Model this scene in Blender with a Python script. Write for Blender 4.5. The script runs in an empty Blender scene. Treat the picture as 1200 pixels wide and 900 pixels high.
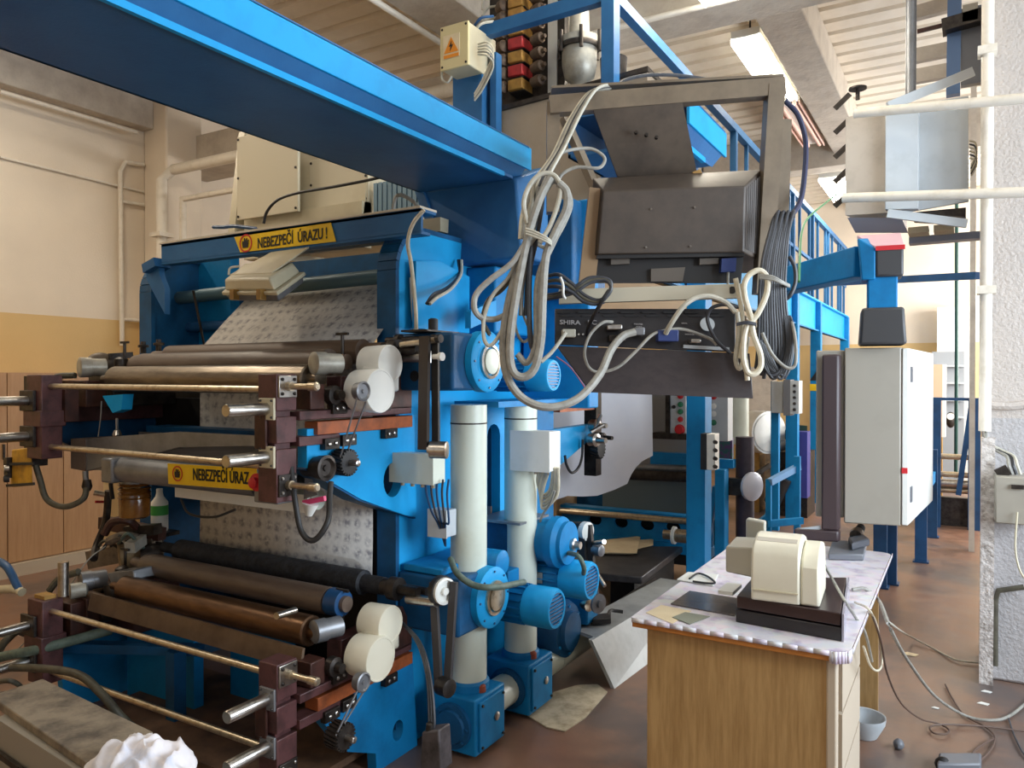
import bpy, bmesh, math, random
from mathutils import Vector, Matrix
from mathutils.geometry import tessellate_polygon
random.seed(7)
S = bpy.context.scene
COL = S.collection
R = math.radians

# ---------------------------------------------------------------- camera
cam_data = bpy.data.cameras.new('camera')
cam_data.sensor_fit = 'HORIZONTAL'; cam_data.sensor_width = 36.0
cam_data.lens = 36.0 * 898.1 / 1200.0
cam_data.clip_start = 0.02; cam_data.clip_end = 100
cam = bpy.data.objects.new('camera', cam_data); COL.objects.link(cam)
cam.location = (0, 0, 1.55)
cam.rotation_euler = (R(90 - 0.404), R(-0.038), R(30.558))
S.camera = cam

# ---------------------------------------------------------------- light
world = bpy.data.worlds.new('world'); S.world = world; world.use_nodes = True
bg = world.node_tree.nodes['Background']
bg.inputs[0].default_value = (0.75, 0.86, 1.0, 1); bg.inputs[1].default_value = 0.4

def area(name, loc, rot, sx, sy, power, col):
    l = bpy.data.lights.new(name, 'AREA'); l.shape = 'RECTANGLE'; l.size = sx; l.size_y = sy
    l.energy = power; l.color = col
    o = bpy.data.objects.new(name, l); COL.objects.link(o)
    o.location = loc; o.rotation_euler = rot
    return o
# daylight through right-wall windows, plus fill added behind the camera (all unseen)
area('daylight_and_fill', (2.72, 2.75, 2.1), (0, R(90), 0), 2.0, 3.4, 250, (0.78, 0.89, 1.0))
area('daylight_and_fill', (0.6, -2.3, 2.1), (R(90), 0, 0), 4.0, 1.9, 12, (0.86, 0.93, 1.0))  # weak fill added at the back wall opening
area('daylight_and_fill', (2.3, 10.6, 2.3), (0, R(90), 0), 1.8, 4.4, 400, (1.0, 0.98, 0.95))

S.view_settings.view_transform = 'Standard'
try: S.view_settings.look = 'None'
except Exception: pass
S.view_settings.exposure = 0.27
S.view_settings.gamma = 1
S.view_settings.use_curve_mapping = False
S.cycles.use_denoising = True
S.cycles.max_bounces = 6
S.cycles.diffuse_bounces = 4
S.cycles.glossy_bounces = 3
S.cycles.sample_clamp_indirect = 4

# ---------------------------------------------------------------- materials
def srgb(c):
    return tuple((x / 255 / 12.92 if x / 255 <= 0.04045 else ((x / 255 + 0.055) / 1.055) ** 2.4) for x in c)

MATS = {}
def mat(name, c, rough=0.5, metal=0.0, c2=None, scale=6.0, detail=4.0, lo=0.42, hi=0.68, bump=0.0, bscale=40.0,
        stretch=None, spec=0.5, alpha=None, coat=0.0, trans=0.0):
    """plain procedural material: base colour with a noise-driven second colour and fine relief"""
    if name in MATS: return MATS[name]
    m = bpy.data.materials.new(name); m.use_nodes = True
    N = m.node_tree.nodes; L = m.node_tree.links
    p = N['Principled BSDF']
    c = srgb(c); p.inputs['Base Color'].default_value = (*c, 1)
    p.inputs['Roughness'].default_value = rough; p.inputs['Metallic'].default_value = metal
    p.inputs['Specular IOR Level'].default_value = spec
    if coat: p.inputs['Coat Weight'].default_value = coat
    if trans: p.inputs['Transmission Weight'].default_value = trans
    tc = N.new('ShaderNodeTexCoord')
    src = tc.outputs['Object']
    if stretch:
        mp = N.new('ShaderNodeMapping'); mp.inputs['Scale'].default_value = stretch
        L.new(src, mp.inputs[0]); src = mp.outputs[0]
    if c2 is not None:
        c2 = srgb(c2)
        n = N.new('ShaderNodeTexNoise'); n.inputs['Scale'].default_value = scale; n.inputs['Detail'].default_value = detail
        n.inputs['Roughness'].default_value = 0.65
        L.new(src, n.inputs['Vector'])
        r = N.new('ShaderNodeValToRGB')
        r.color_ramp.elements[0].position = lo; r.color_ramp.elements[1].position = hi
        r.color_ramp.elements[0].color = (*c, 1); r.color_ramp.elements[1].color = (*c2, 1)
        L.new(n.outputs['Fac'], r.inputs[0]); L.new(r.outputs[0], p.inputs['Base Color'])
    if bump:
        n2 = N.new('ShaderNodeTexNoise'); n2.inputs['Scale'].default_value = bscale; n2.inputs['Detail'].default_value = 3
        L.new(src, n2.inputs['Vector'])
        b = N.new('ShaderNodeBump'); b.inputs['Strength'].default_value = bump; b.inputs['Distance'].default_value = 0.02
        L.new(n2.outputs['Fac'], b.inputs['Height']); L.new(b.outputs[0], p.inputs['Normal'])
    MATS[name] = m
    return m

BLUE = mat('blue_paint', (16, 124, 182), 0.5, 0, (12, 96, 148), 5, lo=.45, hi=.8, bump=.03, bscale=60, spec=.28)
BLUE_D = mat('blue_paint_dark', (22, 86, 132), 0.5, 0, (24, 58, 86), 4, lo=.4, hi=.75, bump=.05, spec=.28)  # darker, mottled blue
BLUE_B = mat('blue_paint_shaded', (44, 102, 152), 0.5, 0, (38, 90, 138), 3, bump=.04, bscale=90, spec=.28)  # blue dulled, shade of the beam faces put into the colour
BLUE_LIT = mat('blue_paint_lit', (22, 152, 212), 0.5, 0, (16, 132, 192), 5, lo=.5, hi=.85, spec=.28)  # same blue brightened, light on the lit faces put into the colour
CREAM = mat('cream_enamel', (206, 212, 198), 0.35, 0, (186, 190, 172), 4, lo=.5, hi=.85)
BEIGE = mat('beige_enamel', (196, 186, 158), 0.45, 0, (176, 165, 138), 5, lo=.5, hi=.85)
GREYBOX = mat('grey_enamel', (158, 152, 140), 0.42, 0, (148, 142, 130), 4, lo=.5, hi=.9)
LGREY = mat('light_grey_enamel', (186, 192, 196), 0.4, 0, (164, 170, 172), 5, lo=.5, hi=.9, bump=.02)
BROWN = mat('brown_oily_steel', (78, 46, 38), 0.45, .25, (44, 28, 24), 12, lo=.4, hi=.7, bump=.06)
MAROON = mat('maroon_paint', (92, 58, 58), 0.4, .15, (54, 34, 34), 14, lo=.45, hi=.7, bump=.05)
ORANGE = mat('rusty_orange_rail', (168, 88, 44), 0.5, .2, (118, 62, 34), 16, lo=.4, hi=.7)
STEEL = mat('bright_steel', (196, 192, 186), 0.28, 1.0, (150, 142, 132), 30, lo=.45, hi=.75)
STEEL_W = mat('worn_steel_rod', (206, 192, 168), 0.3, .9, (160, 140, 114), 40, lo=.5, hi=.75)
DSTEEL = mat('dark_steel', (72, 66, 62), 0.42, .7, (40, 36, 34), 18, lo=.4, hi=.7)
BLACK = mat('black_rubber', (26, 25, 26), 0.55, 0, (40, 38, 38), 12)
INKR = mat('inked_rubber_roller', (38, 40, 46), 0.75, 0, (20, 21, 25), 30, lo=.4, hi=.6, bump=.35, bscale=28)
ROLLB = mat('brown_rubber_roller', (104, 88, 76), 0.42, 0, (84, 68, 58), 8, stretch=(1, 6, 6), lo=.4, hi=.75)
COPPER = mat('engraved_copper_roller', (116, 88, 66), 0.32, .85, (84, 62, 46), 10, stretch=(1, 5, 5), lo=.4, hi=.75)
STEELR = mat('steel_print_roller', (138, 126, 110), 0.3, .9, (104, 92, 80), 8, stretch=(1, 5, 5), lo=.4, hi=.75)
GALV = mat('galvanised_sheet', (140, 142, 146), 0.42, .6, (112, 112, 114), 8, lo=.4, hi=.75)
WHITEPL = mat('white_plastic', (226, 226, 220), 0.4, 0, (206, 206, 198), 5, lo=.5, hi=.9)
IVORY = mat('ivory_plastic', (218, 212, 192), 0.42, 0, (208, 200, 178), 5, lo=.5, hi=.9)
GREYC = mat('grey_cable', (152, 150, 142), 0.5, 0, (128, 124, 116), 30)
LGREYC = mat('light_grey_cable', (190, 186, 172), 0.5, 0, (170, 166, 150), 30)
WHITEC = mat('white_cable', (214, 206, 184), 0.5, 0, (196, 186, 162), 30)
DGREYC = mat('dark_grey_cable', (62, 64, 70), 0.45, 0, (46, 48, 54), 30)
BLACKC = mat('black_cable', (24, 24, 28), 0.45)
GREENC = mat('green_cable', (70, 132, 84), 0.5)
HOSEG = mat('grey_green_hose', (92, 108, 98), 0.5, 0, (70, 84, 76), 30)
HOSEO = mat('olive_hose', (84, 80, 66), 0.55, 0, (60, 56, 46), 20)
RED = mat('red_plastic', (196, 36, 44), 0.4)
GREEN = mat('green_plastic', (40, 120, 84), 0.4)
YELLOW = mat('yellow_sign', (238, 196, 20), 0.45, 0, (224, 180, 16), 6)
YBOX = mat('yellow_box', (200, 150, 34), 0.5, 0, (150, 108, 30), 14, lo=.45, hi=.7)
INK = mat('black_print', (24, 20, 18), 0.6)
OCHRE = mat('ochre_plastic', (168, 128, 62), 0.5, 0, (136, 102, 50), 12)
CRT = mat('dark_brown_casing', (74, 64, 56), 0.5, 0, (62, 54, 48), 10, bump=.03, bscale=300)
UNIT = mat('black_metal_casing', (52, 50, 52), 0.4, .2, (42, 40, 42), 10)
FRAMEG = mat('grey_brown_frame_steel', (128, 114, 96), 0.45, .25, (104, 92, 78), 8, lo=.4, hi=.75)
DRIP = mat('brown_drip_floor', (122, 92, 70), .6, 0, (84, 64, 50), 6)
PLATEB = mat('dark_brown_board', (86, 74, 62), 0.55, 0, (64, 54, 46), 7, lo=.4, hi=.7)
LAMBLACK = mat('dark_laminate_board', (58, 50, 50), 0.38, 0, (48, 41, 42), 6, stretch=(1, 8, 8))
WOODD = mat('oak_veneer', (184, 150, 100), 0.42, 0, (156, 122, 76), 7, stretch=(9, 9, .7), lo=.35, hi=.7, bump=.02)
WOODE = mat('oak_edge', (188, 122, 58), 0.4, 0, (160, 98, 42), 8, stretch=(.7, 6, 6))
WOODP = mat('pale_door_veneer', (188, 148, 108), 0.42, 0, (174, 132, 92), 6, stretch=(8, 8, .6), lo=.35, hi=.7)
WOODG = mat('grey_edge_strip', (190, 176, 156), 0.45)
PLANK = mat('dirty_grey_board', (150, 136, 116), 0.7, 0, (92, 82, 72), 8, lo=.42, hi=.68, bump=.15)
RAGM = mat('white_rag_cloth', (222, 218, 222), 0.85, 0, (176, 192, 222), 7, lo=.5, hi=.75, bump=.1, bscale=80)
PAPERD = mat('dirty_paper', (196, 184, 160), 0.8, 0, (150, 136, 112), 12, lo=.4, hi=.7, bump=.1, bscale=20)
PAPERC = mat('cream_paper', (226, 208, 172), 0.75, 0, (214, 194, 156), 6)
SHEETW = mat('white_sheet', (234, 235, 242), 0.6, 0, (224, 226, 236), 3, lo=.45, hi=.8)
PIPEW = mat('white_painted_pipe', (226, 218, 204), 0.5, 0, (206, 196, 178), 10, lo=.5, hi=.8)
CONCB = mat('painted_concrete_beam', (196, 186, 172), 0.8, 0, (176, 165, 152), 5, bump=.25, bscale=26)
GLASSJ = mat('amber_jar', (150, 98, 40), 0.15, 0, (112, 70, 30), 14, trans=.35)
MUG = mat('grey_plastic', (104, 106, 112), 0.42)
BLUEP = mat('purple_tub', (62, 60, 132), 0.5)
GREENT = mat('dark_green_tub', (40, 70, 56), 0.5)
PCB = mat('green_circuit_board', (40, 92, 92), 0.45, 0, (90, 60, 110), 30, lo=.45, hi=.55)
RFRAG = mat('contactor_brown', (100, 78, 58), 0.6, 0, (62, 50, 42), 20)
RFRAY = mat('contactor_yellow', (176, 132, 62), 0.55, 0, (140, 100, 48), 16)
RFRAR = mat('contactor_red', (176, 48, 50), 0.5, 0, (140, 36, 40), 16)
CASTG = mat('cast_grey', (176, 172, 160), 0.4, .2, (140, 134, 122), 10)
NAVY = mat('navy_paint', (30, 78, 124), 0.4, 0, (24, 62, 100), 6)
TERRA = mat('terracotta_plug', (150, 70, 46), .6)

def paper_material():
    m = bpy.data.materials.new('floral_print_paper'); m.use_nodes = True
    N = m.node_tree.nodes; L = m.node_tree.links; p = N['Principled BSDF']
    p.inputs['Roughness'].default_value = 0.62
    uv = N.new('ShaderNodeUVMap')
    mp = N.new('ShaderNodeMapping'); mp.inputs['Scale'].default_value = (1, 1, 1); L.new(uv.outputs[0], mp.inputs[0])
    v = N.new('ShaderNodeTexVoronoi'); v.inputs['Scale'].default_value = 17; v.inputs['Randomness'].default_value = .3
    n = N.new('ShaderNodeTexNoise'); n.inputs['Scale'].default_value = 55; n.inputs['Detail'].default_value = 3
    L.new(mp.outputs[0], v.inputs['Vector']); L.new(mp.outputs[0], n.inputs['Vector'])
    r = N.new('ShaderNodeValToRGB')
    r.color_ramp.elements[0].position = .16; r.color_ramp.elements[0].color = (1, 1, 1, 1)
    r.color_ramp.elements[1].position = .5; r.color_ramp.elements[1].color = (0, 0, 0, 1)
    L.new(v.outputs['Distance'], r.inputs[0])
    r2 = N.new('ShaderNodeValToRGB'); r2.color_ramp.elements[0].position = .34; r2.color_ramp.elements[1].position = .62
    L.new(n.outputs['Fac'], r2.inputs[0])
    mu = N.new('ShaderNodeMath'); mu.operation = 'MULTIPLY'
    L.new(r.outputs[0], mu.inputs[0]); L.new(r2.outputs[0], mu.inputs[1])
    ad = N.new('ShaderNodeMath'); ad.operation = 'MULTIPLY_ADD'; ad.inputs[1].default_value = .16
    L.new(r2.outputs[0], ad.inputs[0]); L.new(mu.outputs[0], ad.inputs[2])
    mx = N.new('ShaderNodeMixRGB'); mx.inputs[1].default_value = (*srgb((204, 200, 194)), 1); mx.inputs[2].default_value = (*srgb((132, 128, 132)), 1)
    L.new(ad.outputs[0], mx.inputs[0]); L.new(mx.outputs[0], p.inputs['Base Color'])
    return m
FLORAL = paper_material()

def cloth_material():
    m = bpy.data.materials.new('printed_oilcloth'); m.use_nodes = True
    N = m.node_tree.nodes; L = m.node_tree.links; p = N['Principled BSDF']; p.inputs['Roughness'].default_value = .3
    tc = N.new('ShaderNodeTexCoord')
    v = N.new('ShaderNodeTexVoronoi'); v.inputs['Scale'].default_value = 26
    n = N.new('ShaderNodeTexNoise'); n.inputs['Scale'].default_value = 14; n.inputs['Detail'].default_value = 6
    L.new(tc.outputs['Object'], v.inputs['Vector']); L.new(tc.outputs['Object'], n.inputs['Vector'])
    r = N.new('ShaderNodeValToRGB'); e = r.color_ramp.elements
    e[0].position = .3; e[0].color = (*srgb((222, 218, 228)), 1); e[1].position = .72; e[1].color = (*srgb((176, 160, 186)), 1)
    x = e.new(.5); x.color = (*srgb((226, 220, 224)), 1)
    L.new(n.outputs['Fac'], r.inputs[0])
    mx = N.new('ShaderNodeMixRGB'); mx.blend_type = 'MULTIPLY'; mx.inputs[0].default_value = .10
    L.new(r.outputs[0], mx.inputs[1]); L.new(v.outputs['Color'], mx.inputs[2]); L.new(mx.outputs[0], p.inputs['Base Color'])
    return m
OILCLOTH = cloth_material()

def floor_material():
    m = bpy.data.materials.new('worn_red_floor_coating'); m.use_nodes = True
    N = m.node_tree.nodes; L = m.node_tree.links; p = N['Principled BSDF']
    tc = N.new('ShaderNodeTexCoord')
    n = N.new('ShaderNodeTexNoise'); n.inputs['Scale'].default_value = 1.1; n.inputs['Detail'].default_value = 7; n.inputs['Roughness'].default_value = .62
    n2 = N.new('ShaderNodeTexNoise'); n2.inputs['Scale'].default_value = 9; n2.inputs['Detail'].default_value = 6
    L.new(tc.outputs['Object'], n.inputs['Vector']); L.new(tc.outputs['Object'], n2.inputs['Vector'])
    r = N.new('ShaderNodeValToRGB'); e = r.color_ramp.elements
    e[0].position = .36; e[0].color = (*srgb((136, 100, 80)), 1); e[1].position = .66; e[1].color = (*srgb((96, 88, 86)), 1)
    a = e.new(.47); a.color = (*srgb((134, 104, 86)), 1); a = e.new(.56); a.color = (*srgb((110, 93, 85)), 1)
    L.new(n.outputs['Fac'], r.inputs[0])
    r2 = N.new('ShaderNodeValToRGB'); r2.color_ramp.elements[0].position = .35; r2.color_ramp.elements[1].position = .75
    r2.color_ramp.elements[0].color = (.55, .5, .48, 1); r2.color_ramp.elements[1].color = (1, 1, 1, 1)
    L.new(n2.outputs['Fac'], r2.inputs[0])
    mx = N.new('ShaderNodeMixRGB'); mx.blend_type = 'MULTIPLY'; mx.inputs[0].default_value = .55
    L.new(r.outputs[0], mx.inputs[1]); L.new(r2.outputs[0], mx.inputs[2]); L.new(mx.outputs[0], p.inputs['Base Color'])
    rr = N.new('ShaderNodeMapRange'); rr.inputs[3].default_value = .22; rr.inputs[4].default_value = .5
    L.new(n2.outputs['Fac'], rr.inputs[0]); L.new(rr.outputs[0], p.inputs['Roughness'])
    b = N.new('ShaderNodeBump'); b.inputs['Strength'].default_value = .06; L.new(n2.outputs['Fac'], b.inputs['Height']); L.new(b.outputs[0], p.inputs['Normal'])
    return m
FLOORM = floor_material()

def wall_material(name, low, high, z_split, bump=.12):
    """plaster painted in two colours: an oil-paint dado up to z_split, limewash above"""
    m = bpy.data.materials.new(name); m.use_nodes = True
    N = m.node_tree.nodes; L = m.node_tree.links; p = N['Principled BSDF']; p.inputs['Roughness'].default_value = .6
    g = N.new('ShaderNodeNewGeometry'); sx = N.new('ShaderNodeSeparateXYZ'); L.new(g.outputs['Position'], sx.inputs[0])
    gt = N.new('ShaderNodeMath'); gt.operation = 'GREATER_THAN'; gt.inputs[1].default_value = z_split; L.new(sx.outputs[2], gt.inputs[0])
    n = N.new('ShaderNodeTexNoise'); n.inputs['Scale'].default_value = 1.6; n.inputs['Detail'].default_value = 6; L.new(g.outputs['Position'], n.inputs['Vector'])
    mx = N.new('ShaderNodeMixRGB'); mx.inputs[1].default_value = (*srgb(low), 1); mx.inputs[2].default_value = (*srgb(high), 1)
    L.new(gt.outputs[0], mx.inputs[0])
    m2 = N.new('ShaderNodeMixRGB'); m2.blend_type = 'MULTIPLY'; m2.inputs[0].default_value = .25
    L.new(mx.outputs[0], m2.inputs[1]); L.new(n.outputs['Fac'], m2.inputs[2]); L.new(m2.outputs[0], p.inputs['Base Color'])
    n3 = N.new('ShaderNodeTexNoise'); n3.inputs['Scale'].default_value = 70; n3.inputs['Detail'].default_value = 5; L.new(g.outputs['Position'], n3.inputs['Vector'])
    b = N.new('ShaderNodeBump'); b.inputs['Strength'].default_value = bump; b.inputs['Distance'].default_value = .02
    L.new(n3.outputs['Fac'], b.inputs['Height']); L.new(b.outputs[0], p.inputs['Normal'])
    return m
WALLM = wall_material('cream_wall_with_yellow_dado', (228, 194, 134), (240, 226, 206), 2.10)
PLASTER = wall_material('rough_grey_plaster', (186, 182, 182), (200, 190, 182), 1.35, .4)
DECK = mat('corrugated_ceiling_paint', (230, 220, 204), 0.7, 0, (214, 202, 184), 3, lo=.45, hi=.8)

def emission(name, col, strength):
    m = bpy.data.materials.new(name); m.use_nodes = True
    p = m.node_tree.nodes['Principled BSDF']
    p.inputs['Base Color'].default_value = (*col, 1)
    p.inputs['Emission Color'].default_value = (*col, 1); p.inputs['Emission Strength'].default_value = strength
    return m
TUBELIT = emission('lit_fluorescent_tube', (1.0, .95, .84), 14)
TUBEOFF = mat('pinkish_unlit_diffuser', (232, 190, 176), .4)

# ---------------------------------------------------------------- mesh helpers
WLOC = {}
class MB:
    def __init__(s): s.v = []; s.f = []; s.uv = None
    def add(s, vs, fs):
        n = len(s.v); s.v += [Vector(a) for a in vs]; s.f += [tuple(i + n for i in f) for f in fs]; return s
    def box(s, x0, x1, y0, y1, z0, z1):
        return s.hexa([(x0, y0, z0), (x1, y0, z0), (x1, y1, z0), (x0, y1, z0), (x0, y0, z1), (x1, y0, z1), (x1, y1, z1), (x0, y1, z1)])
    def hexa(s, p):
        return s.add(p, [(0, 3, 2, 1), (4, 5, 6, 7), (0, 1, 5, 4), (1, 2, 6, 5), (2, 3, 7, 6), (3, 0, 4, 7)])
    def bar(s, a, b, w, h, up=(0, 0, 1)):
        a = Vector(a); b = Vector(b); d = (b - a).normalized(); up = Vector(up)
        if abs(d.dot(up)) > .98: up = Vector((0, 1, 0))
        sd = d.cross(up).normalized(); u = sd.cross(d)
        q = [-sd * w / 2 - u * h / 2, sd * w / 2 - u * h / 2, sd * w / 2 + u * h / 2, -sd * w / 2 + u * h / 2]
        return s.add([a + i for i in q] + [b + i for i in q], [(0, 3, 2, 1), (4, 5, 6, 7), (0, 1, 5, 4), (1, 2, 6, 5), (2, 3, 7, 6), (3, 0, 4, 7)])
    def lathe(s, o, axis, prof, n=20, start=0.0):
        """prof: (t along axis, radius)"""
        o = Vector(o); ax = Vector(axis).normalized()
        t = Vector((0, 0, 1)) if abs(ax.z) < .9 else Vector((1, 0, 0))
        a = ax.cross(t).normalized(); b = ax.cross(a)
        vs = []; fs = []; k = len(prof)
        for (h, r) in prof:
            for i in range(n):
                an = start + 2 * math.pi * i / n
                vs.append(o + ax * h + (a * math.cos(an) + b * math.sin(an)) * max(r, 1e-5))
        for j in range(k - 1):
            for i in range(n):
                i2 = (i + 1) % n
                fs.append((j * n + i, j * n + i2, (j + 1) * n + i2, (j + 1) * n + i))
        fs.append(tuple(reversed(range(n)))); fs.append(tuple((k - 1) * n + i for i in range(n)))
        return s.add(vs, fs)
    def cyl(s, a, b, r, r2=None, n=16):
        a = Vector(a); b = Vector(b)
        return s.lathe(a, b - a, [(0, r), ((b - a).length, r if r2 is None else r2)], n)
    def tube(s, pts, r, n=8, smooth=True, closed=False, sub=6):
        pt = [Vector(p) for p in pts]
        if smooth and len(pt) > 2:
            Q = []; m = len(pt); rng = m if closed else m - 1
            for i in range(rng):
                p0 = pt[(i - 1) % m] if (closed or i > 0) else pt[0] * 2 - pt[1]
                p1 = pt[i]; p2 = pt[(i + 1) % m]
                p3 = pt[(i + 2) % m] if (closed or i < m - 2) else pt[-1] * 2 - pt[-2]
                for j in range(sub):
                    t = j / sub
                    Q.append(.5 * ((2 * p1) + (p2 - p0) * t + (2 * p0 - 5 * p1 + 4 * p2 - p3) * t * t + (3 * p1 - p0 - 3 * p2 + p3) * t ** 3))
            if not closed: Q.append(pt[-1])
            pt = Q
        m = len(pt); vs = []; fs = []; pa = None
        for i in range(m):
            if closed: d = pt[(i + 1) % m] - pt[i - 1]
            else: d = pt[min(i + 1, m - 1)] - pt[max(i - 1, 0)]
            d = d.normalized() if d.length > 1e-9 else Vector((0, 0, 1))
            if pa is None:
                t = Vector((0, 0, 1)) if abs(d.z) < .9 else Vector((1, 0, 0))
                a = d.cross(t).normalized()
            else:
                a = (pa - d * pa.dot(d)); a = a.normalized() if a.length > 1e-6 else d.orthogonal().normalized()
            pa = a; b = d.cross(a)
            for k in range(n):
                an = 2 * math.pi * k / n
                vs.append(pt[i] + (a * math.cos(an) + b * math.sin(an)) * r)
        for i in range(m if closed else m - 1):
            for k in range(n):
                k2 = (k + 1) % n; j = (i + 1) % m
                fs.append((i * n + k, i * n + k2, j * n + k2, j * n + k))
        if not closed:
            fs.append(tuple(reversed(range(n)))); fs.append(tuple((m - 1) * n + k for k in range(n)))
        return s.add(vs, fs)
    def prism(s, poly, vec, holes=()):
        """flat 3D polygon (with holes) extruded by vec"""
        vec = Vector(vec); loops = [[Vector(p) for p in poly]] + [[Vector(p) for p in h] for h in holes]
        flat = [p for l in loops for p in l]; n = len(flat)
        if len(loops) == 1 and False: tris = []
        tris = tessellate_polygon(loops)
        fs = [tuple(t) for t in tris] + [tuple(i + n for i in reversed(t)) for t in tris]
        k = 0
        for l in loops:
            m = len(l)
            for i in range(m):
                j = (i + 1) % m
                fs.append((k + i, k + j, k + j + n, k + i + n))
            k += m
        return s.add(flat + [p + vec for p in flat], fs)
    def yz(s, poly, x0, x1, holes=()):
        return s.prism([(x0, a, b) for a, b in poly], (x1 - x0, 0, 0), [[(x0, a, b) for a, b in h] for h in holes])
    def xz(s, poly, y0, y1, holes=()):
        return s.prism([(a, y0, b) for a, b in poly], (0, y1 - y0, 0), [[(a, y0, b) for a, b in h] for h in holes])
    def xy(s, poly, z0, z1, holes=()):
        return s.prism([(a, b, z0) for a, b in poly], (0, 0, z1 - z0), [[(a, b, z0) for a, b in h] for h in holes])
    def ball(s, c, rx, ry, rz, n=14, m=9):
        c = Vector(c); vs = []; fs = []
        for j in range(m + 1):
            th = math.pi * j / m
            for i in range(n):
                a = 2 * math.pi * i / n
                vs.append(c + Vector((rx * math.sin(th) * math.cos(a), ry * math.sin(th) * math.sin(a), rz * math.cos(th))))
        for j in range(m):
            for i in range(n):
                i2 = (i + 1) % n
                fs.append((j * n + i, (j + 1) * n + i, (j + 1) * n + i2, j * n + i2))
        return s.add(vs, fs)
    def turn(s, ang, about=(0, 0, 0)):
        M = Matrix.Rotation(ang, 4, 'Z'); c = Vector(about)
        s.v = [M @ (p - c) + c for p in s.v]; return s
    def build(s, name, m, parent=None, bevel=0.0, label=None, flat=False, kind=None, ang=38):
        me = bpy.data.meshes.new(name)
        lo = Vector((min(p.x for p in s.v), min(p.y for p in s.v), min(p.z for p in s.v)))
        hi = Vector((max(p.x for p in s.v), max(p.y for p in s.v), max(p.z for p in s.v)))
        c = (lo + hi) / 2
        me.from_pydata([p - c for p in s.v], [], s.f)
        bm = bmesh.new(); bm.from_mesh(me); bmesh.ops.recalc_face_normals(bm, faces=bm.faces); bm.to_mesh(me); bm.free()
        if not flat:
            me.shade_smooth(); me.set_sharp_from_angle(angle=R(ang))
        me.materials.append(m)
        o = bpy.data.objects.new(name, me); COL.objects.link(o)
        pw = WLOC.get(parent.name, Vector((0, 0, 0))) if parent else Vector((0, 0, 0))
        o.parent = parent; o.location = c - pw; WLOC[o.name] = c
        if bevel:
            b = o.modifiers.new('bevel', 'BEVEL'); b.width = bevel; b.segments = 2; b.limit_method = 'ANGLE'; b.angle_limit = R(45)
        if label: o['label'] = label
        if kind: o['kind'] = kind
        return o

def thing(name, label, cat, loc, group=None):
    o = bpy.data.objects.new(name, None); COL.objects.link(o); o.empty_display_size = .1
    o.location = loc; WLOC[o.name] = Vector(loc); o['label'] = label; o['category'] = cat
    if group: o['group'] = group
    return o
def tag(o, label, cat, group=None):
    o['label'] = label; o['category'] = cat
    if group: o['group'] = group
    return o
def struct(o): o['kind'] = 'structure'; return o
def repeat(o, locs, parent=None):
    """copies of a part at further world places, sharing the mesh"""
    out = []
    for l in locs:
        c = o.copy(); COL.objects.link(c); p = parent or o.parent; c.parent = p
        pw = WLOC.get(p.name, Vector((0, 0, 0))) if p else Vector((0, 0, 0))
        c.location = Vector(l) - pw; WLOC[c.name] = Vector(l); out.append(c)
    return out
def oval(c0, c1, r0, r1, n=20):
    return [(c0 + r0 * math.cos(2 * math.pi * i / n), c1 + r1 * math.sin(2 * math.pi * i / n)) for i in range(n)]
def lettering(name, body, size, M, m, parent, sx=1.0, ext=.0006):
    """flat print: text turned into a thin mesh, M places its local xy plane"""
    cu = bpy.data.curves.new(name, 'FONT'); cu.body = body; cu.size = size; cu.extrude = ext; cu.align_x = 'CENTER'; cu.align_y = 'CENTER'
    cu.resolution_u = 3; cu.offset = size * .02
    t = bpy.data.objects.new(name + '_text', cu); COL.objects.link(t)
    bpy.context.view_layer.update()
    me = bpy.data.meshes.new_from_object(t); bpy.data.objects.remove(t)
    me.transform(Matrix.Diagonal((sx, 1, 1, 1))); me.transform(M)
    me.name = name; me.materials.clear(); me.materials.append(m)
    c = sum((v.co for v in me.vertices), Vector()) / max(1, len(me.vertices))
    me.transform(Matrix.Translation(-c))
    o = bpy.data.objects.new(name, me); COL.objects.link(o); o.parent = parent
    o.location = c - (WLOC[parent.name] if parent else Vector()); WLOC[o.name] = c
    return o
def frame_matrix(origin, xdir, ydir):
    x = Vector(xdir).normalized(); y = Vector(ydir); y = (y - x * y.dot(x)).normalized(); z = x.cross(y)
    M = Matrix((x, y, z)).transposed().to_4x4(); M.translation = Vector(origin); return M
def grid_sheet(rows, uvscale=1.0, thick=0):
    """rows: list of lists of points -> (verts, faces, uvs)"""
    vs = [Vector(p) for r in rows for p in r]; n = len(rows[0]); fs = []
    for j in range(len(rows) - 1):
        for i in range(n - 1):
            fs.append((j * n + i, j * n + i + 1, (j + 1) * n + i + 1, (j + 1) * n + i))
    return vs, fs

# ================================================================ the setting
struct(MB().box(-7.2, 3.0, -3.0, 14.2, -.06, 0).build('floor', FLOORM, flat=True))
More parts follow.
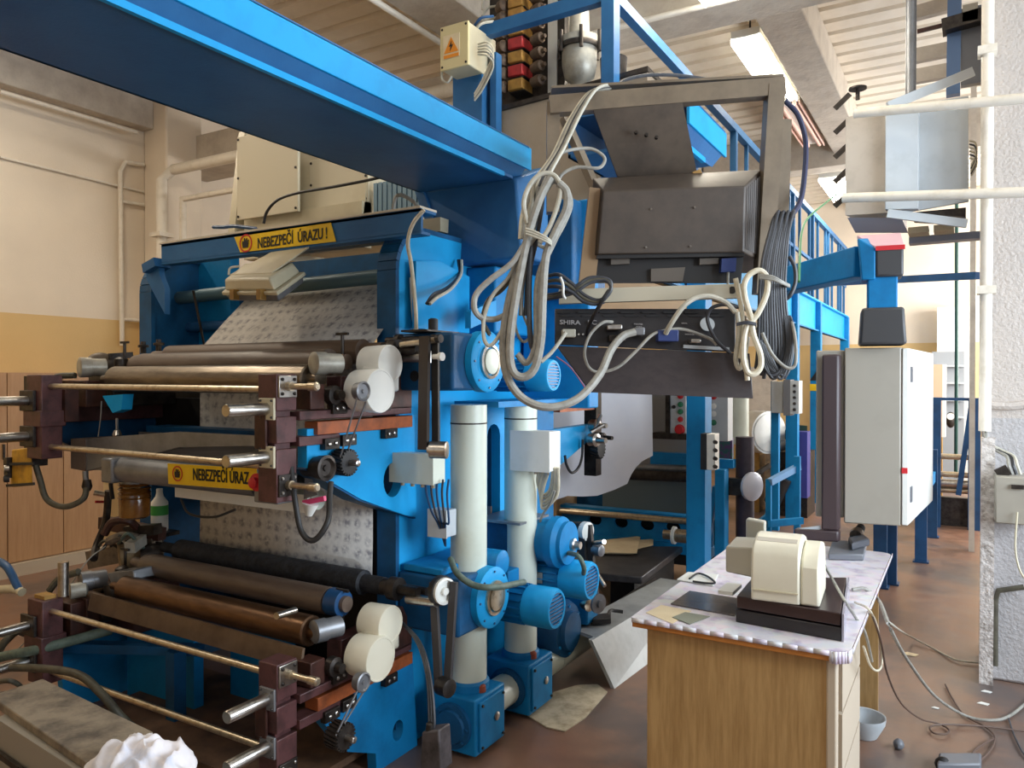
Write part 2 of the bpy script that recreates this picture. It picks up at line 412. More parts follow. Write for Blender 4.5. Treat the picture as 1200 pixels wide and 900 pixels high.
# corrugated deck
prof = []; y = -3.0
while y < 14.2:
    prof += [(y, 4.40), (y + .165, 4.40), (y + .18, 4.44), (y + .225, 4.44)]; y += .24
prof.append((y, 4.40))
mb = MB(); top = [(a, 4.52) for a, b in prof]
for i in range(len(prof) - 1):
    (a0, b0), (a1, b1) = prof[i], prof[i + 1]
    mb.add([(-7.2, a0, b0), (3, a0, b0), (3, a1, b1), (-7.2, a1, b1)], [(0, 1, 2, 3)])
mb.box(-7.2, 3, -3, y, 4.5, 4.55)
struct(mb.build('ceiling', DECK, flat=True))
struct(MB().box(-7.2, -6.9, -3, 14.2, 0, 4.4).build('wall_left', WALLM, flat=True))
struct(MB().yz([(-3, 0), (14.2, 0), (14.2, 4.4), (-3, 4.4)], 2.8, 3.0,
     [[(1.0, 1.1), (1.0, 3.1), (4.5, 3.1), (4.5, 1.1)], [(8.4, 1.4), (8.4, 3.2), (12.8, 3.2), (12.8, 1.4)]]).build('wall_right', PLASTER, flat=True))
struct(MB().xz([(-6.9, 0), (2.8, 0), (2.8, 4.4), (-6.9, 4.4)], 13.3, 13.6).build('wall_far', WALLM, flat=True))
struct(MB().xz([(-6.9, 0), (2.8, 0), (2.8, 4.4), (-6.9, 4.4)], -2.7, -2.4, [[(-1.4, 1.15), (-1.4, 3.05), (2.6, 3.05), (2.6, 1.15)]]).build('wall_back', WALLM, flat=True))
# right-hand pier of rough plaster with a broken ledge
col = struct(MB().box(.085, .95, 4.65, 5.25, 0, 4.4).build('column_right', PLASTER, bevel=.015))
mb = MB(); pts = []
for i in range(9):
    x = .10 + i * .1; pts.append((x, 4.645, 1.42 + random.uniform(-.012, .012)))
mb.tube(pts, .022, n=7); mb.build('plaster_ledge', PLASTER, col)
# left pier and plaster beams
struct(MB().box(-6.9, -6.55, 4.62, 5.02, 0, 4.4).build('column_left', WALLM, bevel=.02))
struct(MB().box(-6.9, -6.74, -3, 4.62, 3.95, 4.27).build('beam_left', CONCB, bevel=.01))
struct(MB().box(-6.9, -2.2, 4.95, 5.35, 3.62, 3.95).build('beam_cross', CONCB, bevel=.01))
struct(MB().box(-3.22, -2.82, -3, 13.3, 3.98, 4.40).build('beam_middle', CONCB, bevel=.01))
struct(MB().box(-1.30, -.98, 5.3, 13.3, 4.12, 4.40).build('beam_middle', CONCB, bevel=.01))
struct(MB().box(-2.8, 2.8, 4.98, 5.32, 3.98, 4.40).build('beam_cross', CONCB, bevel=.01))
struct(MB().box(-2.8, 2.8, 9.4, 9.7, 3.98, 4.40).build('beam_cross', CONCB, bevel=.01))
# narrow purlins near the pier, seen against the ceiling
for pa_, pb_ in (((-0.281, 5.500, 3.867), (-0.066, 5.500, 3.879)), ((-0.280, 5.500, 3.597), (0.044, 5.500, 3.601)), ((-0.280, 5.500, 3.467), (0.081, 5.500, 3.468))):
    struct(MB().bar(pa_, pb_, .05, .085).build('beam_small', CONCB))

def pipe(label, pts, r, m=PIPEW, clamps=(), smooth=False, cat='pipe', group=None, name='wall_pipe'):
    o = MB().tube(pts, r, n=12, smooth=smooth).build(name, m); tag(o, label, cat, group)
    for c in clamps:
        MB().box(c[0] - r * 1.5, c[0] + r * 1.5, c[1] - r * 1.5, c[1] + r * 1.5, c[2] - .02, c[2] + .02).build('pipe_clamp', m, o)
    return o
# pipes on the left wall
X0 = -6.80
pipe('thick cream pipe running up the left pier into the corner bend', [(-6.52, 4.55, 0.0), (-6.52, 4.55, 3.42), (-6.44, 4.62, 3.52), (-2.4, 4.62, 3.52)], .05, clamps=[(-6.52, 4.55, 2.9), (-6.52, 4.55, 1.9)])
pipe('second slimmer cream pipe right of the thick one on the left pier', [(-6.36, 4.66, 0), (-6.36, 4.66, 3.24), (-3.2, 4.66, 3.24)], .035, clamps=[(-6.36, 4.66, 2.6)])
pipe('upside-down U of thin cream pipe on the left wall beside the pier', [(-6.860, 4.367, 1.860), (-6.860, 4.355, 3.507), (-6.860, 4.406, 3.600), (-6.860, 4.591, 3.620)], .022)
pipe('short lower cross pipe joining the U-shaped pipe to the left pier', [(-6.860, 4.371, 3.222), (-6.860, 4.589, 3.232)], .018)
pipe('short crosspiece of thin pipe at dado height beside the left pier', [(-6.860, 4.367, 2.110), (-6.860, 4.586, 2.108)], .018)
pipe('thin conduit along the upper edge of the left wall under the plaster ledge', [(-6.700, 3.233, 3.861), (-6.700, 4.415, 3.859)], .018, name='conduit')
pipe('thin conduit crossing the middle of the cream left wall', [(-6.880, 3.317, 3.381), (-6.880, 4.603, 3.361)], .012, name='conduit')
# pipes overhead
pipe('white pipe clipped along the middle ceiling beam', [(-3.25, -2, 3.96), (-3.25, 9, 3.96)], .022)
pipe('white pipe hung across below the ceiling behind the yellow switch box', [(-5.6, 4.9, 3.80), (-2.6, 4.9, 3.80)], .055)
pipe('white pipe along the front of the cross beam above the railing', [(-2.8, 4.93, 3.97), (2.6, 4.93, 3.97)], .02)
# conduit and rails at the pier
pipe('tall cream conduit standing in front of the right-hand pier', [(0.095, 4.580, 3.599), (0.093, 4.580, 2.174), (0.090, 4.580, 1.285)], .028, clamps=[(0.093, 4.580, 3.211), (0.094, 4.580, 2.001)])
struct(MB().hexa([(.07, 4.56, 0), (.13, 4.56, 0), (.13, 4.66, 0), (.07, 4.66, 0), (.075, 4.56, 1.25), (.135, 4.56, 1.25), (.135, 4.66, 1.25), (.075, 4.66, 1.25)]).build('trim_1', mat('flaky_white_plaster', (206, 198, 192), .75, 0, (150, 140, 132), 26, lo=.45, hi=.7, bump=.6, bscale=50)))
pipe('thin pipe rising from the floor along the pier foot', [(0.140, 4.610, 0.088), (0.139, 4.610, 0.415), (0.153, 4.610, 0.473), (0.261, 4.610, 0.506)], .014, HOSEO)
pipe('upper of the two cream pipes crossing in front of the wall cabinet', [(-0.523, 4.550, 2.995), (0.291, 4.420, 2.891)], .026)
pipe('lower white pipe crossing in front of the wall cabinet', [(-0.578, 4.550, 2.542), (0.293, 4.420, 2.441)], .026)

# wood-grain cabinets along the left wall
def cabinet(label, y0, y1, cuts):
    t = thing('wooden_cabinet', label, 'cabinet', (-6.65, (y0 + y1) / 2, 0), 'wooden cabinets along the left wall')
    MB().box(-6.88, -6.42, y0, y1, .1, 1.595).build('body', WOODP, t)
    MB().box(-6.86, -6.36, y0, y1, 0, .1).build('plinth', WOODG, t)
    for a, b in zip(cuts[:-1], cuts[1:]):
        d = MB().box(-6.42, -6.40, a + .004, b - .004, .11, 1.59).build('door', WOODP, t)
        MB().box(-6.40, -6.385, b - .035, b - .022, .92, 1.04).build('handle', DSTEEL, d)
cabinet('pale wood cabinet by the left wall, nearer the camera, cut by the frame edge', 2.2, 3.13, (2.2, 2.66, 3.13))
cabinet('pale wood two-door cabinet by the left wall, ending behind the yellow box and hose', 3.13, 3.905, (3.13, 3.56, 3.905))

# fluorescent lights
def tube_light(label, x, y0, y1, z, lit, w=.22):
    t = thing('ceiling_light', label, 'ceiling light', (x, (y0 + y1) / 2, z), 'fluorescent lights under the deck')
    MB().box(x - w / 2, x + w / 2, y0, y1, z + .04, z + .10).build('housing', WHITEPL, t, bevel=.006)
    for s in (-1, 1):
        MB().cyl((x + s * w * .27, y0 + .02, z + .02), (x + s * w * .27, y1 - .02, z + .02), .022, n=10).build('tube', TUBELIT if lit else TUBEOFF, t)
    MB().box(x - w / 2, x - w / 2 + .008, y0, y1, z, z + .04).build('rim', TUBELIT if lit else TUBEOFF, t)
    MB().box(x + w / 2 - .008, x + w / 2, y0, y1, z, z + .04).build('rim', TUBELIT if lit else TUBEOFF, t)
    for yy in (y0 + .15, y1 - .15):
        MB().cyl((x, yy, z + .1), (x, yy, 4.42), .008, n=6).build('hanger', DSTEEL, t)
    if lit:
        l = bpy.data.lights.new('overhead_glow', 'AREA'); l.shape = 'RECTANGLE'; l.size = w; l.size_y = y1 - y0; l.energy = 20; l.color = (1, .87, .68)
        o = bpy.data.objects.new('overhead_glow', l); COL.objects.link(o); o.location = (x, (y0 + y1) / 2, z - .01)
tube_light('lit fluorescent light beside the ceiling beam above the monitor cradle', -1.45, 5.95, 7.45, 4.12, True)
tube_light('unlit pinkish fluorescent light following the lit one along the beam', -1.45, 7.55, 9.05, 4.12, False)
tube_light('lit fluorescent light far back, left of the louvred wall cabinet', -1.38, 9.75, 11.0, 3.90, True, .26)
tube_light('lit fluorescent light cut by the top edge of the photo above the railing', -1.33, 3.45, 4.86, 3.92, True)
# warm lights added without fixtures, out of view, to brighten the hall
for x_, ya_, yb_ in ((-5.3, .2, 1.7), (-5.3, 2.0, 3.3), (-1.45, -1.0, .5), (-5.6, 7.4, 8.9)):
    l = bpy.data.lights.new('overhead_glow', 'AREA'); l.shape = 'RECTANGLE'; l.size = .22; l.size_y = yb_ - ya_; l.energy = 28; l.color = (1, .88, .70)
    o = bpy.data.objects.new('overhead_glow', l); COL.objects.link(o); o.location = (x_, (ya_ + yb_) / 2, 4.12)

# ================================================================ the press: fixed machine
press = thing('printing_press', 'large blue web printing press with cream columns and gearboxes on the left', 'machine', (-2.8, 2.9, 0))
XR0, XR1 = -2.07, -2.02          # right side frame
XL0, XL1 = -3.72, -3.66
arch = [(2.50, 0), (3.62, 0), (3.62, 2.02), (2.86, 2.02)] 
for i in range(9):
    a = math.pi / 2 * (1 + i / 8); arch.append((2.68 + .16 * math.cos(a), 2.02 + .16 * math.sin(a)) if i else (2.70, 2.18))
arch = [(2.50, 0), (3.62, 0), (3.62, 2.18)] + [(2.68 + .18 * math.cos(math.pi / 2 + math.pi / 2 * i / 8), 2.0 + .18 * math.sin(math.pi / 2 + math.pi / 2 * i / 8)) for i in range(9)]
sa, sb_ = (-2.020, 3.183, 0.662), (-2.020, 3.303, 1.264)
slot = [(sa[1], sa[2]), (sb_[1], sa[2]), (sb_[1], sb_[2])] + [((sa[1] + sb_[1]) / 2 + (sb_[1] - sa[1]) / 2 * math.cos(math.pi * i / 6), sb_[2] + .06 * math.sin(math.pi * i / 6)) for i in range(1, 6)] + [(sa[1], sb_[2])]
fr = MB().yz(arch, XR0, XR1, [slot]).build('side_frame', BLUE_LIT, press)
MB().box(XR0 - .01, XR1 - .005, 3.0, 3.05, .05, 2.1).build('stiffener', BLUE, fr)
fl = MB().yz(arch, XL0, XL1).build('side_frame', BLUE_D, press)
# front flanges (edge strips following the arch)
def flange(x0, x1, m):
    b = MB(); path = [(2.50, 0), (2.50, 2.0)] + [(2.68 + .18 * math.cos(math.pi - math.pi / 2 * i / 8), 2.0 + .18 * math.sin(math.pi - math.pi / 2 * i / 8)) for i in range(9)] + [(3.0, 2.18)]
    for (a0, b0), (a1, b1) in zip(path[:-1], path[1:]):
        if abs(a1 - a0) + abs(b1 - b0) < 1e-6: continue
        n = Vector((0, -(b1 - b0), a1 - a0)).normalized() * .022
        b.hexa([(x0, a0, b0), (x1, a0, b0), (x1, a1, b1), (x0, a1, b1)] + [(x, yy + n.y, zz + n.z) for x, yy, zz in ((x0, a0, b0), (x1, a0, b0), (x1, a1, b1), (x0, a1, b1))])
    return b
flange(-2.12, -2.02, BLUE_D).build('edge_flange', BLUE_D, fr); flange(-3.74, -3.64, BLUE_D).build('edge_flange', BLUE_D, fl)
MB().box(-2.30, -2.28, 2.7, 3.6, .6, 1.6).build('slot_dark_backing', mat('slot_recess_navy', (26, 52, 84), .5), fr)  # navy plate added so the recess behind the slot looks dark
# inner posts of the left frame
MB().box(-3.66, -3.40, 2.78, 2.84, 1.2, 2.3).build('web_plate', BLUE, fl)
MB().cyl((-3.42, 2.66, 1.60), (-3.40, 2.55, 2.0), .007, n=6).build('tie_rod', DSTEEL, fl)
# dark enclosure between the frames: back cross plates
MB().box(-3.66, -2.07, 3.0, 3.04, .25, .62).build('cross_plate', BLUE_D, press)
MB().box(-3.66, -2.07, 3.3, 3.34, .9, 1.5).build('cross_plate', BLUE_D, press)
MB().box(-3.66, -2.07, 3.3, 3.34, 1.9, 2.25).build('cross_plate', BLUE_D, press)
# tie tubes across the top
MB().cyl((-3.70, 2.66, 1.985), (-2.03, 2.66, 2.01), .034).build('tie_tube', mat('tube_blue_grey', (78, 110, 122), .45, .2), press)
MB().cyl((-3.68, 2.72, 1.83), (-2.6, 2.72, 1.83), .028).build('tie_tube', NAVY, press)
# crossbeam with the warning sign: C channel in front of the frames
cb = MB(); cb.box(-3.50, -1.86, 2.44, 2.452, 2.135, 2.225); cb.box(-3.50, -1.86, 2.44, 2.54, 2.215, 2.227); cb.box(-3.50, -1.86, 2.44, 2.50, 2.125, 2.137)
cbo = cb.build('crossbeam', BLUE_B, press)
MB().box(-3.505, -1.86, 2.432, 2.545, 2.227, 2.236).build('lit_top_edge', mat('lit_edge_cream', (206, 196, 176), .7), cbo)  # cream strip paints the light along the beam's top edge
MB().prism([(-3.474, 2.440, 2.214), (-3.461, 2.440, 2.127), (-3.495, 2.440, 2.069), (-3.621, 2.440, 1.981), (-3.627, 2.440, 2.118)][::1], (0, .10, 0)).build('beam_end_bracket', BLUE_B, press) if False else None
MB().bar((-3.523, 2.460, 2.139), (-3.621, 2.460, 2.111), .09, .045).build('beam_end_bracket', BLUE_B, press)
MB().prism([(-3.635, 2.450, 2.137), (-3.537, 2.450, 2.147), (-3.530, 2.450, 2.077), (-3.489, 2.450, 2.005), (-3.489, 2.450, 1.876), (-3.642, 2.450, 2.067)], (0, .03, 0)).build('beam_end_bracket', BLUE_B, press)
# sign plate on the crossbeam
sg = MB().prism([(-2.949, 2.437, 2.212), (-2.339, 2.437, 2.217), (-2.310, 2.437, 2.134), (-2.908, 2.437, 2.137)], (0, -.003, 0)).build('warning_sign', YELLOW, press, label='yellow sign reading NEBEZPEČÍ ÚRAZU ! with a crossed hand symbol')
a = Vector((-2.816, 2.432, 2.167)); b = Vector((-2.330, 2.432, 2.175)); up = Vector((0, 0, 1))
lettering('lettering', 'NEBEZPEČÍ  ÚRAZU !', .066, frame_matrix((a + b) / 2 + Vector((0, 0, -.002)), b - a, up), INK, sg, .70)
def hand_symbol(c, r, xd, yd, parent):
    M = frame_matrix(c, xd, yd); mb = MB()
    ring = MB(); n = 24
    for i in range(n):
        a0 = 2 * math.pi * i / n; a1 = 2 * math.pi * (i + 1) / n
        q = [(r * math.cos(a0), r * math.sin(a0), 0), (r * math.cos(a1), r * math.sin(a1), 0), (r * .84 * math.cos(a1), r * .84 * math.sin(a1), 0), (r * .84 * math.cos(a0), r * .84 * math.sin(a0), 0)]
        ring.add([M @ Vector(p) for p in q] + [M @ Vector((p[0], p[1], .001)) for p in q], [(4, 5, 6, 7), (0, 1, 5, 4), (2, 3, 7, 6)])
    ring.build('prohibition_ring', RED, parent)
    palm = [(-.45, -.5), (.35, -.5), (.45, -.1), (.5, .05), (.28, .08), (.55, .22), (.5, .34), (.15, .2), (.3, .5), (.16, .56), (-.05, .25), (-.1, .6), (-.25, .58), (-.28, .2), (-.5, .3), (-.55, .0)]
    mb.prism([M @ Vector((x * r, y * r, .0008)) for x, y in palm], (M.to_3x3() @ Vector((0, 0, .0008)))).build('hand_symbol', INK, parent)
hand_symbol(Vector((-2.868, 2.432, 2.176)), .042, b - a, up, sg)
# hooked tube tray and grey wires on the crossbeam
MB().box(-2.42, -2.05, 2.5, 2.56, 2.227, 2.245).build('cable_tray', BEIGE, press)
# beam of lamp box hung under the crossbeam
lb = thing('lamp_box', 'beige bulkhead lamp box hanging tilted under the yellow warning sign', 'lamp', (-2.5, 2.25, 1.9))
p0, p1, p2, p3 = Vector((-2.733, 2.200, 1.910)), Vector((-2.320, 2.120, 1.879)), Vector((-2.438, 2.380, 1.995)), Vector((-2.889, 2.460, 2.035))
nrm = (p1 - p0).cross(p3 - p0).normalized()
if nrm.z < 0: nrm = -nrm
def lift(ps, f, h):
    c = sum(ps, Vector()) / len(ps); return [c + (p - c) * f + nrm * h for p in ps]
q = [p0, p1, p2, p3]
MB().hexa(lift(q, .9, -.035) + lift(q, .96, -.004)).build('diffuser', GALV, lb, bevel=.006)
MB().hexa(lift(q, 1.03, -.004) + lift(q, 1.03, .012)).build('rim', BEIGE, lb, bevel=.004)
MB().hexa(lift(q, .93, .012) + lift(q, .84, .062)).build('housing', BEIGE, lb, bevel=.01)
for k in (.25, .75):
    c = p0.lerp(p1, k) + nrm * .0 - (p3 - p0) * .03
    MB().box(c.x - .012, c.x + .012, c.y - .02, c.y + .01, c.z - .02, c.z + .022).build('clip', OCHRE, lb)
MB().hexa([Vector((-2.739, 2.240, 1.995)), Vector((-2.430, 2.190, 1.975)), Vector((-2.463, 2.430, 2.117)), Vector((-2.708, 2.440, 2.117))] + [Vector(p) + Vector((0, 0, .006)) for p in ((-2.739, 2.240, 1.995), (-2.430, 2.190, 1.975), (-2.463, 2.430, 2.117), (-2.708, 2.440, 2.117))]).build('mounting_flap', BEIGE, lb)
MB().tube([(-2.750, 2.240, 1.999), (-2.751, 2.250, 2.030), (-2.756, 2.300, 2.044)], .005).build('wire', LGREYC, lb)

# ---- columns, gearboxes and housings on the operator side
CX = -1.80
for cy, z0 in ((2.69, .25), (3.13, .24)):
    c = MB().lathe((CX, cy, z0), (0, 0, 1), [(0, .077), (1.19, .077)], 28).build('column', CREAM, press)
    MB().lathe((CX, cy, 1.36), (0, 0, 1), [(0, .0785), (.006, .0785)], 28).build('joint_ring', DSTEEL, c)
    MB().lathe((CX, cy, z0), (0, 0, 1), [(0, .088), (.03, .088), (.04, .08)], 28).build('collar', BLUE, c)
    g = MB().box(-1.925, -1.69, cy - .115, cy + .115, .02, .25).build('gearbox', BLUE, press, bevel=.008)
    MB().lathe((-1.80, cy - .115, .13), (0, -1, 0), [(0, .092), (.018, .092), (.02, .07), (.032, .066)], 26).build('front_flange', BLUE_D, g)
    b0 = MB().lathe((-1.80 + .078, cy - .132, .13), (0, -1, 0), [(0, .007), (.008, .007)], 6).build('bolt', BLUE_D, g)
    repeat(b0, [(-1.80 + .078 * math.cos(k * math.pi / 4), cy - .136, .13 + .078 * math.sin(k * math.pi / 4)) for k in range(1, 8)])
    MB().box(-1.69, -1.68, cy - .095, cy + .095, .035, .235).build('cover_plate', BLUE, g, bevel=.003)
    MB().lathe((-1.69, cy + .03, .14), (1, 0, 0), [(0, .018), (.016, .018), (.018, .012)], 14).build('sight_glass', STEEL, g)
    b1 = MB().lathe((-1.68, cy - .08, .05), (1, 0, 0), [(0, .006), (.007, .006)], 6).build('bolt', DSTEEL, g)
    repeat(b1, [(-1.676, cy + a, z) for a in (-.08, .08) for z in (.05, .22)][1:])
    MB().lathe((-1.725, cy - .02, .25), (0, 0, 1), [(0, .02), (.025, .02), (.032, .012)], 12).build('filler_plug', TERRA, g)
    MB().lathe((-1.80, cy + .115, .13), (0, 1, 0), [(0, .085), (.02, .085), (.022, .07), (.05, .07), (.21, .07)], 24).build('shaft_cover', CREAM, g)
MB().lathe((-1.80, 3.46, .13), (0, 1, 0), [(0, .07), (.4, .07)], 22).build('shaft_cover', CREAM, press)
# big round reduction housing beyond the second gearbox
hz = MB().lathe((-1.98, 3.50, .27), (1, 0, 0), [(0, .15), (.22, .15), (.25, .135), (.25, .10), (.275, .095), (.275, .05)], 28).build('reduction_housing', BLUE_D, press)
b2 = MB().lathe((-1.73 + .0, 3.50, .27 + .12), (1, 0, 0), [(0, .008), (.008, .008)], 6).build('bolt', BLUE, hz)
repeat(b2, [(-1.726, 3.5 + .12 * math.sin(k * math.pi / 3), .27 + .12 * math.cos(k * math.pi / 3)) for k in range(1, 6)])
MB().lathe((-1.85, 3.46, .42), (0, 0, 1), [(0, .035), (.03, .035), (.035, .02)], 14).build('filler_plug', DSTEEL, hz)

# upper housing with the round face (axis across the machine)
def housing(cy, cz, label=None, ring=STEEL):
    h = MB(); h.box(-2.02, -1.715, cy - .21, cy + .10, cz - .118, cz + .112)
    ho = h.build('bearing_housing', BLUE_D, press, bevel=.012)
    MB().lathe((-1.73, cy, cz), (1, 0, 0), [(0, .126), (.045, .126), (.05, .12), (.052, .075)], 32).build('face_flange', BLUE_LIT, ho)
    MB().lathe((-1.69, cy, cz), (1, 0, 0), [(0, .072), (.022, .072), (.024, .06), (.008, .055)], 28).build('steel_ring', ring, ho)
    MB().lathe((-1.685, cy, cz), (1, 0, 0), [(0, .052), (.022, .052), (.024, .04)], 24).build('cap', CREAM if ring is STEEL else STEEL_W, ho)
    b = MB().lathe((-1.678, cy, cz + .108), (1, 0, 0), [(0, .005), (.004, .005)], 6).build('bolt', NAVY, ho)
    repeat(b, [(-1.677, cy + .108 * math.sin(k * math.pi / 4), cz + .108 * math.cos(k * math.pi / 4)) for k in range(1, 8)])
    return ho
h1 = housing(2.66, 1.62); MB().lathe((-1.9, 2.45, 1.56), (0, -1, 0), [(0, .022), (.003, .022)], 14).build('dark_plug', BLACK, h1)
MB().box(-1.93, -1.80, 2.40, 2.62, 1.735, 1.742).build('indicator_plate', DSTEEL, h1); MB().lathe((-1.86, 2.52, 1.74), (0, 0, 1), [(0, .02), (.05, .02), (.055, .012)], 14).build('knob', BLACK, h1)
h2 = housing(2.70, .64, ring=STEEL_W)
MB().lathe((-1.86, 2.80, .76), (1, 0, 0), [(0, .055), (.16, .055), (.165, .048)], 22).build('side_cap', BLUE, h2)
MB().box(-2.0, -1.80, 2.50, 2.9, .755, .785).build('deck_plate', BLUE, h2, bevel=.006)
# flange-mounted fan motors
def motor(name_label, c, L, r, rot=0.0, m=BLUE, ribs=16, tbox=True):
    c = Vector(c); d = Vector((math.cos(rot), math.sin(rot), 0))
    mo = MB().lathe(c, d, [(0, r * .95), (L * .62, r * .95)], 24).build('motor', m, press, label=name_label)
    rb = MB()
    for k in range(ribs):
        a = 2 * math.pi * k / ribs; s = d.cross(Vector((0, 0, 1)))
        n = (s * math.cos(a) + Vector((0, 0, 1)) * math.sin(a))
        rb.bar(c + n * r * 1.0 + d * .01, c + n * r * 1.0 + d * L * .6, .006, r * .16, up=n)
    rb.build('cooling_ribs', m, mo, kind='stuff')
    MB().lathe(c + d * L * .62, d, [(0, r * 1.06), (L * .34, r * 1.06), (L * .38, r * .98), (L * .38, r * .84), (L * .35, r * .8)], 26).build('fan_cover', BLUE_LIT, mo)
    g = MB(); s = d.cross(Vector((0, 0, 1))); e = c + d * L * .985
    for k in range(-4, 5):
        h = math.sqrt(max(0, (r * .84) ** 2 - (k * r * .19) ** 2)); g.bar(e + Vector((0, 0, k * r * .19)) - s * h, e + Vector((0, 0, k * r * .19)) + s * h, .006, r * .09, up=(0, 0, 1))
    g.build('fan_grille', NAVY, mo)
    if tbox:
        MB().box(*sum(([a, b] for a, b in zip((c + d * L * .25 + Vector((-.05, -.05, r * .9)))[:], (c + d * L * .25 + Vector((.05, .05, r * .9 + .07)))[:])), [])).build('terminal_box', m, mo, bevel=.006)
        MB().box(*sum(([a, b] for a, b in zip((c + d * L * .3 + Vector((-.035, -r * 1.02 - .004, -.02)))[:], (c + d * L * .3 + Vector((.035, -r * 1.0, .03)))[:])), [])).build('rating_plate', GALV, mo)
    return mo
motor('blue fan motor below the middle housing', (-1.90, 3.0, .535), .36, .085)
motor('blue fan motor beside the second column', (-1.86, 3.28, .60), .36, .085)
motor('blue fan motor with slotted round cap behind the cables', (-1.96, 3.16, 1.565), .32, .072, tbox=False)
# large cylindrical clutch housing on the second column
hc = MB().box(-2.02, -1.80, 3.06, 3.34, .62, .88).build('clutch_housing', BLUE_D, press, bevel=.015)
MB().lathe((-1.98, 3.22, .78), (1, 0, 0), [(0, .10), (.30, .10), (.31, .12), (.35, .12), (.37, .10), (.39, .10), (.395, .03)], 28).build('drum', BLUE, hc)
MB().lathe((-1.60, 3.24, .77), (1, 0, 0), [(0, .03), (.03, .03), (.035, .02), (.06, .018)], 14).build('shaft_end', STEEL, hc)
MB().box(-1.99, -1.74, 3.02, 3.3, .88, .89).build('deck_plate', GALV, hc)
# flexible hoses between motors
MB().tube([(-1.795, 2.550, 0.817), (-1.727, 2.500, 0.778), (-1.646, 2.500, 0.742), (-1.575, 2.550, 0.733), (-1.623, 2.850, 0.678)], .013, n=10).build('flexible_hose', HOSEG, press)
MB().tube([(-1.584, 3.200, 0.739), (-1.508, 3.150, 0.742), (-1.482, 3.150, 0.698), (-1.506, 3.200, 0.653)], .011, n=10).build('flexible_hose', HOSEG, press)
# junction boxes
def jbox(label, x0, x1, y0, y1, z0, z1, m, glands):
    j = MB().box(x0, x1, y0, y1, z0, z1).build('junction_box', m, press, bevel=.004, label=label)
    MB().box(x0 - .002, x1 + .003, y0 - .006, y0, z0 - .002, z1 + .002).build('lid', m, j)
    for k in range(glands):
        xx = x0 + (x1 - x0) * (k + .6) / (glands + .2)
        MB().cyl((xx, (y0 + y1) / 2, z0), (xx, (y0 + y1) / 2, z0 - .02), .009, n=8).build('cable_gland', STEEL, j)
    return j
jbox('cream junction box mounted before the first column', -2.0, -1.785, 2.42, 2.50, 1.135, 1.25, CREAM, 4)
jbox('small grey junction box on the first column', -1.89, -1.80, 2.53, 2.60, .905, 1.015, LGREY, 0)
jbox('white junction box on the second column with cables below', -1.80, -1.60, 3.04, 3.15, 1.13, 1.31, WHITEPL, 3)
for k in range(5):
    x0 = 502 + k * 6
    MB().tube([((-1.856, 2.460, 1.146), (-1.827, 2.460, 1.148), (-1.797, 2.460, 1.150), (-1.768, 2.460, 1.152), (-1.740, 2.460, 1.154))[k], ((-1.855, 2.470, 1.083), (-1.830, 2.470, 1.085), (-1.805, 2.470, 1.087), (-1.780, 2.470, 1.089), (-1.755, 2.470, 1.091))[k], ((-1.845, 2.490, 1.013), (-1.824, 2.490, 1.004), (-1.803, 2.490, 0.996), (-1.782, 2.490, 0.988), (-1.761, 2.490, 0.979))[k], ((-1.833, 2.520, 0.957), (-1.824, 2.520, 0.958), (-1.816, 2.520, 0.959), (-1.807, 2.520, 0.960), (-1.799, 2.520, 0.961))[k], (-1.827, 2.560, 0.864)], .0045, n=6).build('wire', DGREYC if k % 2 else NAVY, press)
for k in range(5):
    MB().tube([((-1.684, 3.100, 1.140), (-1.671, 3.100, 1.141), (-1.657, 3.100, 1.142), (-1.644, 3.100, 1.143), (-1.631, 3.100, 1.143))[k], ((-1.704, 3.120, 1.070), (-1.697, 3.120, 1.058), (-1.690, 3.120, 1.047), (-1.684, 3.120, 1.035), (-1.677, 3.120, 1.024))[k], ((-1.688, 3.140, 1.009), (-1.687, 3.140, 0.993), (-1.687, 3.140, 0.977), (-1.687, 3.140, 0.961), (-1.687, 3.140, 0.945))[k], ((-1.637, 3.120, 1.047), (-1.628, 3.120, 1.040), (-1.619, 3.120, 1.032), (-1.610, 3.120, 1.025), (-1.602, 3.120, 1.018))[k], ((-1.603, 3.080, 1.147), (-1.596, 3.080, 1.147), (-1.589, 3.080, 1.148), (-1.582, 3.080, 1.148), (-1.575, 3.080, 1.149))[k]], .007, n=7).build('cable_loop', LGREYC if k % 2 else WHITEC, press)
MB().tube([(-1.604, 3.100, 1.040), (-1.637, 3.120, 0.976), (-1.693, 3.150, 0.915), (-1.738, 3.200, 0.855)], .006, n=6).build('wire', GREYC, press)
# conduits down the frame beside the columns, upper part
MB().tube([(-2.000, 2.556, 1.974), (-2.000, 2.568, 1.832), (-2.000, 2.585, 1.743)], .008, n=7).build('wire', WHITEC, press)
MB().tube([(-1.815, 2.400, 2.207), (-1.869, 2.400, 2.159), (-1.911, 2.420, 2.089), (-1.925, 2.460, 2.010), (-1.919, 2.480, 1.839), (-1.930, 2.500, 1.730)], .008, n=8).build('wire', WHITEC, press)
for k in range(3):
    MB().tube([((-1.999, 2.900, 2.092), (-1.989, 2.900, 2.091), (-1.980, 2.900, 2.090))[k], ((-1.959, 2.850, 2.017), (-1.955, 2.850, 2.016), (-1.950, 2.850, 2.016))[k], ((-1.918, 2.700, 1.941), (-1.910, 2.700, 1.937), (-1.901, 2.700, 1.933))[k], ((-1.880, 2.550, 1.896), (-1.872, 2.550, 1.888), (-1.863, 2.550, 1.881))[k], ((-1.878, 2.500, 1.853), (-1.869, 2.500, 1.852), (-1.861, 2.500, 1.852))[k]], .007, n=7).build('wire', (DGREYC, BLACKC, LGREYC)[k], press)
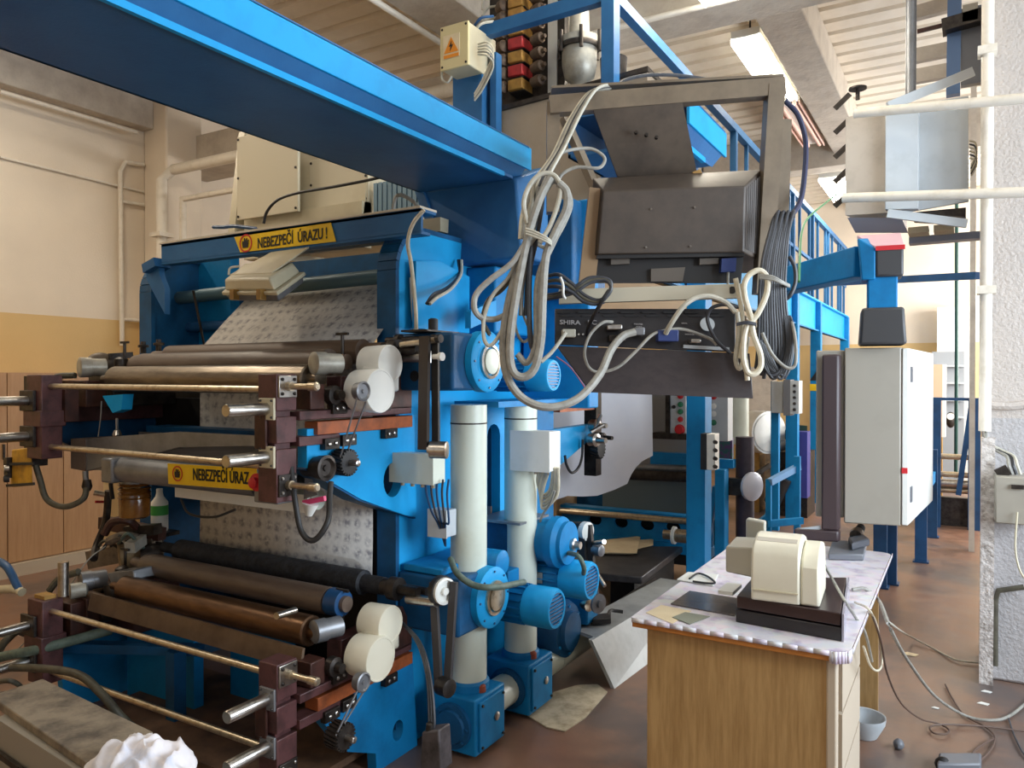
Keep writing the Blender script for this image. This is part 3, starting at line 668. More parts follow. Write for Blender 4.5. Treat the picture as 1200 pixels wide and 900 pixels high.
MB().tube([(-2.054, 2.500, 2.238), (-2.036, 2.500, 2.303), (-2.000, 2.500, 2.306), (-1.947, 2.500, 2.275), (-1.921, 2.500, 2.248)], .008, n=8).build('wire', GREYC, press)
# blue blocks above the upper housing, behind the cables
MB().box(-2.02, -1.86, 3.0, 3.5, 1.76, 2.07).build('upper_frame_block', BLUE, press, bevel=.01)
MB().box(-2.00, -1.66, 3.40, 3.8, 1.95, 2.44).build('upper_frame_block', BLUE_D, press, bevel=.01)
MB().prism([(-1.99, 2.55, 1.76), (-1.99, 2.95, 1.76), (-1.99, 2.95, 2.02), (-1.99, 2.72, 2.06), (-1.99, 2.55, 2.04)], (.02, 0, 0)).build('gusset_plate', BLUE_LIT, press)
MB().prism([(-1.860, 2.751, 1.840), (-1.860, 2.959, 1.906), (-1.860, 2.959, 1.829), (-1.860, 2.751, 1.766)], (.03, 0, 0)).build('bracket', BLUE_LIT, press)
MB().box(-2.0, -1.62, 3.5, 3.62, 1.40, 2.45).build('rear_post', BLUE, press, bevel=.008)
MB().box(-1.95, -1.72, 2.80, 3.6, 1.425, 1.45).build('support_ledge', BLUE, press)

# ---- station brackets carrying the two print carriages
up = [(-2.000, 1.948, 1.371), (-2.000, 2.556, 1.398), (-2.000, 2.573, 0.965), (-2.000, 2.488, 0.989), (-2.000, 2.229, 1.087), (-2.000, 1.947, 1.236)]
up = [(p[1], p[2]) for p in up]
oy, oz = (-2.000, 2.417, 1.141)[1:]
bo = MB().yz(up, -2.03, -1.985, [oval(oy, oz, .058, .070)]).build('station_bracket', BLUE_LIT, press)
edge = [(-2.000, 1.947, 1.236), (-2.000, 2.229, 1.087), (-2.000, 2.573, 0.965)]
for a, b in zip(edge[:-1], edge[1:]):
    MB().bar((-2.035, a[1], a[2]), (-2.035, b[1], b[2]), .09, .014).build('bottom_flange', BLUE_D, bo)
low = [(-2.000, 2.012, 0.326), (-2.000, 2.544, 0.389), (-2.000, 2.578, -0.119), (-2.000, 2.317, -0.071), (-2.000, 2.312, 0.077), (-2.000, 2.153, 0.150)]
low = [(p[1], p[2]) for p in low]; low = [(a, max(0, b)) for a, b in low]
oy, oz = (-2.000, 2.449, 0.114)[1:]
MB().yz(low, -2.03, -1.985, [oval(oy, oz, .033, .042)]).build('station_bracket', BLUE, press)
MB().yz([(2.1, 1.2), (2.5, 1.0), (2.5, 1.355), (1.98, 1.355), (1.98, 1.26)], -3.62, -3.58).build('station_bracket', BLUE_D, press)
MB().box(-3.60, -2.10, 2.56, 2.58, 1.20, 1.66).build('interior_dark_sheet', mat('interior_black', (36, 34, 34), .5, .3, (22, 21, 22), 8), press)  # black sheets added to stand for the dark inside of the press
MB().box(-3.60, -3.22, 2.46, 2.56, 1.18, 1.45).build('interior_dark_sheet', MATS['interior_black'], press)
MB().box(-3.20, -2.08, 2.62, 2.64, .05, 1.2).build('interior_dark_sheet', MATS['interior_black'], press)
MB().yz([(2.0, 0), (2.5, 0), (2.5, .42), (1.95, .42)], -3.62, -3.58).build('station_bracket', BLUE, press)
# low blue cross frame between the lower brackets
MB().box(-3.5, -3.0, 2.25, 2.30, 0, .36).build('cross_plate', BLUE, press)
MB().box(-3.0, -2.6, 2.45, 2.48, 0, .42).build('cross_plate', BLUE, press)
MB().bar((-3.55, 1.95, .33), (-2.95, 2.25, .33), .06, .04).build('angle_strut', BLUE_D, press)
MB().box(-3.02, -2.96, 2.12, 2.18, 0, .35).build('frame_post', BLUE_D, press)
MB().box(-3.4, -2.1, 1.95, 2.6, .02, .05).build('drip_tray', DRIP, press)

# strap levers on the operator side
def strap(top, bot, y, w=.012):
    pass
lv = MB().bar((-1.736, 2.300, 1.708), (-1.728, 2.280, 1.286), .016, .042, up=(1, 0, 0)).build('lever_strap', mat('dark_strap', (66, 58, 52), .5, .3), press)
MB().bar((-1.710, 2.330, 1.715), (-1.692, 2.310, 1.301), .012, .030, up=(1, 0, 0)).build('lever_strap', BLACK, press)
MB().lathe((-1.709, 2.280, 1.287), (1, .35, 0), [(0, .013), (.012, .013), (.012, .032), (.075, .032), (.078, .02)], 18).build('clamp_roller', STEEL, press)
MB().cyl((-1.865, 2.320, 1.680), (-1.687, 2.320, 1.695), .012).build('cross_shaft', STEEL_W, press)
MB().cyl((-1.922, 2.380, 1.636), (-1.730, 2.330, 1.632), .022).build('cross_shaft', STEEL, press)
MB().lathe((-1.704, 2.310, 1.631), (1, -.1, 0), [(0, .010), (.03, .010), (.03, .016), (.045, .016)], 14).build('knob', WHITEPL, press)
MB().lathe((-1.688, 2.310, 1.698), (1, -.1, 0), [(0, .016), (.02, .016)], 14).build('knob', DSTEEL, press)
# lower belt and pulley
pc = Vector((-1.686, 2.340, 0.754)); pl = MB().lathe(pc, (1, -.25, 0), [(0, .05), (.02, .05), (.022, .042), (.012, .038), (.012, .016), (.024, .014)], 24).build('belt_pulley', WHITEPL, press)
MB().lathe(pc + Vector((-.004, 0, 0)), (1, -.25, 0), [(-.012, .056), (.012, .056)], 24).build('rubber_rim', BLACK, pl)
MB().bar((-1.726, 2.340, 0.781), (-1.680, 2.310, 0.412), .03, .016, up=(0, 1, 0)).build('drive_belt', mat('belt_rubber', (58, 56, 58), .6), press)
MB().bar((-1.646, 2.360, 0.787), (-1.652, 2.330, 0.424), .03, .016, up=(0, 1, 0)).build('drive_belt', MATS['belt_rubber'], press)
MB().lathe((-1.672, 2.310, 0.411), (1, -.2, 0), [(0, .034), (.05, .034), (.055, .02)], 18).build('clamp_roller', DSTEEL, press)
MB().cyl((-1.848, 2.340, 0.698), (-1.695, 2.320, 0.713), .018).build('cross_shaft', STEEL, press)
for k in range(3):
    MB().tube([(-1.906, 2.360, 0.604), ((-1.760, 2.280, 0.566), (-1.752, 2.280, 0.568), (-1.744, 2.280, 0.569))[k], ((-1.653, 2.200, 0.492), (-1.645, 2.200, 0.494), (-1.638, 2.200, 0.495))[k], ((-1.604, 2.150, 0.369), (-1.593, 2.150, 0.372), (-1.582, 2.150, 0.374))[k], ((-1.597, 2.140, 0.291), (-1.589, 2.140, 0.293), (-1.582, 2.140, 0.295))[k]], .005, n=6).build('wire', DGREYC, press)
sw = MB().hexa([Vector((-1.622, 2.120, 0.184)), Vector((-1.531, 2.120, 0.207)), Vector((-1.531, 2.120, 0.207)) + Vector((0, .07, 0)), Vector((-1.622, 2.120, 0.184)) + Vector((0, .07, 0)), Vector((-1.615, 2.120, 0.325)), Vector((-1.542, 2.120, 0.348)), Vector((-1.542, 2.120, 0.348)) + Vector((0, .07, 0)), Vector((-1.615, 2.120, 0.325)) + Vector((0, .07, 0))]).build('foot_switch', mat('greasy_grey', (86, 80, 82), .5, .2, (50, 46, 46), 14), press, bevel=.006)
MB().lathe((-1.593, 2.140, 0.322), (0, 0, 1), [(0, .018), (.03, .014), (.035, .008)], 12).build('cable_gland', DSTEEL, sw)

# ---- overhead arm: folded sheet trough running back over the press
arm = thing('overhead_beam', 'long blue folded-steel overhead beam running from the top left onto the press', 'beam', (-2.0, 1.5, 2.45))
def trough(x0, x1, y0, y1, z, t):
    t0 = MB().box(x0, x1, y0, y1, z, z + .012).build('bottom_plate', BLUE_B, t)
    lipp = MB().box(x1 - .012, x1 + .004, y0, y1 - .08, z - .006, z + .014).build('bottom_lip', BLUE_LIT, t)
    MB().prism([(x1 - .01, y0, z + .012), (x1 + .03, y0, z + .055), (x1 + .02, y0, z + .06), (x1 - .02, y0, z + .02)], (0, y1 - y0 + .06, 0)).build('folded_web', BLUE_B, t)
    MB().box(x1 + .028, x1 + .04, y0, y1 + .10, z + .055, z + .155).build('side_plate', BLUE_LIT, t, bevel=.002)  # lit side coloured brighter than the shaded plates
    MB().box(x0, x1 + .04, y0, y1 + .08, z + .15, z + .158).build('top_plate', BLUE_B, t)
    MB().box(x0, x0 + .012, y0, y1, z, z + .155).build('side_plate', BLUE_B, t)
trough(-2.275, -1.755, -.9, 2.98, 2.45, arm)
dct = [(-2.27, 2.98, 2.455), (-1.74, 2.98, 2.455), (-1.69, 2.95, 2.09), (-2.09, 2.95, 2.075)]
MB().hexa([dct[3], dct[2], (-1.69, 3.2, 2.09), (-2.09, 3.2, 2.075), dct[0], dct[1], (-1.74, 3.3, 2.58), (-2.27, 3.3, 2.58)]).build('down_duct', BLUE_B, arm, bevel=.012)
MB().hexa([(-2.12, 2.935, 2.075), (-2.075, 2.935, 2.075), (-2.075, 2.99, 2.075), (-2.12, 2.99, 2.075), (-2.30, 2.965, 2.46), (-2.25, 2.965, 2.46), (-2.25, 3.02, 2.46), (-2.30, 3.02, 2.46)]).build('edge_gusset', BLUE_B, arm)

# ================================================================ print carriages
def hexnut(parent, locs, r=.006, d=(1, 0, 0), m=STEEL):
    b = MB().lathe((0, 0, 0), d, [(-.003, r), (.003, r), (.005, r * .6)], 8).build('bolt', m, parent)
    b.location = Vector(locs[0]) - WLOC[parent.name]; WLOC[b.name] = Vector(locs[0])
    repeat(b, locs[1:])

def carriage(dz, rz, label, lower):
    t = thing('print_carriage', label, 'machine', (-2.75, 2.0, 1.3 + dz), 'print carriages of the press')
    # right upright: three blocks with bolted plates
    xr0, xr1, ya, yb = -2.075, -1.985, 1.81, 1.90
    u = MB().box(xr0, xr1, ya, yb, 1.44 + dz, 1.565 + dz).box(xr0 + .0, xr1, ya, yb, 1.33 + dz, 1.42 + dz).box(xr0, xr1, ya, yb, 1.13 + dz, 1.31 + dz).box(xr0 + .02, xr1 - .02, ya + .01, yb - .01, 1.13 + dz, 1.56 + dz)
    uo = u.build('upright', MAROON, t, bevel=.003)
    MB().box(xr0 - .006, xr0 + .05, ya - .012, ya + .0, 1.31 + dz, 1.44 + dz).build('clamp_block', BROWN, uo, bevel=.004)
    pl = MB().box(xr1, xr1 + .008, ya + .005, yb - .005, 1.485 + dz, 1.56 + dz).build('end_plate', STEEL, t, bevel=.002)
    hexnut(pl, [(xr1 + .01, yy, zz + dz) for yy in (ya + .018, yb - .018) for zz in (1.498, 1.547)], m=DSTEEL)
    pl2 = MB().box(xr1, xr1 + .008, ya + .005, yb - .005, 1.15 + dz, 1.225 + dz).build('end_plate', DSTEEL, t, bevel=.002)
    hexnut(pl2, [(xr1 + .01, yy, zz + dz) for yy in (ya + .018, yb - .018) for zz in (1.163, 1.212)])
    for zz in (1.523, 1.188):
        MB().lathe((xr1 + .005, 1.855, zz + dz), (1, 0, 0), [(0, .016), (.02, .016), (.02, .011), (.10, .011), (.10, .015), (.135, .015), (.14, .010)], 14).build('spindle', STEEL_W, t)
    # handles and their cream plates
    for zz in (1.447, 1.285):
        pp = MB().box(xr0 + .015, xr1 - .004, ya - .010, ya, zz - .037 + dz, zz + .037 + dz).build('handle_plate', BEIGE if not lower else GALV, t, bevel=.002)
        hexnut(pp, [(xx, ya - .012, zz + s + dz) for xx in (xr0 + .025, xr1 - .012) for s in (-.028, .028)], r=.004, d=(0, -1, 0), m=DSTEEL)
        MB().lathe((-2.025, ya - .01, zz + dz), (0, -1, 0), [(0, .021), (.16, .021), (.163, .019)], 18).build('handle_bar', STEEL, t)
    # left upright with two long bars toward the front
    xl0, xl1 = -3.54, -3.42
    MB().box(xl0, xl1, 1.81, 1.90, 1.20 + dz, 1.565 + dz).box(xl0 - .01, xl1 + .01, 1.80, 1.91, 1.34 + dz, 1.41 + dz).build('upright', MAROON, t, bevel=.004)
    for zz in (1.452, 1.297):
        MB().box(xl0 - .03, xl0 + .08, 1.795, 1.81, zz - .045 + dz, zz + .045 + dz).build('handle_plate', DSTEEL, t, bevel=.003)
        MB().lathe((xl0 + .03, 1.795, zz + dz), (0, -1, 0), [(0, .021), (.30, .021), (.303, .018)], 16).build('handle_bar', STEEL, t)
    # cross rods between the uprights
    MB().cyl((-3.45, 1.85, 1.515 + dz), (xr0, 1.85, 1.512 + dz), .0125, n=14).build('cross_rod', STEEL_W, t)
    MB().cyl((-3.45, 1.85, 1.252 + dz), (xr0, 1.85, 1.248 + dz), .0125, n=14).build('cross_rod', STEEL_W, t)
    if lower:
        MB().box(-3.52, -3.44, 1.83, 1.88, 1.565 + dz, 1.58 + dz).build('top_cap', OCHRE, t)
        MB().cyl((-3.42, 1.9, 1.57 + dz), (-3.42, 1.9, 1.72 + dz), .022).build('stub_post', STEEL, t)
    else:
        MB().box(-3.60, -3.54, 1.83, 1.90, 1.16, 1.56).build('toothed_edge', DSTEEL, t)
    # side slides
    sl = MB().box(-2.035, -1.97, 1.90, 2.52, 1.405 + dz, 1.437 + dz).build('slide_rail', MAROON, t, bevel=.003)
    MB().box(-2.03, -1.965, 1.98, 2.52, 1.350 + dz, 1.397 + dz).build('slide_rail', ORANGE, t, bevel=.002)
    MB().box(-2.035, -1.972, 1.90, 2.10, 1.315 + dz, 1.348 + dz).build('slide_rail', MAROON, t, bevel=.002)
    MB().box(-3.60, -3.52, 1.90, 2.52, 1.35 + dz, 1.435 + dz).build('slide_rail', MAROON, t, bevel=.003)
    for (y0, zz, h) in ((2.05, 1.445, .035), (2.30, 1.445, .03), (2.01, 1.318, .035), (2.10, 1.325, .035), (2.34, 1.335, .033)):
        c = MB().box(-1.985, -1.958, y0, y0 + .075, zz - h / 2 - .006 + dz, zz + h / 2 + dz).build('rail_clamp', DSTEEL, t, bevel=.002)
        hexnut(c, [(-1.955, y0 + .02, zz - .004 + dz), (-1.955, y0 + .052, zz - .002 + dz)], r=.0075)
    # bearing blocks at the roller ends, right and left
    MB().box(-2.05, -1.97, 1.95, 2.02, 1.44 + dz, 1.53 + dz).build('bearing_block', BROWN, t, bevel=.004)
    MB().lathe((-1.965, 2.05, 1.49 + dz), (1, 0, 0), [(-.01, .035), (.02, .035), (.025, .02), (.05, .018)], 12).build('bearing_cap', DSTEEL, t)
    MB().box(-2.06, -1.985, 2.12, 2.46, 1.437 + dz, 1.56 + dz).build('bearing_block', MAROON, t, bevel=.004)
    MB().prism([(-2.02, 2.30, 1.43 + dz), (-2.02, 2.52, 1.43 + dz), (-2.02, 2.52, 1.50 + dz), (-2.02, 2.46, 1.60 + dz), (-2.02, 2.38, 1.60 + dz)], (.05, 0, 0)).build('bearing_block', BROWN, t)
    MB().box(-3.58, -3.38, 1.98, 2.08, 1.42 + dz, 1.54 + dz).build('bearing_block', BROWN, t, bevel=.004)
    MB().box(-3.60, -3.40, 2.12, 2.45, 1.42 + dz, 1.57 + dz).build('bearing_block', DSTEEL, t, bevel=.006)
    # rollers
    zf, zb, zk = (1.547, 1.613, 1.658) if not lower else (1.555, 1.625, 1.665)
    xo = .07 if lower else 0
    ff = MB().lathe((-3.36 + xo, 2.05, zf + rz), (1, 0, 0), [(0, .018), (.09, .018), (.09, .052), (.095, .056), (1.29 - xo, .056), (1.295 - xo, .05), (1.295 - xo, .03), (1.34 - xo, .03)], 30).build('print_roller', STEELR if not lower else COPPER, t)
    bb = MB().lathe((-3.42 + xo, 2.19, zb + rz), (1, 0, 0), [(0, .022), (.09, .022), (.09, .044), (.15, .052), (1.31 - xo, .052), (1.315 - xo, .03), (1.40 - xo, .03)], 30).build('transfer_roller', ROLLB, t)
    MB().lathe((-3.42 + xo, 2.345, zk + rz), (1, 0, 0), [(0, .025), (.12, .025), (.12, .044), (.125, .05), (1.345 - xo, .05), (1.35 - xo, .035), (1.45 - xo, .035)], 28).build('ink_roller', INKR if lower else mat('paper_brown_roller', (98, 80, 66), .5, .1), t)
    if lower:
        MB().lathe((-2.10, 2.19, zb + rz), (1, 0, 0), [(0, .053), (.06, .05), (.062, .04)], 24).build('coloured_end_ring', NAVY, bb)
        # brown doctor plate in front of the copper roller
        MB().prism([(-3.33, 1.97, .60), (-2.03, 1.97, .585), (-2.03, 1.955, .51), (-3.33, 1.955, .525)], (0, .012, 0)).build('doctor_plate', mat('brown_tray_plate', (112, 92, 74), .45, .3, (88, 70, 56), 8), t)
    else:
        # ink trough
        tr = MB(); tr.box(-3.33, -2.10, 2.20, 2.215, 1.15, 1.30); tr.box(-3.33, -2.1, 1.98, 2.2, 1.145, 1.16)
        tr.prism([(-3.368, 1.970, 1.282), (-2.731, 1.970, 1.335), (-2.135, 1.970, 1.338), (-2.135, 1.970, 1.307), (-2.716, 1.970, 1.274), (-3.369, 1.970, 1.137)], (0, .014, 0))
        tr.build('ink_trough', GALV, t)
        MB().prism([(-3.473, 1.965, 1.278), (-3.359, 1.965, 1.282), (-3.360, 1.965, 1.138), (-3.473, 1.965, 1.143)], (0, .22, 0)).build('trough_end', mat('worn_brown_end', (98, 86, 82), .5, .2), t)
        MB().hexa([(-2.95, 2.0, 1.235), (-2.10, 2.0, 1.222), (-2.10, 2.19, 1.262), (-2.75, 2.19, 1.262), (-2.95, 2.0, 1.24), (-2.10, 2.0, 1.227), (-2.10, 2.19, 1.267), (-2.75, 2.19, 1.267)]).build('ink_surface', mat('grey_ink', (92, 84, 80), .35), t)
        MB().cyl((-3.352, 1.960, 1.139), (-3.345, 1.960, 1.072), .012).build('drain_pipe', GALV, t)
        MB().lathe((-3.339, 1.960, 1.102), (0, 0, -1), [(0, .016), (.03, .022), (.05, .014)], 12).build('drain_valve', DSTEEL, t)
        # grey tube with warning sign under the trough
        tb = MB().lathe((-3.08, 1.96, 1.165), (1, 0, 0), [(0, .04), (.0, .052), (.85, .052)], 26).build('cover_tube', GALV, t)
        MB().box(-3.14, -3.06, 1.9, 2.02, 1.11, 1.215).build('tube_holder', GALV, t, bevel=.01)
        sg = MB().prism([(-2.694, 1.905, 1.216), (-2.190, 1.905, 1.226), (-2.181, 1.905, 1.147), (-2.689, 1.905, 1.136)], (0, -.003, 0)).build('warning_sign', YELLOW, t, label='yellow sign reading NEBEZPEČÍ ÚRAZ with a red button at its end')
        a = Vector((-2.573, 1.900, 1.181)); b = Vector((-2.193, 1.900, 1.187))
        lettering('lettering', 'NEBEZPEČÍ ÚRAZ', .062, frame_matrix((a + b) / 2, b - a, (0, 0, 1)), INK, sg, .64)
        hand_symbol(Vector((-2.630, 1.900, 1.180)), .030, b - a, Vector((0, 0, 1)), sg)
        MB().box(-2.20, -2.08, 1.90, 1.99, 1.105, 1.20).build('tube_end_box', GALV, t, bevel=.004)
        eb = MB().lathe((-2.170, 1.895, 1.180), (0, -1, 0), [(0, .032), (.012, .032), (.014, .02), (.03, .02), (.033, .014)], 18).build('push_button', RED, t)
        # white guide bar below
        MB().lathe((-2.98, 2.2, 1.075), (1, 0, 0), [(0, .042), (.80, .040)], 18).build('guide_bar', CREAM, t)
        MB().box(-2.98, -2.18, 2.14, 2.155, 1.03, 1.10).build('guide_bar_plate', WHITEPL, t)
    # fan-shaped white gear covers on the right
    def cover(c, r, th):
        return MB().lathe((c[0] - th, c[1], c[2]), (1, 0, 0), [(0, r * .94), (th * .96, r), (th, r * .97), (th, r * .9), (th * .985, r * .88)], 30).build('gear_cover', WHITEPL if not lower else IVORY, t)
    c1 = (-1.83, 2.16, 1.505 + dz); c2 = (-1.85, 2.24, 1.605 + dz)
    g1 = cover(c1, .082, .11); cover(c2, .072, .11)
    MB().box(-1.93, -1.855, 2.17, 2.3, 1.50 + dz, 1.60 + dz).build('gear_cover_web', WHITEPL if not lower else IVORY, t, bevel=.01)
    MB().lathe((-1.835, 2.06, 1.505 + dz if not lower else 1.455 + dz), (1, 0, 0), [(-.02, .03), (.012, .036), (.015, .030), (.008, .026), (.008, .008), (.014, .006)], 20).build('hub_disc', GALV, t)
    # motor cans and T screws
    for (x, yy, zz, r) in ((-2.03, 2.02, 1.605 if not lower else 1.61, .042), (-3.47, 2.0, 1.60, .046)):
        cn = MB().lathe((x, yy, zz + dz), (.3, 1, 0), [(0, r * .55), (0, r * .8), (.004, r), (.05, r), (.052, r * .9), (.11, r * .9)], 20).build('motor_can', GALV if lower else CASTG, t)
    for (x, yy) in ((-2.045, 2.19), (-3.42, 2.19), (-3.40, 2.36)):
        s = MB().cyl((x, yy, 1.60 + dz), (x, yy, 1.72 + dz), .007, n=8).bar((x - .03, yy, 1.72 + dz), (x + .03, yy, 1.72 + dz), .01, .01).build('clamp_screw', DSTEEL, t)
    MB().lathe((-3.40, 2.16, 1.60 + dz), (0, 0, 1), [(0, .03), (.04, .03), (.05, .015)], 12).build('oil_cup', DSTEEL, t)
    # hand wheel, helical gear and chain
    if not lower:
        MB().lathe((-1.965, 1.985, 1.235), (1, 0, 0), [(-.06, .035), (0, .035), (.0, .042), (.04, .046), (.042, .036), (.03, .028), (.03, .012), (.036, .01)], 20).build('hand_knob', DSTEEL, t)
        gp = Vector((-1.945, 2.09, 1.245))
    else:
        gp = Vector((-1.882, 2.000, 0.298))
    n = 22; gv = MB(); gv.lathe(gp - Vector((.03, 0, 0)), (1, 0, 0), [(0, .042), (.06, .042), (.062, .02)], 22)
    for i in range(n):
        a0 = 2 * math.pi * i / n; a1 = a0 + .22
        gv.bar(gp + Vector((-.03, .044 * math.cos(a0), .044 * math.sin(a0))), gp + Vector((.03, .044 * math.cos(a1), .044 * math.sin(a1))), .007, .010, up=(0, math.cos(a0), math.sin(a0)))
    gv.build('helical_gear', BLACK if not lower else DSTEEL, t, kind='stuff')
    MB().lathe(gp + Vector((.03, 0, 0)), (1, 0, 0), [(0, .012), (.04, .012), (.042, .008)], 12).build('gear_shaft', STEEL, t)
    h0 = Vector((-1.828, 2.035, 1.49 + dz - (.05 if lower else 0))); h1_ = Vector((-1.828, 2.09, 1.49 + dz - (.05 if lower else 0)))
    MB().tube([h0, gp + Vector((.02, -.04, .02))], .0035, n=5, smooth=False).build('pull_cord', GALV, t)
    MB().tube([h1_, gp + Vector((.02, .0, .045))], .0035, n=5, smooth=False).build('pull_cord', GALV, t)
    # operator-side shaft with collar
    MB().lathe((-1.98, 2.34, zk + rz), (1, 0, 0), [(0, .03), (.05, .03), (.05, .045), (.09, .045), (.09, .02), (.18, .02)], 16).build('roller_shaft', DSTEEL, t)
    MB().lathe((-2.0, 2.40, 1.70 + dz), (1, 0, 0), [(0, .016), (.05, .016), (.05, .026), (.07, .026), (.07, .016), (.20, .016)], 14).build('roller_shaft', DSTEEL, t)
    return t
car_up = carriage(0.0, 0.0, 'upper print carriage of the press with steel rollers, white gear covers and ink trough', False)
car_lo = carriage(-.98, -.935, 'lower print carriage of the press with black and copper rollers near the floor', True)

# clutter at the left end of both carriages (parts of the carriages)
def lever(par, pts, r, m, name='lever_arm'): return MB().tube(pts, r, n=8).build(name, m, par)
lever(car_up, [(-3.603, 1.950, 1.536), (-3.583, 1.970, 1.559), (-3.498, 2.000, 1.563)], .014, HOSEO, 'short_hose')
MB().prism([(-3.465, 2.100, 1.532), (-3.255, 2.100, 1.540), (-3.242, 2.100, 1.571), (-3.451, 2.100, 1.587)], (0, .16, 0)).build('end_cover', CASTG, car_up, bevel=.01)
MB().ball((-3.629, 2.200, 1.626), .05, .07, .05).build('cast_housing', mat('oily_cast', (120, 106, 90), .5, .2, (80, 70, 60), 14), car_up)
MB().bar((-3.559, 2.200, 1.655), (-3.530, 2.300, 1.665), .03, .03).build('clamp_arm', DSTEEL, car_up)
for k in range(2):
    MB().lathe(((-3.591, 2.400, 1.677), (-3.466, 2.400, 1.684))[k], (0, 0, 1), [(0, .014), (.03, .014), (.03, .026), (.042, .026), (.045, .012), (.06, .012)], 8).build('star_knob', DSTEEL, car_up)
MB().box(-3.45, -3.40, 1.9, 1.96, 1.36, 1.50).build('chain_block', BROWN, car_up)
MB().prism([(-3.287, 2.000, 1.472), (-3.137, 2.000, 1.481), (-3.149, 2.000, 1.414), (-3.212, 2.000, 1.398)], (0, .05, 0)).build('blue_lug', BLUE_LIT, car_up)
MB().tube([(-3.261, 1.980, 1.450), (-3.268, 1.980, 1.375), (-3.287, 1.980, 1.292)], .003, n=5).build('chain', GALV, car_up)
MB().tube([(-3.149, 1.980, 1.378), (-3.149, 1.980, 1.330)], .006, n=6).build('chain', GALV, car_up)
MB().lathe((-3.149, 1.980, 1.327), (0, 0, -1), [(0, .012), (.02, .02), (.03, .012)], 12).build('hanging_weight', STEEL, car_up)
MB().box(-3.42, -2.6, 2.30, 2.42, 1.27, 1.32).build('blue_guide', BLUE_D, car_up)
# lower clutter
MB().lathe((-3.574, 2.250, 0.685), (.6, 1, .1), [(0, .05), (.01, .075), (.10, .075), (.11, .05)], 20).build('belt_cover', mat('tan_cover', (140, 118, 84), .5, 0, (104, 86, 62), 12), car_lo)
MB().bar((-3.400, 2.200, 0.747), (-3.459, 2.300, 0.764), .05, .05).build('cast_arm', CASTG, car_lo)
MB().prism([(-3.341, 2.050, 0.667), (-3.144, 2.050, 0.707), (-3.132, 2.050, 0.664), (-3.309, 2.050, 0.625)], (0, .14, 0)).build('end_cover', GALV, car_lo, bevel=.006)
MB().cyl((-3.376, 2.100, 0.604), (-3.350, 2.100, 0.482), .04).build('bracket_column', DSTEEL, car_lo)
lever(car_lo, [(-3.623, 1.950, 0.573), (-3.575, 1.970, 0.630), (-3.476, 2.000, 0.668)], .016, HOSEO, 'short_hose')
lever(car_lo, [(-3.608, 2.150, 0.680), (-3.670, 2.200, 0.725), (-3.673, 2.250, 0.843), (-3.650, 2.250, 0.993)], .018, DSTEEL, 'support_pipe')
lever(car_lo, [(-3.535, 2.200, 0.967), (-3.548, 2.200, 1.049), (-3.507, 2.200, 1.093), (-3.531, 2.250, 1.065)], .010, BLACKC, 'short_hose')
lever(car_lo, [(-3.605, 2.200, 0.791), (-3.568, 2.220, 0.850), (-3.491, 2.250, 0.860), (-3.499, 2.300, 0.818)], .02, BROWN, 'lever_arm')
lever(car_lo, [(-3.564, 2.200, 0.762), (-3.478, 2.220, 0.792), (-3.465, 2.300, 0.763)], .022, mat('oily_cast', (120, 106, 90)), 'cast_arm')
MB().bar((-3.569, 2.300, 0.794), (-3.404, 2.350, 0.811), .06, .05).build('cast_arm', DSTEEL, car_lo)
MB().cyl((-3.690, 2.200, 0.988), (-3.658, 2.250, 0.972), .014).build('spindle', STEEL_W, car_lo)
MB().bar((-3.676, 2.200, 0.943), (-3.687, 2.250, 0.935), .008, .012).build('red_lever', RED, car_lo)
MB().lathe((-3.457, 1.950, 0.593), (.4, 1, 0), [(0, .02), (0, .035), (.06, .035), (.07, .02)], 16).build('motor_can', CASTG, car_lo)
MB().box(-3.62, -3.40, 1.92, 2.02, .40, .55).build('bearing_block', BROWN, car_lo, bevel=.004)
MB().cyl((-2.031, 1.850, 0.734), (-2.046, 1.950, 0.726), .012).build('clamp_pin', STEEL, car_lo)

MB().prism([(-3.629, 2.120, 0.409), (-3.503, 2.120, 0.558), (-3.290, 2.120, 0.611), (-3.152, 2.120, 0.569), (-3.177, 2.120, 0.480)], (0, .12, 0)).build('cast_bracket', BROWN, car_lo, bevel=.008)
MB().lathe((-3.388, 2.050, 0.481), (.5, 1, 0), [(0, .03), (.0, .042), (.04, .044), (.05, .03)], 16).build('collar', DSTEEL, car_lo)
MB().bar((-3.875, 2.300, 0.617), (-3.477, 2.400, 0.709), .07, .09).build('cast_arm', MATS['oily_cast'], car_lo)
MB().lathe((-3.436, 2.280, 0.687), (.6, 1, .1), [(0, .03), (.05, .05), (.09, .05), (.10, .03)], 14).build('gear_case', DSTEEL, car_lo)
MB().bar((-3.866, 2.350, 0.800), (-3.443, 2.400, 0.773), .05, .06).build('cast_arm', BROWN, car_lo)
for k in range(4):
    MB().tube([((-3.710, 2.220, 0.692), (-3.646, 2.220, 0.712), (-3.582, 2.220, 0.731), (-3.520, 2.220, 0.751))[k], ((-3.606, 2.200, 0.758), (-3.543, 2.200, 0.777), (-3.481, 2.200, 0.796), (-3.420, 2.200, 0.814))[k], ((-3.588, 2.250, 0.725), (-3.532, 2.250, 0.740), (-3.478, 2.250, 0.754), (-3.424, 2.250, 0.768))[k], ((-3.597, 2.300, 0.672), (-3.541, 2.300, 0.687), (-3.486, 2.300, 0.702), (-3.432, 2.300, 0.717))[k]], .008, n=6).build('short_hose', (HOSEO, DGREYC, BLACK, HOSEG)[k], car_lo)
MB().tube([(-3.821, 1.900, 0.269), (-3.610, 1.950, 0.465), (-3.593, 2.100, 0.672), (-3.592, 2.200, 0.734)], .003, n=5).build('thin_wire', GREYC, car_lo)
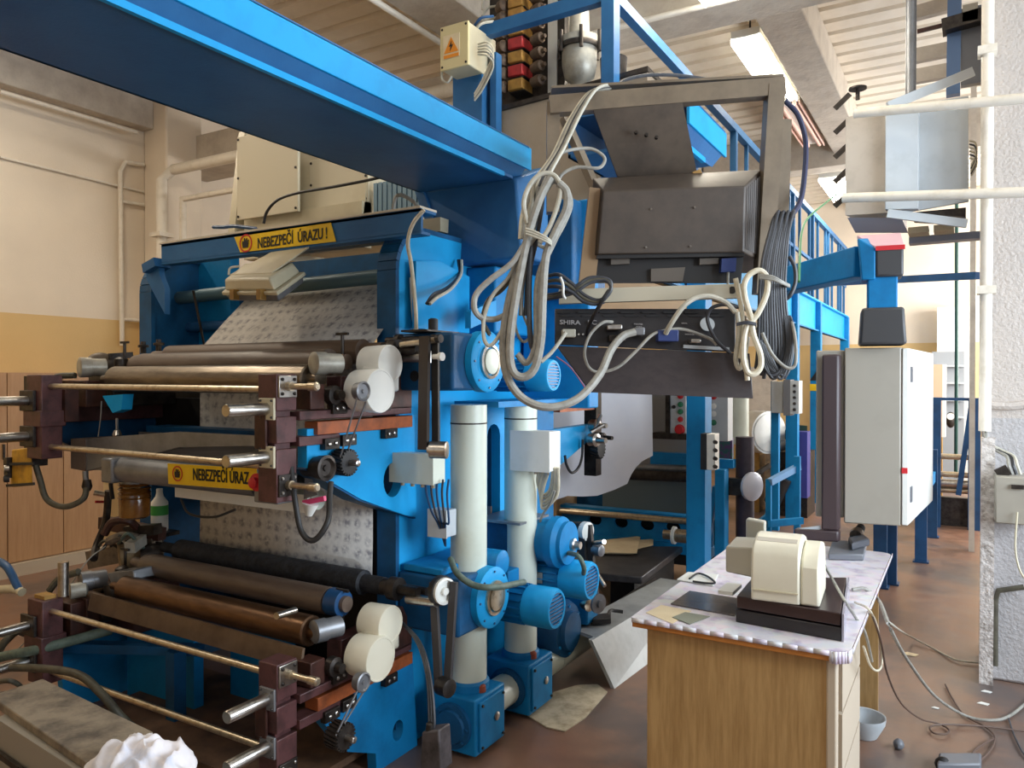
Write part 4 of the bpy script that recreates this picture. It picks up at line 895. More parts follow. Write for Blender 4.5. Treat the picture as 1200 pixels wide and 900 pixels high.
MB().box(-3.58, -3.30, 2.15, 2.40, .36, .60).build('bearing_block', BROWN, car_lo, bevel=.01)
# oil jar with coiled wire on a bracket
jar = thing('oil_jar', 'amber glass oil jar with ribbed neck hanging under the upper ink trough', 'jar', (-3.284, 2.150, 0.908))
c = Vector((-3.284, 2.150, 0.908))
MB().lathe(c, (0, 0, 1), [(0, .05), (.01, .066), (.11, .068), (.13, .062), (.14, .055)], 24).build('glass_body', GLASSJ, jar)
for k in range(4):
    MB().lathe(c + Vector((0, 0, .09 + k * .02)), (0, 0, 1), [(0, .066), (.006, .071), (.012, .066)], 24).build('rib', GLASSJ, jar)
MB().lathe(c + Vector((0, 0, .16)), (0, 0, 1), [(0, .06), (.02, .06), (.022, .05)], 24).build('lid', GALV, jar)

# printed paper web: one sheet from the lower rollers over the upper ones
def web(name, x0, x1, path, m, nx=2):
    me = bpy.data.meshes.new(name); vs = []; uv = []; s = 0; fs = []
    for i, (yy, zz) in enumerate(path):
        if i: s += math.hypot(yy - path[i - 1][0], zz - path[i - 1][1])
        for j in range(nx):
            x = x0 + (x1 - x0) * j / (nx - 1); vs.append((x, yy, zz)); uv.append((x, s))
    for i in range(len(path) - 1):
        for j in range(nx - 1):
            fs.append((i * nx + j, i * nx + j + 1, (i + 1) * nx + j + 1, (i + 1) * nx + j))
    me.from_pydata(vs, [], fs); l = me.uv_layers.new(name='UVMap')
    for lp in me.loops: l.data[lp.index].uv = uv[lp.vertex_index]
    me.shade_smooth(); me.materials.append(m)
    o = bpy.data.objects.new(name, me); COL.objects.link(o)
    sd = o.modifiers.new('thickness', 'SOLIDIFY'); sd.thickness = .001
    return o
wb = web('paper_web', -3.165, -2.085, [(2.405, .70), (2.41, .9), (2.41, 1.55), (2.41, 1.66)] + [(2.405 + .0 * i, 1.66 + i * .01) for i in range(1, 3)] + [(2.42, 1.70), (2.55, 1.83), (2.78, 2.045), (2.90, 2.065)], FLORAL, nx=3)
tag(wb, 'white paper web with grey floral print running through the press rollers', 'paper')
# black hoses hanging around the carriages
def hose(label, pts, r, m, name='hose', cat='hose'):
    return tag(MB().tube(pts, r, n=10).build(name, m), label, cat)
hose('black hose looping under the lower cross rod at the right end of the upper carriage', [(-1.992, 1.880, 1.244), (-1.955, 1.860, 1.155), (-1.923, 1.860, 1.037), (-1.874, 1.870, 1.008), (-1.841, 1.900, 1.067), (-1.881, 1.950, 1.134), (-1.902, 1.980, 1.188)], .010, BLACK)
hose('olive hose hanging from the yellow box to the drain of the ink trough', [(-3.543, 1.850, 1.165), (-3.528, 1.860, 1.101), (-3.511, 1.880, 1.012), (-3.412, 1.900, 0.984), (-3.320, 1.930, 1.021), (-3.339, 1.960, 1.080)], .013, HOSEO)
hose('thin black cable sagging before the lower printed paper', [(-2.774, 2.020, 1.053), (-2.720, 2.020, 0.998), (-2.573, 2.020, 0.998), (-2.479, 2.050, 1.032)], .005, BLACK, 'cable', 'cable')
hose('thick grey-green hose lying across the lower left of the press', [(-3.719, 1.750, 0.303), (-3.466, 1.800, 0.372), (-3.383, 1.900, 0.394), (-3.325, 2.000, 0.412), (-3.310, 2.050, 0.416)], .022, HOSEG)
hose('olive hose arching over the plank to the floor tray', [(-3.656, 1.720, 0.283), (-3.313, 1.720, 0.350), (-3.004, 1.720, 0.386), (-2.844, 1.720, 0.345), (-2.756, 1.740, 0.272), (-2.753, 1.800, 0.194)], .016, HOSEO)
hose('blue-ended hose curving in at the left edge above the pale pipe', [(-4.018, 1.900, 0.685), (-3.894, 1.900, 0.660), (-3.818, 1.900, 0.597), (-3.774, 1.900, 0.556)], .018, NAVY)
hose('pale pipe running in from the left edge beside the lower carriage', [(-4.035, 1.900, 0.527), (-3.841, 1.900, 0.562), (-3.759, 1.900, 0.558)], .020, BEIGE, 'pipe_end', 'pipe')
hose('grey bent hose at the left edge by the lower handle bars', [(-3.768, 1.780, 0.285), (-3.706, 1.800, 0.367), (-3.705, 1.850, 0.399), (-3.731, 1.900, 0.372)], .018, HOSEO)

# yellow box strapped to the left upright
yb_ = thing('pendant_control', 'yellow pendant control box hanging at the left edge below the upper handles', 'control box', (-3.671, 1.850, 1.061))
MB().hexa([Vector((-3.683, 1.820, 1.060)), Vector((-3.514, 1.820, 1.080)), Vector((-3.668, 1.900, 1.060)), Vector((-3.860, 1.900, 1.038)), Vector((-3.675, 1.820, 1.230)), Vector((-3.519, 1.820, 1.248)), Vector((-3.674, 1.900, 1.235)), Vector((-3.844, 1.900, 1.215))]).build('body', YBOX, yb_, bevel=.006)
for k in range(2):
    MB().bar(((-3.716, 1.815, 1.163), (-3.717, 1.815, 1.066))[k], ((-3.490, 1.815, 1.179), (-3.490, 1.815, 1.090))[k], .008, .012).build('strap', BLACK, yb_)
    MB().lathe(((-3.694, 1.815, 1.145), (-3.694, 1.815, 1.099))[k], (-.5, -1, 0), [(0, .016), (.02, .016), (.024, .008)], 12).build('button', BLACK if k else STEEL, yb_)
MB().bar((-3.711, 1.820, 1.193), (-3.705, 1.820, 1.101), .03, .03).build('switch_block', DSTEEL, yb_)

# plank bench with rag at the lower left
pk = thing('plank_bench', 'dirty grey plank on a box before the press, rag on its near end', 'bench', (-2.4, 1.36, 0))
MB().hexa([Vector((-2.881, 1.350, 0.430)), Vector((-2.091, 1.249, 0.430)), Vector((-2.154, 1.470, 0.430)), Vector((-2.884, 1.527, 0.430))] + [Vector(p) + Vector((0, 0, .028)) for p in ((-2.881, 1.350, 0.430), (-2.091, 1.249, 0.430), (-2.154, 1.470, 0.430), (-2.884, 1.527, 0.430))]).build('plank', PLANK, pk, bevel=.004)
q = [Vector((-2.739, 1.303, 0.430)), Vector((-2.153, 1.244, 0.430)), Vector((-2.199, 1.443, 0.430)), Vector((-2.821, 1.494, 0.430))]
MB().hexa([Vector((p.x, p.y, 0)) for p in q] + q).build('box', GREYBOX, pk)
MB().bar((q[0].x - .01, q[0].y - .01, .33), (q[1].x - .01, q[1].y - .01, .33), .01, .02).build('box_seam', DSTEEL, pk)
# rag: crumpled grid
from mathutils import noise as mnoise
rows = []
cx, cy, cz = Vector((-1.965, 1.310, 0.460))
for j in range(36):
    r = []
    for i in range(56):
        a = 2 * math.pi * i / 56; rr = j / 35
        wob = 1 + .12 * math.sin(2 * a + 1) + .08 * math.sin(5 * a + 2)
        R_ = .15 * rr * wob
        x, y = R_ * math.cos(a) * 1.05, R_ * math.sin(a) * .78
        fold = 1 - abs(mnoise.noise(Vector((x * 16, y * 20, .3)))) * 2
        h = .052 * (1 - rr ** 3) + .030 * fold * (1 - .6 * rr ** 4) + .012 * mnoise.noise(Vector((x * 44, y * 44, 2.1)))
        sw_ = .02 * mnoise.noise(Vector((x * 12, y * 12, 7.7)))
        r.append((cx + x + sw_, cy + y - sw_, cz + max(h * (1 if rr < .97 else .3), .003)))
    rows.append(r + [r[0]])
vs, fs = grid_sheet(rows)
b_ = MB(); b_.add(vs, fs); tag(b_.build('cleaning_rag', RAGM, ang=180), 'crumpled white rag lying on the near end of the dirty plank', 'rag')
hose('grey drum rim half seen at the lower left edge behind the plank', [(-3.444, 1.620, 0.297), (-3.297, 1.620, 0.334), (-3.300, 1.660, 0.292), (-3.168, 1.550, 0.337), (-3.189, 1.500, 0.341)], .010, HOSEO, 'drum_rim', 'drum')

cp_ = thing('tin_funnel', 'white cone with a pink band hanging behind the black hose loop under the upper carriage', 'funnel', (-2.009, 1.980, 1.074))
MB().cyl((-2.009, 1.980, 1.062), (-2.000, 1.980, 1.106), .012, .030, n=16).build('cone', WHITEPL, cp_)
MB().bar((-2.024, 1.970, 1.108), (-1.940, 1.990, 1.127), .016, .018).build('pink_band', mat('pink_plastic', (206, 60, 110), .4), cp_)
MB().hexa([(-2.024, 1.970, 1.120), (-1.957, 1.970, 1.141), (-1.987, 2.000, 1.134), (-2.054, 2.000, 1.114), (-2.019, 1.970, 1.196), (-1.982, 1.970, 1.193), (-2.012, 2.000, 1.188), (-2.050, 2.000, 1.191)]).build('tin_plate', GALV, cp_)
bt = thing('white_bottle', 'white plastic bottle with green label standing behind the amber jar', 'bottle', (-3.607, 2.500, 0.774))
bc0 = Vector((-3.607, 2.500, 0.756))
MB().lathe(bc0, (0, 0, 1), [(0, .038), (.01, .042), (.15, .042), (.18, .02), (.20, .016), (.22, .016)], 18).build('body', WHITEPL, bt)
MB().lathe(bc0 + Vector((0, 0, .085)), (0, 0, 1), [(0, .0428), (.05, .0428)], 18).build('label_band', mat('bright_green', (60, 160, 70), .5), bt)
MB().box(bc0.x - .08, bc0.x + .08, bc0.y - .06, bc0.y + .06, bc0.z - .02, bc0.z).build('shelf_plate', DSTEEL, car_lo)
MB().cyl((bc0.x, bc0.y, 0), (bc0.x, bc0.y, bc0.z - .02), .02).build('shelf_post', DSTEEL, car_lo)

# ================================================================ desk and what stands on it
desk = thing('office_desk', 'oak veneer desk with pedestal in the right foreground carrying the small printer', 'desk', (-.62, 3.1, 0))
def rrect(x0, x1, y0, y1, r, n=6, corners=(1, 1, 1, 1)):
    out = []
    for (cx, cy, a0, k) in ((x1 - r, y0 + r, -90, 0), (x1 - r, y1 - r, 0, 1), (x0 + r, y1 - r, 90, 2), (x0 + r, y0 + r, 180, 3)):
        if corners[k]:
            for i in range(n + 1):
                a = R(a0 + 90 * i / n); out.append((cx + r * math.cos(a), cy + r * math.sin(a)))
        else:
            out.append({0: (x1, y0), 1: (x1, y1), 2: (x0, y1), 3: (x0, y0)}[k])
    return out
DX0, DX1, DY0, DY1 = -.945, -.285, 2.385, 3.86
MB().xy(rrect(DX0, DX1, DY0, DY1, .05, corners=(1, 1, 0, 0)), .728, .757).build('desktop', WOODE, desk, bevel=.003)
MB().box(-.905, -.345, 2.42, 2.442, 0, .728).build('side_panel', WOODD, desk)
MB().box(-.348, -.318, 2.414, 2.450, 0, .728).build('edge_strip', WOODG, desk, bevel=.006)
MB().box(-.905, -.33, 3.80, 3.822, 0, .728).build('side_panel', WOODD, desk)
MB().box(-.89, -.86, 2.442, 3.80, .25, .728).build('modesty_panel', WOODD, desk)
pd = MB().box(-.86, -.335, 2.52, 3.0, .13, .726).build('pedestal', WOODD, desk)
for k in range(3):
    d = MB().box(-.335, -.318, 2.53, 2.99, .14 + k * .195, .325 + k * .195).build('drawer', WOODG, pd)
MB().box(-.84, -.36, 2.55, 2.6, 0, .13).build('foot', BLACK, desk)
MB().box(-.84, -.36, 2.92, 2.97, 0, .13).build('foot', BLACK, desk)
tc_ = thing('tablecloth', 'worn lilac and white oilcloth tacked over the desk top', 'tablecloth', (-.615, 3.12, .757))
MB().xy(rrect(DX0 - .004, DX1 + .004, DY0 - .004, DY1 + .004, .05, corners=(1, 1, 0, 0)), .7575, .760).build('sheet', OILCLOTH, tc_)
def skirt(pts, h, name='hem'):
    b = MB(); n = len(pts)
    rnd = random.Random(5)
    lo = [Vector((p[0], p[1], .760 - h)) for p in pts]
    up_ = [Vector((p[0], p[1], .760)) for p in pts]
    for i in range(n - 1): b.add([up_[i], up_[i + 1], lo[i + 1], lo[i]], [(0, 1, 2, 3)])
    o = b.build(name, OILCLOTH, tc_, ang=80); s = o.modifiers.new('thickness', 'SOLIDIFY'); s.thickness = .0025; return o
skirt([(DX0 + (DX1 - .05 - DX0) * i / 14, DY0 - .005) for i in range(15)], .014)
skirt([(DX1 - .05 + .056 * math.sin(R(90 * i / 8)), DY0 + .05 - .056 * math.cos(R(90 * i / 8))) for i in range(9)], .036, 'folded_corner')
skirt([(DX1 + .006, DY0 + .05 + (DY1 - DY0 - .05) * i / 16) for i in range(17)], .016)

# black paper stand
st = thing('paper_stand', 'black and dark brown two-tier plastic stand under the printer', 'stand', (-.45, 2.7, .7605))
A, B, C_, D = [Vector(p) for p in ((-0.315, 2.480, 0.760), (-0.636, 2.506, 0.760), (-0.648, 2.764, 0.760), (-0.356, 2.950, 0.760))]
def slab(pts, z0, z1, grow=0):
    b = MB(); c = sum(pts, Vector()) / len(pts)
    ps = [c + (p - c) * (1 + grow) for p in pts]
    return b.xy([(p.x, p.y) for p in ps], z0, z1)
slab([A, B, C_, D], .7615, .802).build('lower_tray', mat('black_tray', (30, 26, 28), .35), st, bevel=.003)
slab([A, B, C_, D], .806, .845, -.015).build('upper_tray', mat('dark_brown_tray', (52, 36, 36), .3), st, bevel=.003)
MB().bar(A + Vector((.004, 0, .042)), D + Vector((.004, 0, .042)), .006, .085, up=(0, 0, 1)).build('side_wall', mat('glossy_grey_side', (150, 146, 158), .2), st)

# small beige printer
pr = thing('label_printer', 'small beige printer with rounded hood standing on the black stand', 'printer', (-.45, 2.62, .8465))
a, b, c = Vector((-0.582, 2.482, 0.847)), Vector((-0.380, 2.496, 0.847)), Vector((-0.377, 2.753, 0.847))
ex = (b - a); Wd = ex.length; ex.normalize(); ey = Vector((-ex.y, ex.x, 0)); Dp = .25
def pf(u, v, w): return a + ex * u + ey * v * 1.3 + Vector((0, 0, w))
prof = [(0, 0), (-.006, .07), (0, .145), (.01, .165), (.035, .182), (.08, .195), (.12, .193), (.16, .178), (.185, .15), (.195, .09), (.195, 0)]
MB().prism([pf(0.0, v, w) for v, w in prof], ex * (Wd * .72)).build('hood', IVORY, pr, bevel=.008)
prof2 = [(.004, 0), (0, .08), (.004, .118), (.02, .138), (.06, .165), (.11, .178), (.15, .165), (.175, .14), (.19, .08), (.19, 0)]
MB().prism([pf(Wd * .725, v, w) for v, w in prof2], ex * (Wd * .275)).build('side_cheek', IVORY, pr, bevel=.008)
MB().prism([pf(Wd * .05, v, w) for v, w in ((.035, .183), (.055, .190), (.057, .186), (.037, .179))], ex * (Wd * .6)).build('paper_slot', GREYBOX, pr)
MB().hexa([pf(.004, -.008, .035), pf(Wd * .70, -.008, .035), pf(Wd * .70, 0, .035), pf(.004, 0, .035), pf(.004, -.008, .038), pf(Wd * .70, -.008, .038), pf(Wd * .70, 0, .038), pf(.004, 0, .038)]).build('cover_seam', BEIGE, pr)
MB().hexa([pf(-.095, .06, .06), pf(.0, .06, .05), pf(.0, .20, .05), pf(-.095, .20, .06), pf(-.095, .06, .145), pf(0, .06, .15), pf(0, .20, .15), pf(-.095, .20, .145)]).build('paper_tray', mat('greyish_plastic', (178, 174, 160), .45), pr, bevel=.006)
MB().hexa([pf(-.07, .24, .10), pf(.0, .22, .10), pf(.0, .25, .10), pf(-.07, .28, .10), pf(-.07, .24, .20), pf(0, .22, .20), pf(0, .25, .20), pf(-.07, .28, .20)]).build('rear_guide', mat('greyish_plastic', (178, 174, 160)), pr, bevel=.006)
MB().box(*sum(([p, q] for p, q in zip(pf(-.13, .10, -.03)[:], (pf(-.13, .10, -.03) + Vector((.05, .12, .012)))[:])), [])).build('tray_lip', WHITEPL, pr)

def flat(name, label, cat, pts, z, t, m, bevel=0):
    return tag(MB().xy([(Vector(p).x, Vector(p).y) for p in pts], z, z + t).build(name, m, bevel=bevel), label, cat)
flat('glass_sheet', 'smoky grey acrylic sheet lying on the oilcloth left of the printer stand', 'sheet', ((-0.881, 2.584, 0.762), (-0.654, 2.562, 0.762), (-0.668, 2.771, 0.762), (-0.874, 2.776, 0.762)), .7605, .004, mat('smoky_acrylic', (92, 88, 88), .15))
flat('cream_note', 'cream sheet of paper at the near left corner of the desk', 'paper', ((-0.922, 2.450, 0.761), (-0.806, 2.383, 0.761), (-0.796, 2.547, 0.761), (-0.907, 2.561, 0.761)), .7605, .001, PAPERC)
flat('grey_green_card', 'grey-green card beside the cream paper on the desk', 'card', ((-0.827, 2.442, 0.761), (-0.756, 2.402, 0.761), (-0.723, 2.515, 0.761), (-0.808, 2.518, 0.761)), .762, .0015, mat('grey_green_card', (124, 128, 112), .6))
pt_ = thing('white_tray', 'white plate with a dark cable lying at the left edge of the desk', 'tray', (-0.912, 2.971, 0.760))
MB().xy([(Vector(p).x, Vector(p).y) for p in ((-0.966, 2.903, 0.762), (-0.818, 2.890, 0.762), (-0.847, 3.064, 0.762), (-0.965, 3.041, 0.762))], .7605, .766).build('plate', WHITEPL, pt_, bevel=.002)
MB().tube([(-0.919, 2.916, 0.772), (-0.914, 3.010, 0.772), (-0.863, 2.979, 0.772), (-0.818, 2.912, 0.770), (-0.851, 2.892, 0.770), (-0.898, 2.893, 0.770)], .004, n=7).build('cable_end', BLACKC, pt_)
hp = thing('hole_punch', 'grey office hole punch at the far right of the desk', 'hole punch', (-0.447, 3.765, 0.760))
MB().xy([(Vector(p).x, Vector(p).y) for p in ((-0.509, 3.568, 0.762), (-0.373, 3.631, 0.762), (-0.392, 3.954, 0.762), (-0.534, 3.870, 0.762))], .7605, .79).build('base', MUG, hp, bevel=.006)
MB().hexa([Vector((-0.425, 3.666, 0.790)), Vector((-0.368, 3.820, 0.790)), Vector((-0.404, 3.926, 0.790)), Vector((-0.456, 3.809, 0.790))] + [Vector(p) + Vector((0, 0, .035)) for p in ((-0.425, 3.666, 0.790), (-0.368, 3.820, 0.790), (-0.404, 3.926, 0.790), (-0.456, 3.809, 0.790))]).build('lever', mat('dark_grey_plastic', (74, 76, 82), .4), hp, bevel=.008)
sp = thing('spray_gun', 'black torch-like hand tool standing behind the hole punch', 'tool', (-0.445, 3.996, 0.760))
MB().cyl((-0.445, 3.929, 0.785), (-0.429, 4.055, 0.830), .026, .02, n=14).build('body', BLACK, sp)
MB().cyl((-0.438, 3.929, 0.810), (-0.434, 3.966, 0.820), .029, n=14).build('ring', STEEL, sp)
# cables from the printer down to the floor
def cable(label, pts, r, m, name='cable', group=None, cat='cable'):
    return tag(MB().tube(pts, r, n=8).build(name, m), label, cat, group)
cable('grey printer cable running over the desk edge down to the floor at the right', [(-0.401, 2.660, 0.963), (-0.389, 2.799, 0.875), (-0.322, 2.611, 0.850), (-0.303, 2.727, 0.768), (-0.274, 2.722, 0.724), (-0.270, 2.898, 0.577)], .0045, GREYC)
cable('thick grey cable leaving the desk and arching down to the frame edge', [(-0.355, 3.086, 0.768), (-0.314, 3.114, 0.770), (-0.268, 3.114, 0.733), (-0.200, 2.730, 0.745), (-0.194, 3.510, 0.400), (-0.109, 3.860, 0.150), (0.005, 4.041, 0.020), (0.105, 4.060, 0.012), (0.190, 4.172, 0.012), (0.311, 4.531, 0.012)], .0065, GREYC)
cable('thin pale cable from behind the desk along the floor to the pier foot', [(-0.240, 3.121, 0.659), (-0.288, 4.892, 0.100), (-0.163, 5.000, 0.012), (-0.035, 4.843, 0.012), (0.085, 4.855, 0.012)], .005, LGREYC)
cable('white loop of cable hanging off the right edge of the desk', [(-0.328, 2.924, 0.765), (-0.272, 2.802, 0.781), (-0.270, 3.076, 0.645), (-0.268, 3.225, 0.506), (-0.266, 3.203, 0.465), (-0.266, 3.036, 0.500), (-0.268, 2.822, 0.587), (-0.270, 2.635, 0.707)], .004, WHITEC)
cable('brown cable dropping from the desk and coiling on the floor', [(-0.270, 2.836, 0.770), (-0.262, 3.116, 0.588), (-0.250, 3.261, 0.416), (-0.230, 3.695, 0.150), (-0.163, 3.822, 0.050), (-0.093, 3.903, 0.012), (-0.052, 3.860, 0.012), (-0.064, 3.805, 0.012), (-0.109, 3.788, 0.012), (-0.124, 3.846, 0.012), (-0.079, 3.901, 0.012), (0.071, 3.971, 0.012), (0.262, 4.017, 0.012)], .004, mat('brown_cable', (96, 76, 66), .5))
cable('dark cable making a loop on the floor at the lower right', [(-0.076, 4.429, 0.010), (-0.044, 4.256, 0.010), (0.006, 4.068, 0.010), (0.087, 3.976, 0.010), (0.119, 3.883, 0.010), (0.097, 3.729, 0.010), (0.047, 3.593, 0.010), (0.036, 3.676, 0.010), (0.074, 3.784, 0.010), (0.112, 3.850, 0.014)], .004, mat('brown_cable', (96, 76, 66)))
cable('thin dark cable leaving the lower right corner of the photo', [(0.179, 4.129, 0.010), (0.190, 3.961, 0.010), (0.217, 3.766, 0.010), (0.248, 3.720, 0.010)], .004, DGREYC)
# bits on the floor
fl_ = [(1066, 767, 8, WHITEPL, 'paper'), (1156, 811, 5, WHITEPL, 'paper'), (1152, 824, 6, WHITEPL, 'paper'), (1096, 830, 4, WHITEPL, 'paper')]
def scrap(label, p, s, m):
    p = Vector(p); return tag(MB().xy([(p.x - s, p.y - s * .4), (p.x + s * .6, p.y - s * .6), (p.x + s, p.y + s * .3), (p.x - s * .3, p.y + s * .7)], .001, .004).build('paper_scrap', m), label, 'scrap')
scrap('white scrap of paper on the floor just right of the desk cables', (-0.259, 4.839, 0.000), .045, PAPERC)
scrap('white scrap on the floor near the pier foot, upper of two', (0.100, 4.452, 0.000), .024, WHITEPL)
scrap('white scrap on the floor near the pier foot, lower of two', (0.083, 4.280, 0.000), .026, WHITEPL)
scrap('tiny white scrap on the floor inside the cable arch', (-0.112, 4.109, 0.000), .016, WHITEPL)
tag(MB().ball((-0.231, 3.579, 0.020), .022, .03, .022, 8, 6).build('pebble', MUG), 'small grey lump lying on the floor beside the desk', 'lump')
cup = thing('grey_bowl', 'grey bowl on the floor tucked beside the desk pedestal', 'bowl', (-0.371, 3.635, 0.000))
MB().lathe((-0.371, 3.635, 0.000), (0, 0, 1), [(0, .05), (.002, .055), (.06, .085), (.09, .09), (.088, .084), (.06, .08), (.01, .05)], 20).build('body', LGREY, cup)
bx = thing('power_strip', 'dark grey plug block on the floor at the bottom right edge', 'power strip', (0.006, 3.567, 0.000))
MB().hexa([Vector((-0.086, 3.406, 0.000)), Vector((0.063, 3.494, 0.000)), Vector((0.065, 3.602, 0.000)), Vector((-0.083, 3.515, 0.000))] + [Vector(p) + Vector((0, 0, .05)) for p in ((-0.086, 3.406, 0.000), (0.063, 3.494, 0.000), (0.065, 3.602, 0.000), (-0.083, 3.515, 0.000))]).build('body', MUG, bx, bevel=.008)
MB().ball((-0.067, 3.456, 0.030), .03, .03, .03, 10, 6).build('plug', BLACK, bx)

# ================================================================ monitor cradle above the desk
A_CR = R(30.558)
cr = thing('monitor_cradle', 'grey-brown steel cradle frame hanging over the desk with a dark mounting board', 'frame', (-.82, 2.35, 1.5))
def lm(b): return b.turn(A_CR)
LP = lambda p: Vector(p)
def lbar(p, q, w, h, name, m, par, up=(0, 0, 1), bevel=0): return lm(MB().bar(p, q, w, h, up)).build(name, m, par, bevel=bevel)
lbar((0.117, 2.406, 2.402), (0.849, 2.406, 2.461), .045, .055, 'top_bar', FRAMEG, cr)
lbar((0.123, 2.426, 2.460), (0.848, 2.427, 2.498), .06, .008, 'top_flange', FRAMEG, cr)
lbar((0.822, 2.407, 2.464), (0.783, 2.402, 1.814), .05, .05, 'upright', FRAMEG, cr, up=(1, 0, 0))
lbar((0.867, 2.456, 2.379), (0.854, 2.453, 1.942), .012, .05, 'upright_flange', FRAMEG, cr, up=(1, 0, 0))
lbar((0.129, 2.426, 2.417), (0.129, 2.424, 2.072), .045, .04, 'upright', FRAMEG, cr, up=(1, 0, 0))
lbar((0.262, 2.364, 2.133), (0.226, 2.362, 1.809), .03, .05, 'upright', mat('tan_steel', (150, 124, 94), .5, .2), cr, up=(1, 0, 0))
lbar((0.172, 2.506, 2.395), (0.274, 2.424, 2.126), .04, .02, 'diagonal_brace', FRAMEG, cr)
lbar((0.141, 2.302, 1.795), (0.691, 2.302, 1.813), .03, .042, 'support_bar', mat('cream_bar', (176, 168, 148), .45), cr)
MB().lathe((0, 0, 0), (0, -1, 0), [(0, .011), (.004, .011)], 12).turn(0).build('bar_hole', BLACK, cr).location = Matrix.Rotation(A_CR, 3, 'Z') @ Vector((0.656, 2.285, 1.814)) - WLOC[cr.name]
lm(MB().prism([(0.249, 2.386, 2.392), (0.529, 2.386, 2.408), (0.604, 2.505, 2.218), (0.345, 2.505, 2.209)], (0, .012, 0))).build('mounting_board', PLATEB, cr)
for k in range(3):
    lm(MB().lathe(((0.389, 2.416, 2.322), (0.421, 2.415, 2.314), (0.453, 2.415, 2.306))[k], (0, -1, .3), [(0, .006), (.008, .006)], 8)).build('bolt', DSTEEL, cr)
lm(MB().prism([(0.133, 2.301, 1.649), (0.714, 2.301, 1.626), (0.718, 2.280, 1.491), (0.234, 2.280, 1.509)], (0, .02, 0))).build('shelf_board', LAMBLACK, cr, bevel=.002)
lm(MB().prism([(0.592, 2.425, 2.212), (0.568, 2.425, 2.202), (0.587, 2.425, 2.191), (0.603, 2.425, 2.199)], (0, .02, 0))).build('wood_wedge', OCHRE, cr)
# blue arm carrying the cradle
arm2 = thing('hanger_beam', 'short light-blue folded beam end showing behind the mounting board', 'beam', (-1.1, 3.0, 2.4))
trough(-1.35, -.90, 2.72, 3.12, 2.42, arm2)
# monitor
mon = thing('crt_monitor', 'dark brown tube monitor seen from behind, resting in the steel cradle', 'monitor', (-.8, 2.5, 1.85))
n0 = [(0.276, 2.324, 2.118), (0.705, 2.324, 2.133), (0.700, 2.323, 1.934), (0.258, 2.323, 1.926)]
f0 = [(0.253, 2.425, 2.182), (0.789, 2.425, 2.210), (0.781, 2.423, 1.924), (0.237, 2.423, 1.929)]
b0 = [(0.302, 2.725, 2.252), (0.887, 2.725, 2.273), (0.887, 2.723, 1.925), (0.266, 2.723, 1.919)]
mb = MB(); mb.add([LP(p) for p in n0 + f0 + b0], [(0, 1, 2, 3), (0, 4, 5, 1), (1, 5, 6, 2), (2, 6, 7, 3), (3, 7, 4, 0), (4, 8, 9, 5), (5, 9, 10, 6), (6, 10, 11, 7), (7, 11, 8, 4), (8, 11, 10, 9)])
lm(mb).build('casing', CRT, mon, bevel=.004)
for k in range(7):
    t = .12 + k * .115
    p = LP(n0[1]).lerp(LP(f0[1]), t); q = LP(n0[2]).lerp(LP(f0[2]), t)
    lm(MB().bar(p + Vector((.0015, -.001, -.012)), q + Vector((.0015, -.001, .012)), .004, .003)).build('vent_slot', mat('vent_grey', (112, 108, 106), .5), mon)
lm(MB().hexa([LP((0.252, 2.362, 1.844)), LP((0.704, 2.362, 1.844)), LP((0.805, 2.702, 1.886)), LP((0.288, 2.702, 1.886)), LP((0.270, 2.363, 1.933)), LP((0.714, 2.363, 1.938)), LP((0.817, 2.703, 1.994)), LP((0.309, 2.703, 1.988))])).build('lower_recess', mat('recess_black', (34, 32, 32), .5), mon)
lm(MB().prism([(0.259, 2.333, 1.931), (0.705, 2.333, 1.939), (0.708, 2.333, 1.923), (0.257, 2.333, 1.915)], (0, .05, 0))).build('bottom_lip', mat('recess_black', (34, 32, 32)), mon)
lm(MB().prism([(0.426, 2.352, 1.887), (0.531, 2.352, 1.892), (0.523, 2.352, 1.848), (0.426, 2.352, 1.848)], (0, .02, 0))).build('recess_label', mat('vent_grey2', (92, 84, 76), .5), mon)
lm(MB().prism([(0.639, 2.338, 1.916), (0.684, 2.338, 1.919), (0.681, 2.337, 1.877), (0.637, 2.337, 1.875)], (0, .03, 0))).build('blue_plug', mat('blue_plug', (44, 60, 112), .4), mon)
lm(MB().cyl((0.662, 2.352, 1.879), (0.659, 2.342, 1.836), .004)).build('plug_cable', GREYC, mon)
for k in range(2):
    lm(MB().prism([((0.303, 2.348, 1.917), (0.574, 2.348, 1.918))[k], ((0.360, 2.348, 1.920), (0.632, 2.348, 1.920))[k], ((0.360, 2.348, 1.902), (0.632, 2.348, 1.902))[k], ((0.303, 2.348, 1.899), (0.574, 2.348, 1.899))[k]], (0, .02, 0))).build('socket', mat('vent_grey2', (92, 84, 76)), mon)
for sp_ in ((0.420, 2.322, 2.063), (0.552, 2.322, 2.068), (0.405, 2.321, 1.947), (0.539, 2.321, 1.950)):
    lm(MB().lathe(sp_, (0, -1, 0), [(-.004, .003), (.003, .003)], 8)).build('screw', STEEL, mon)
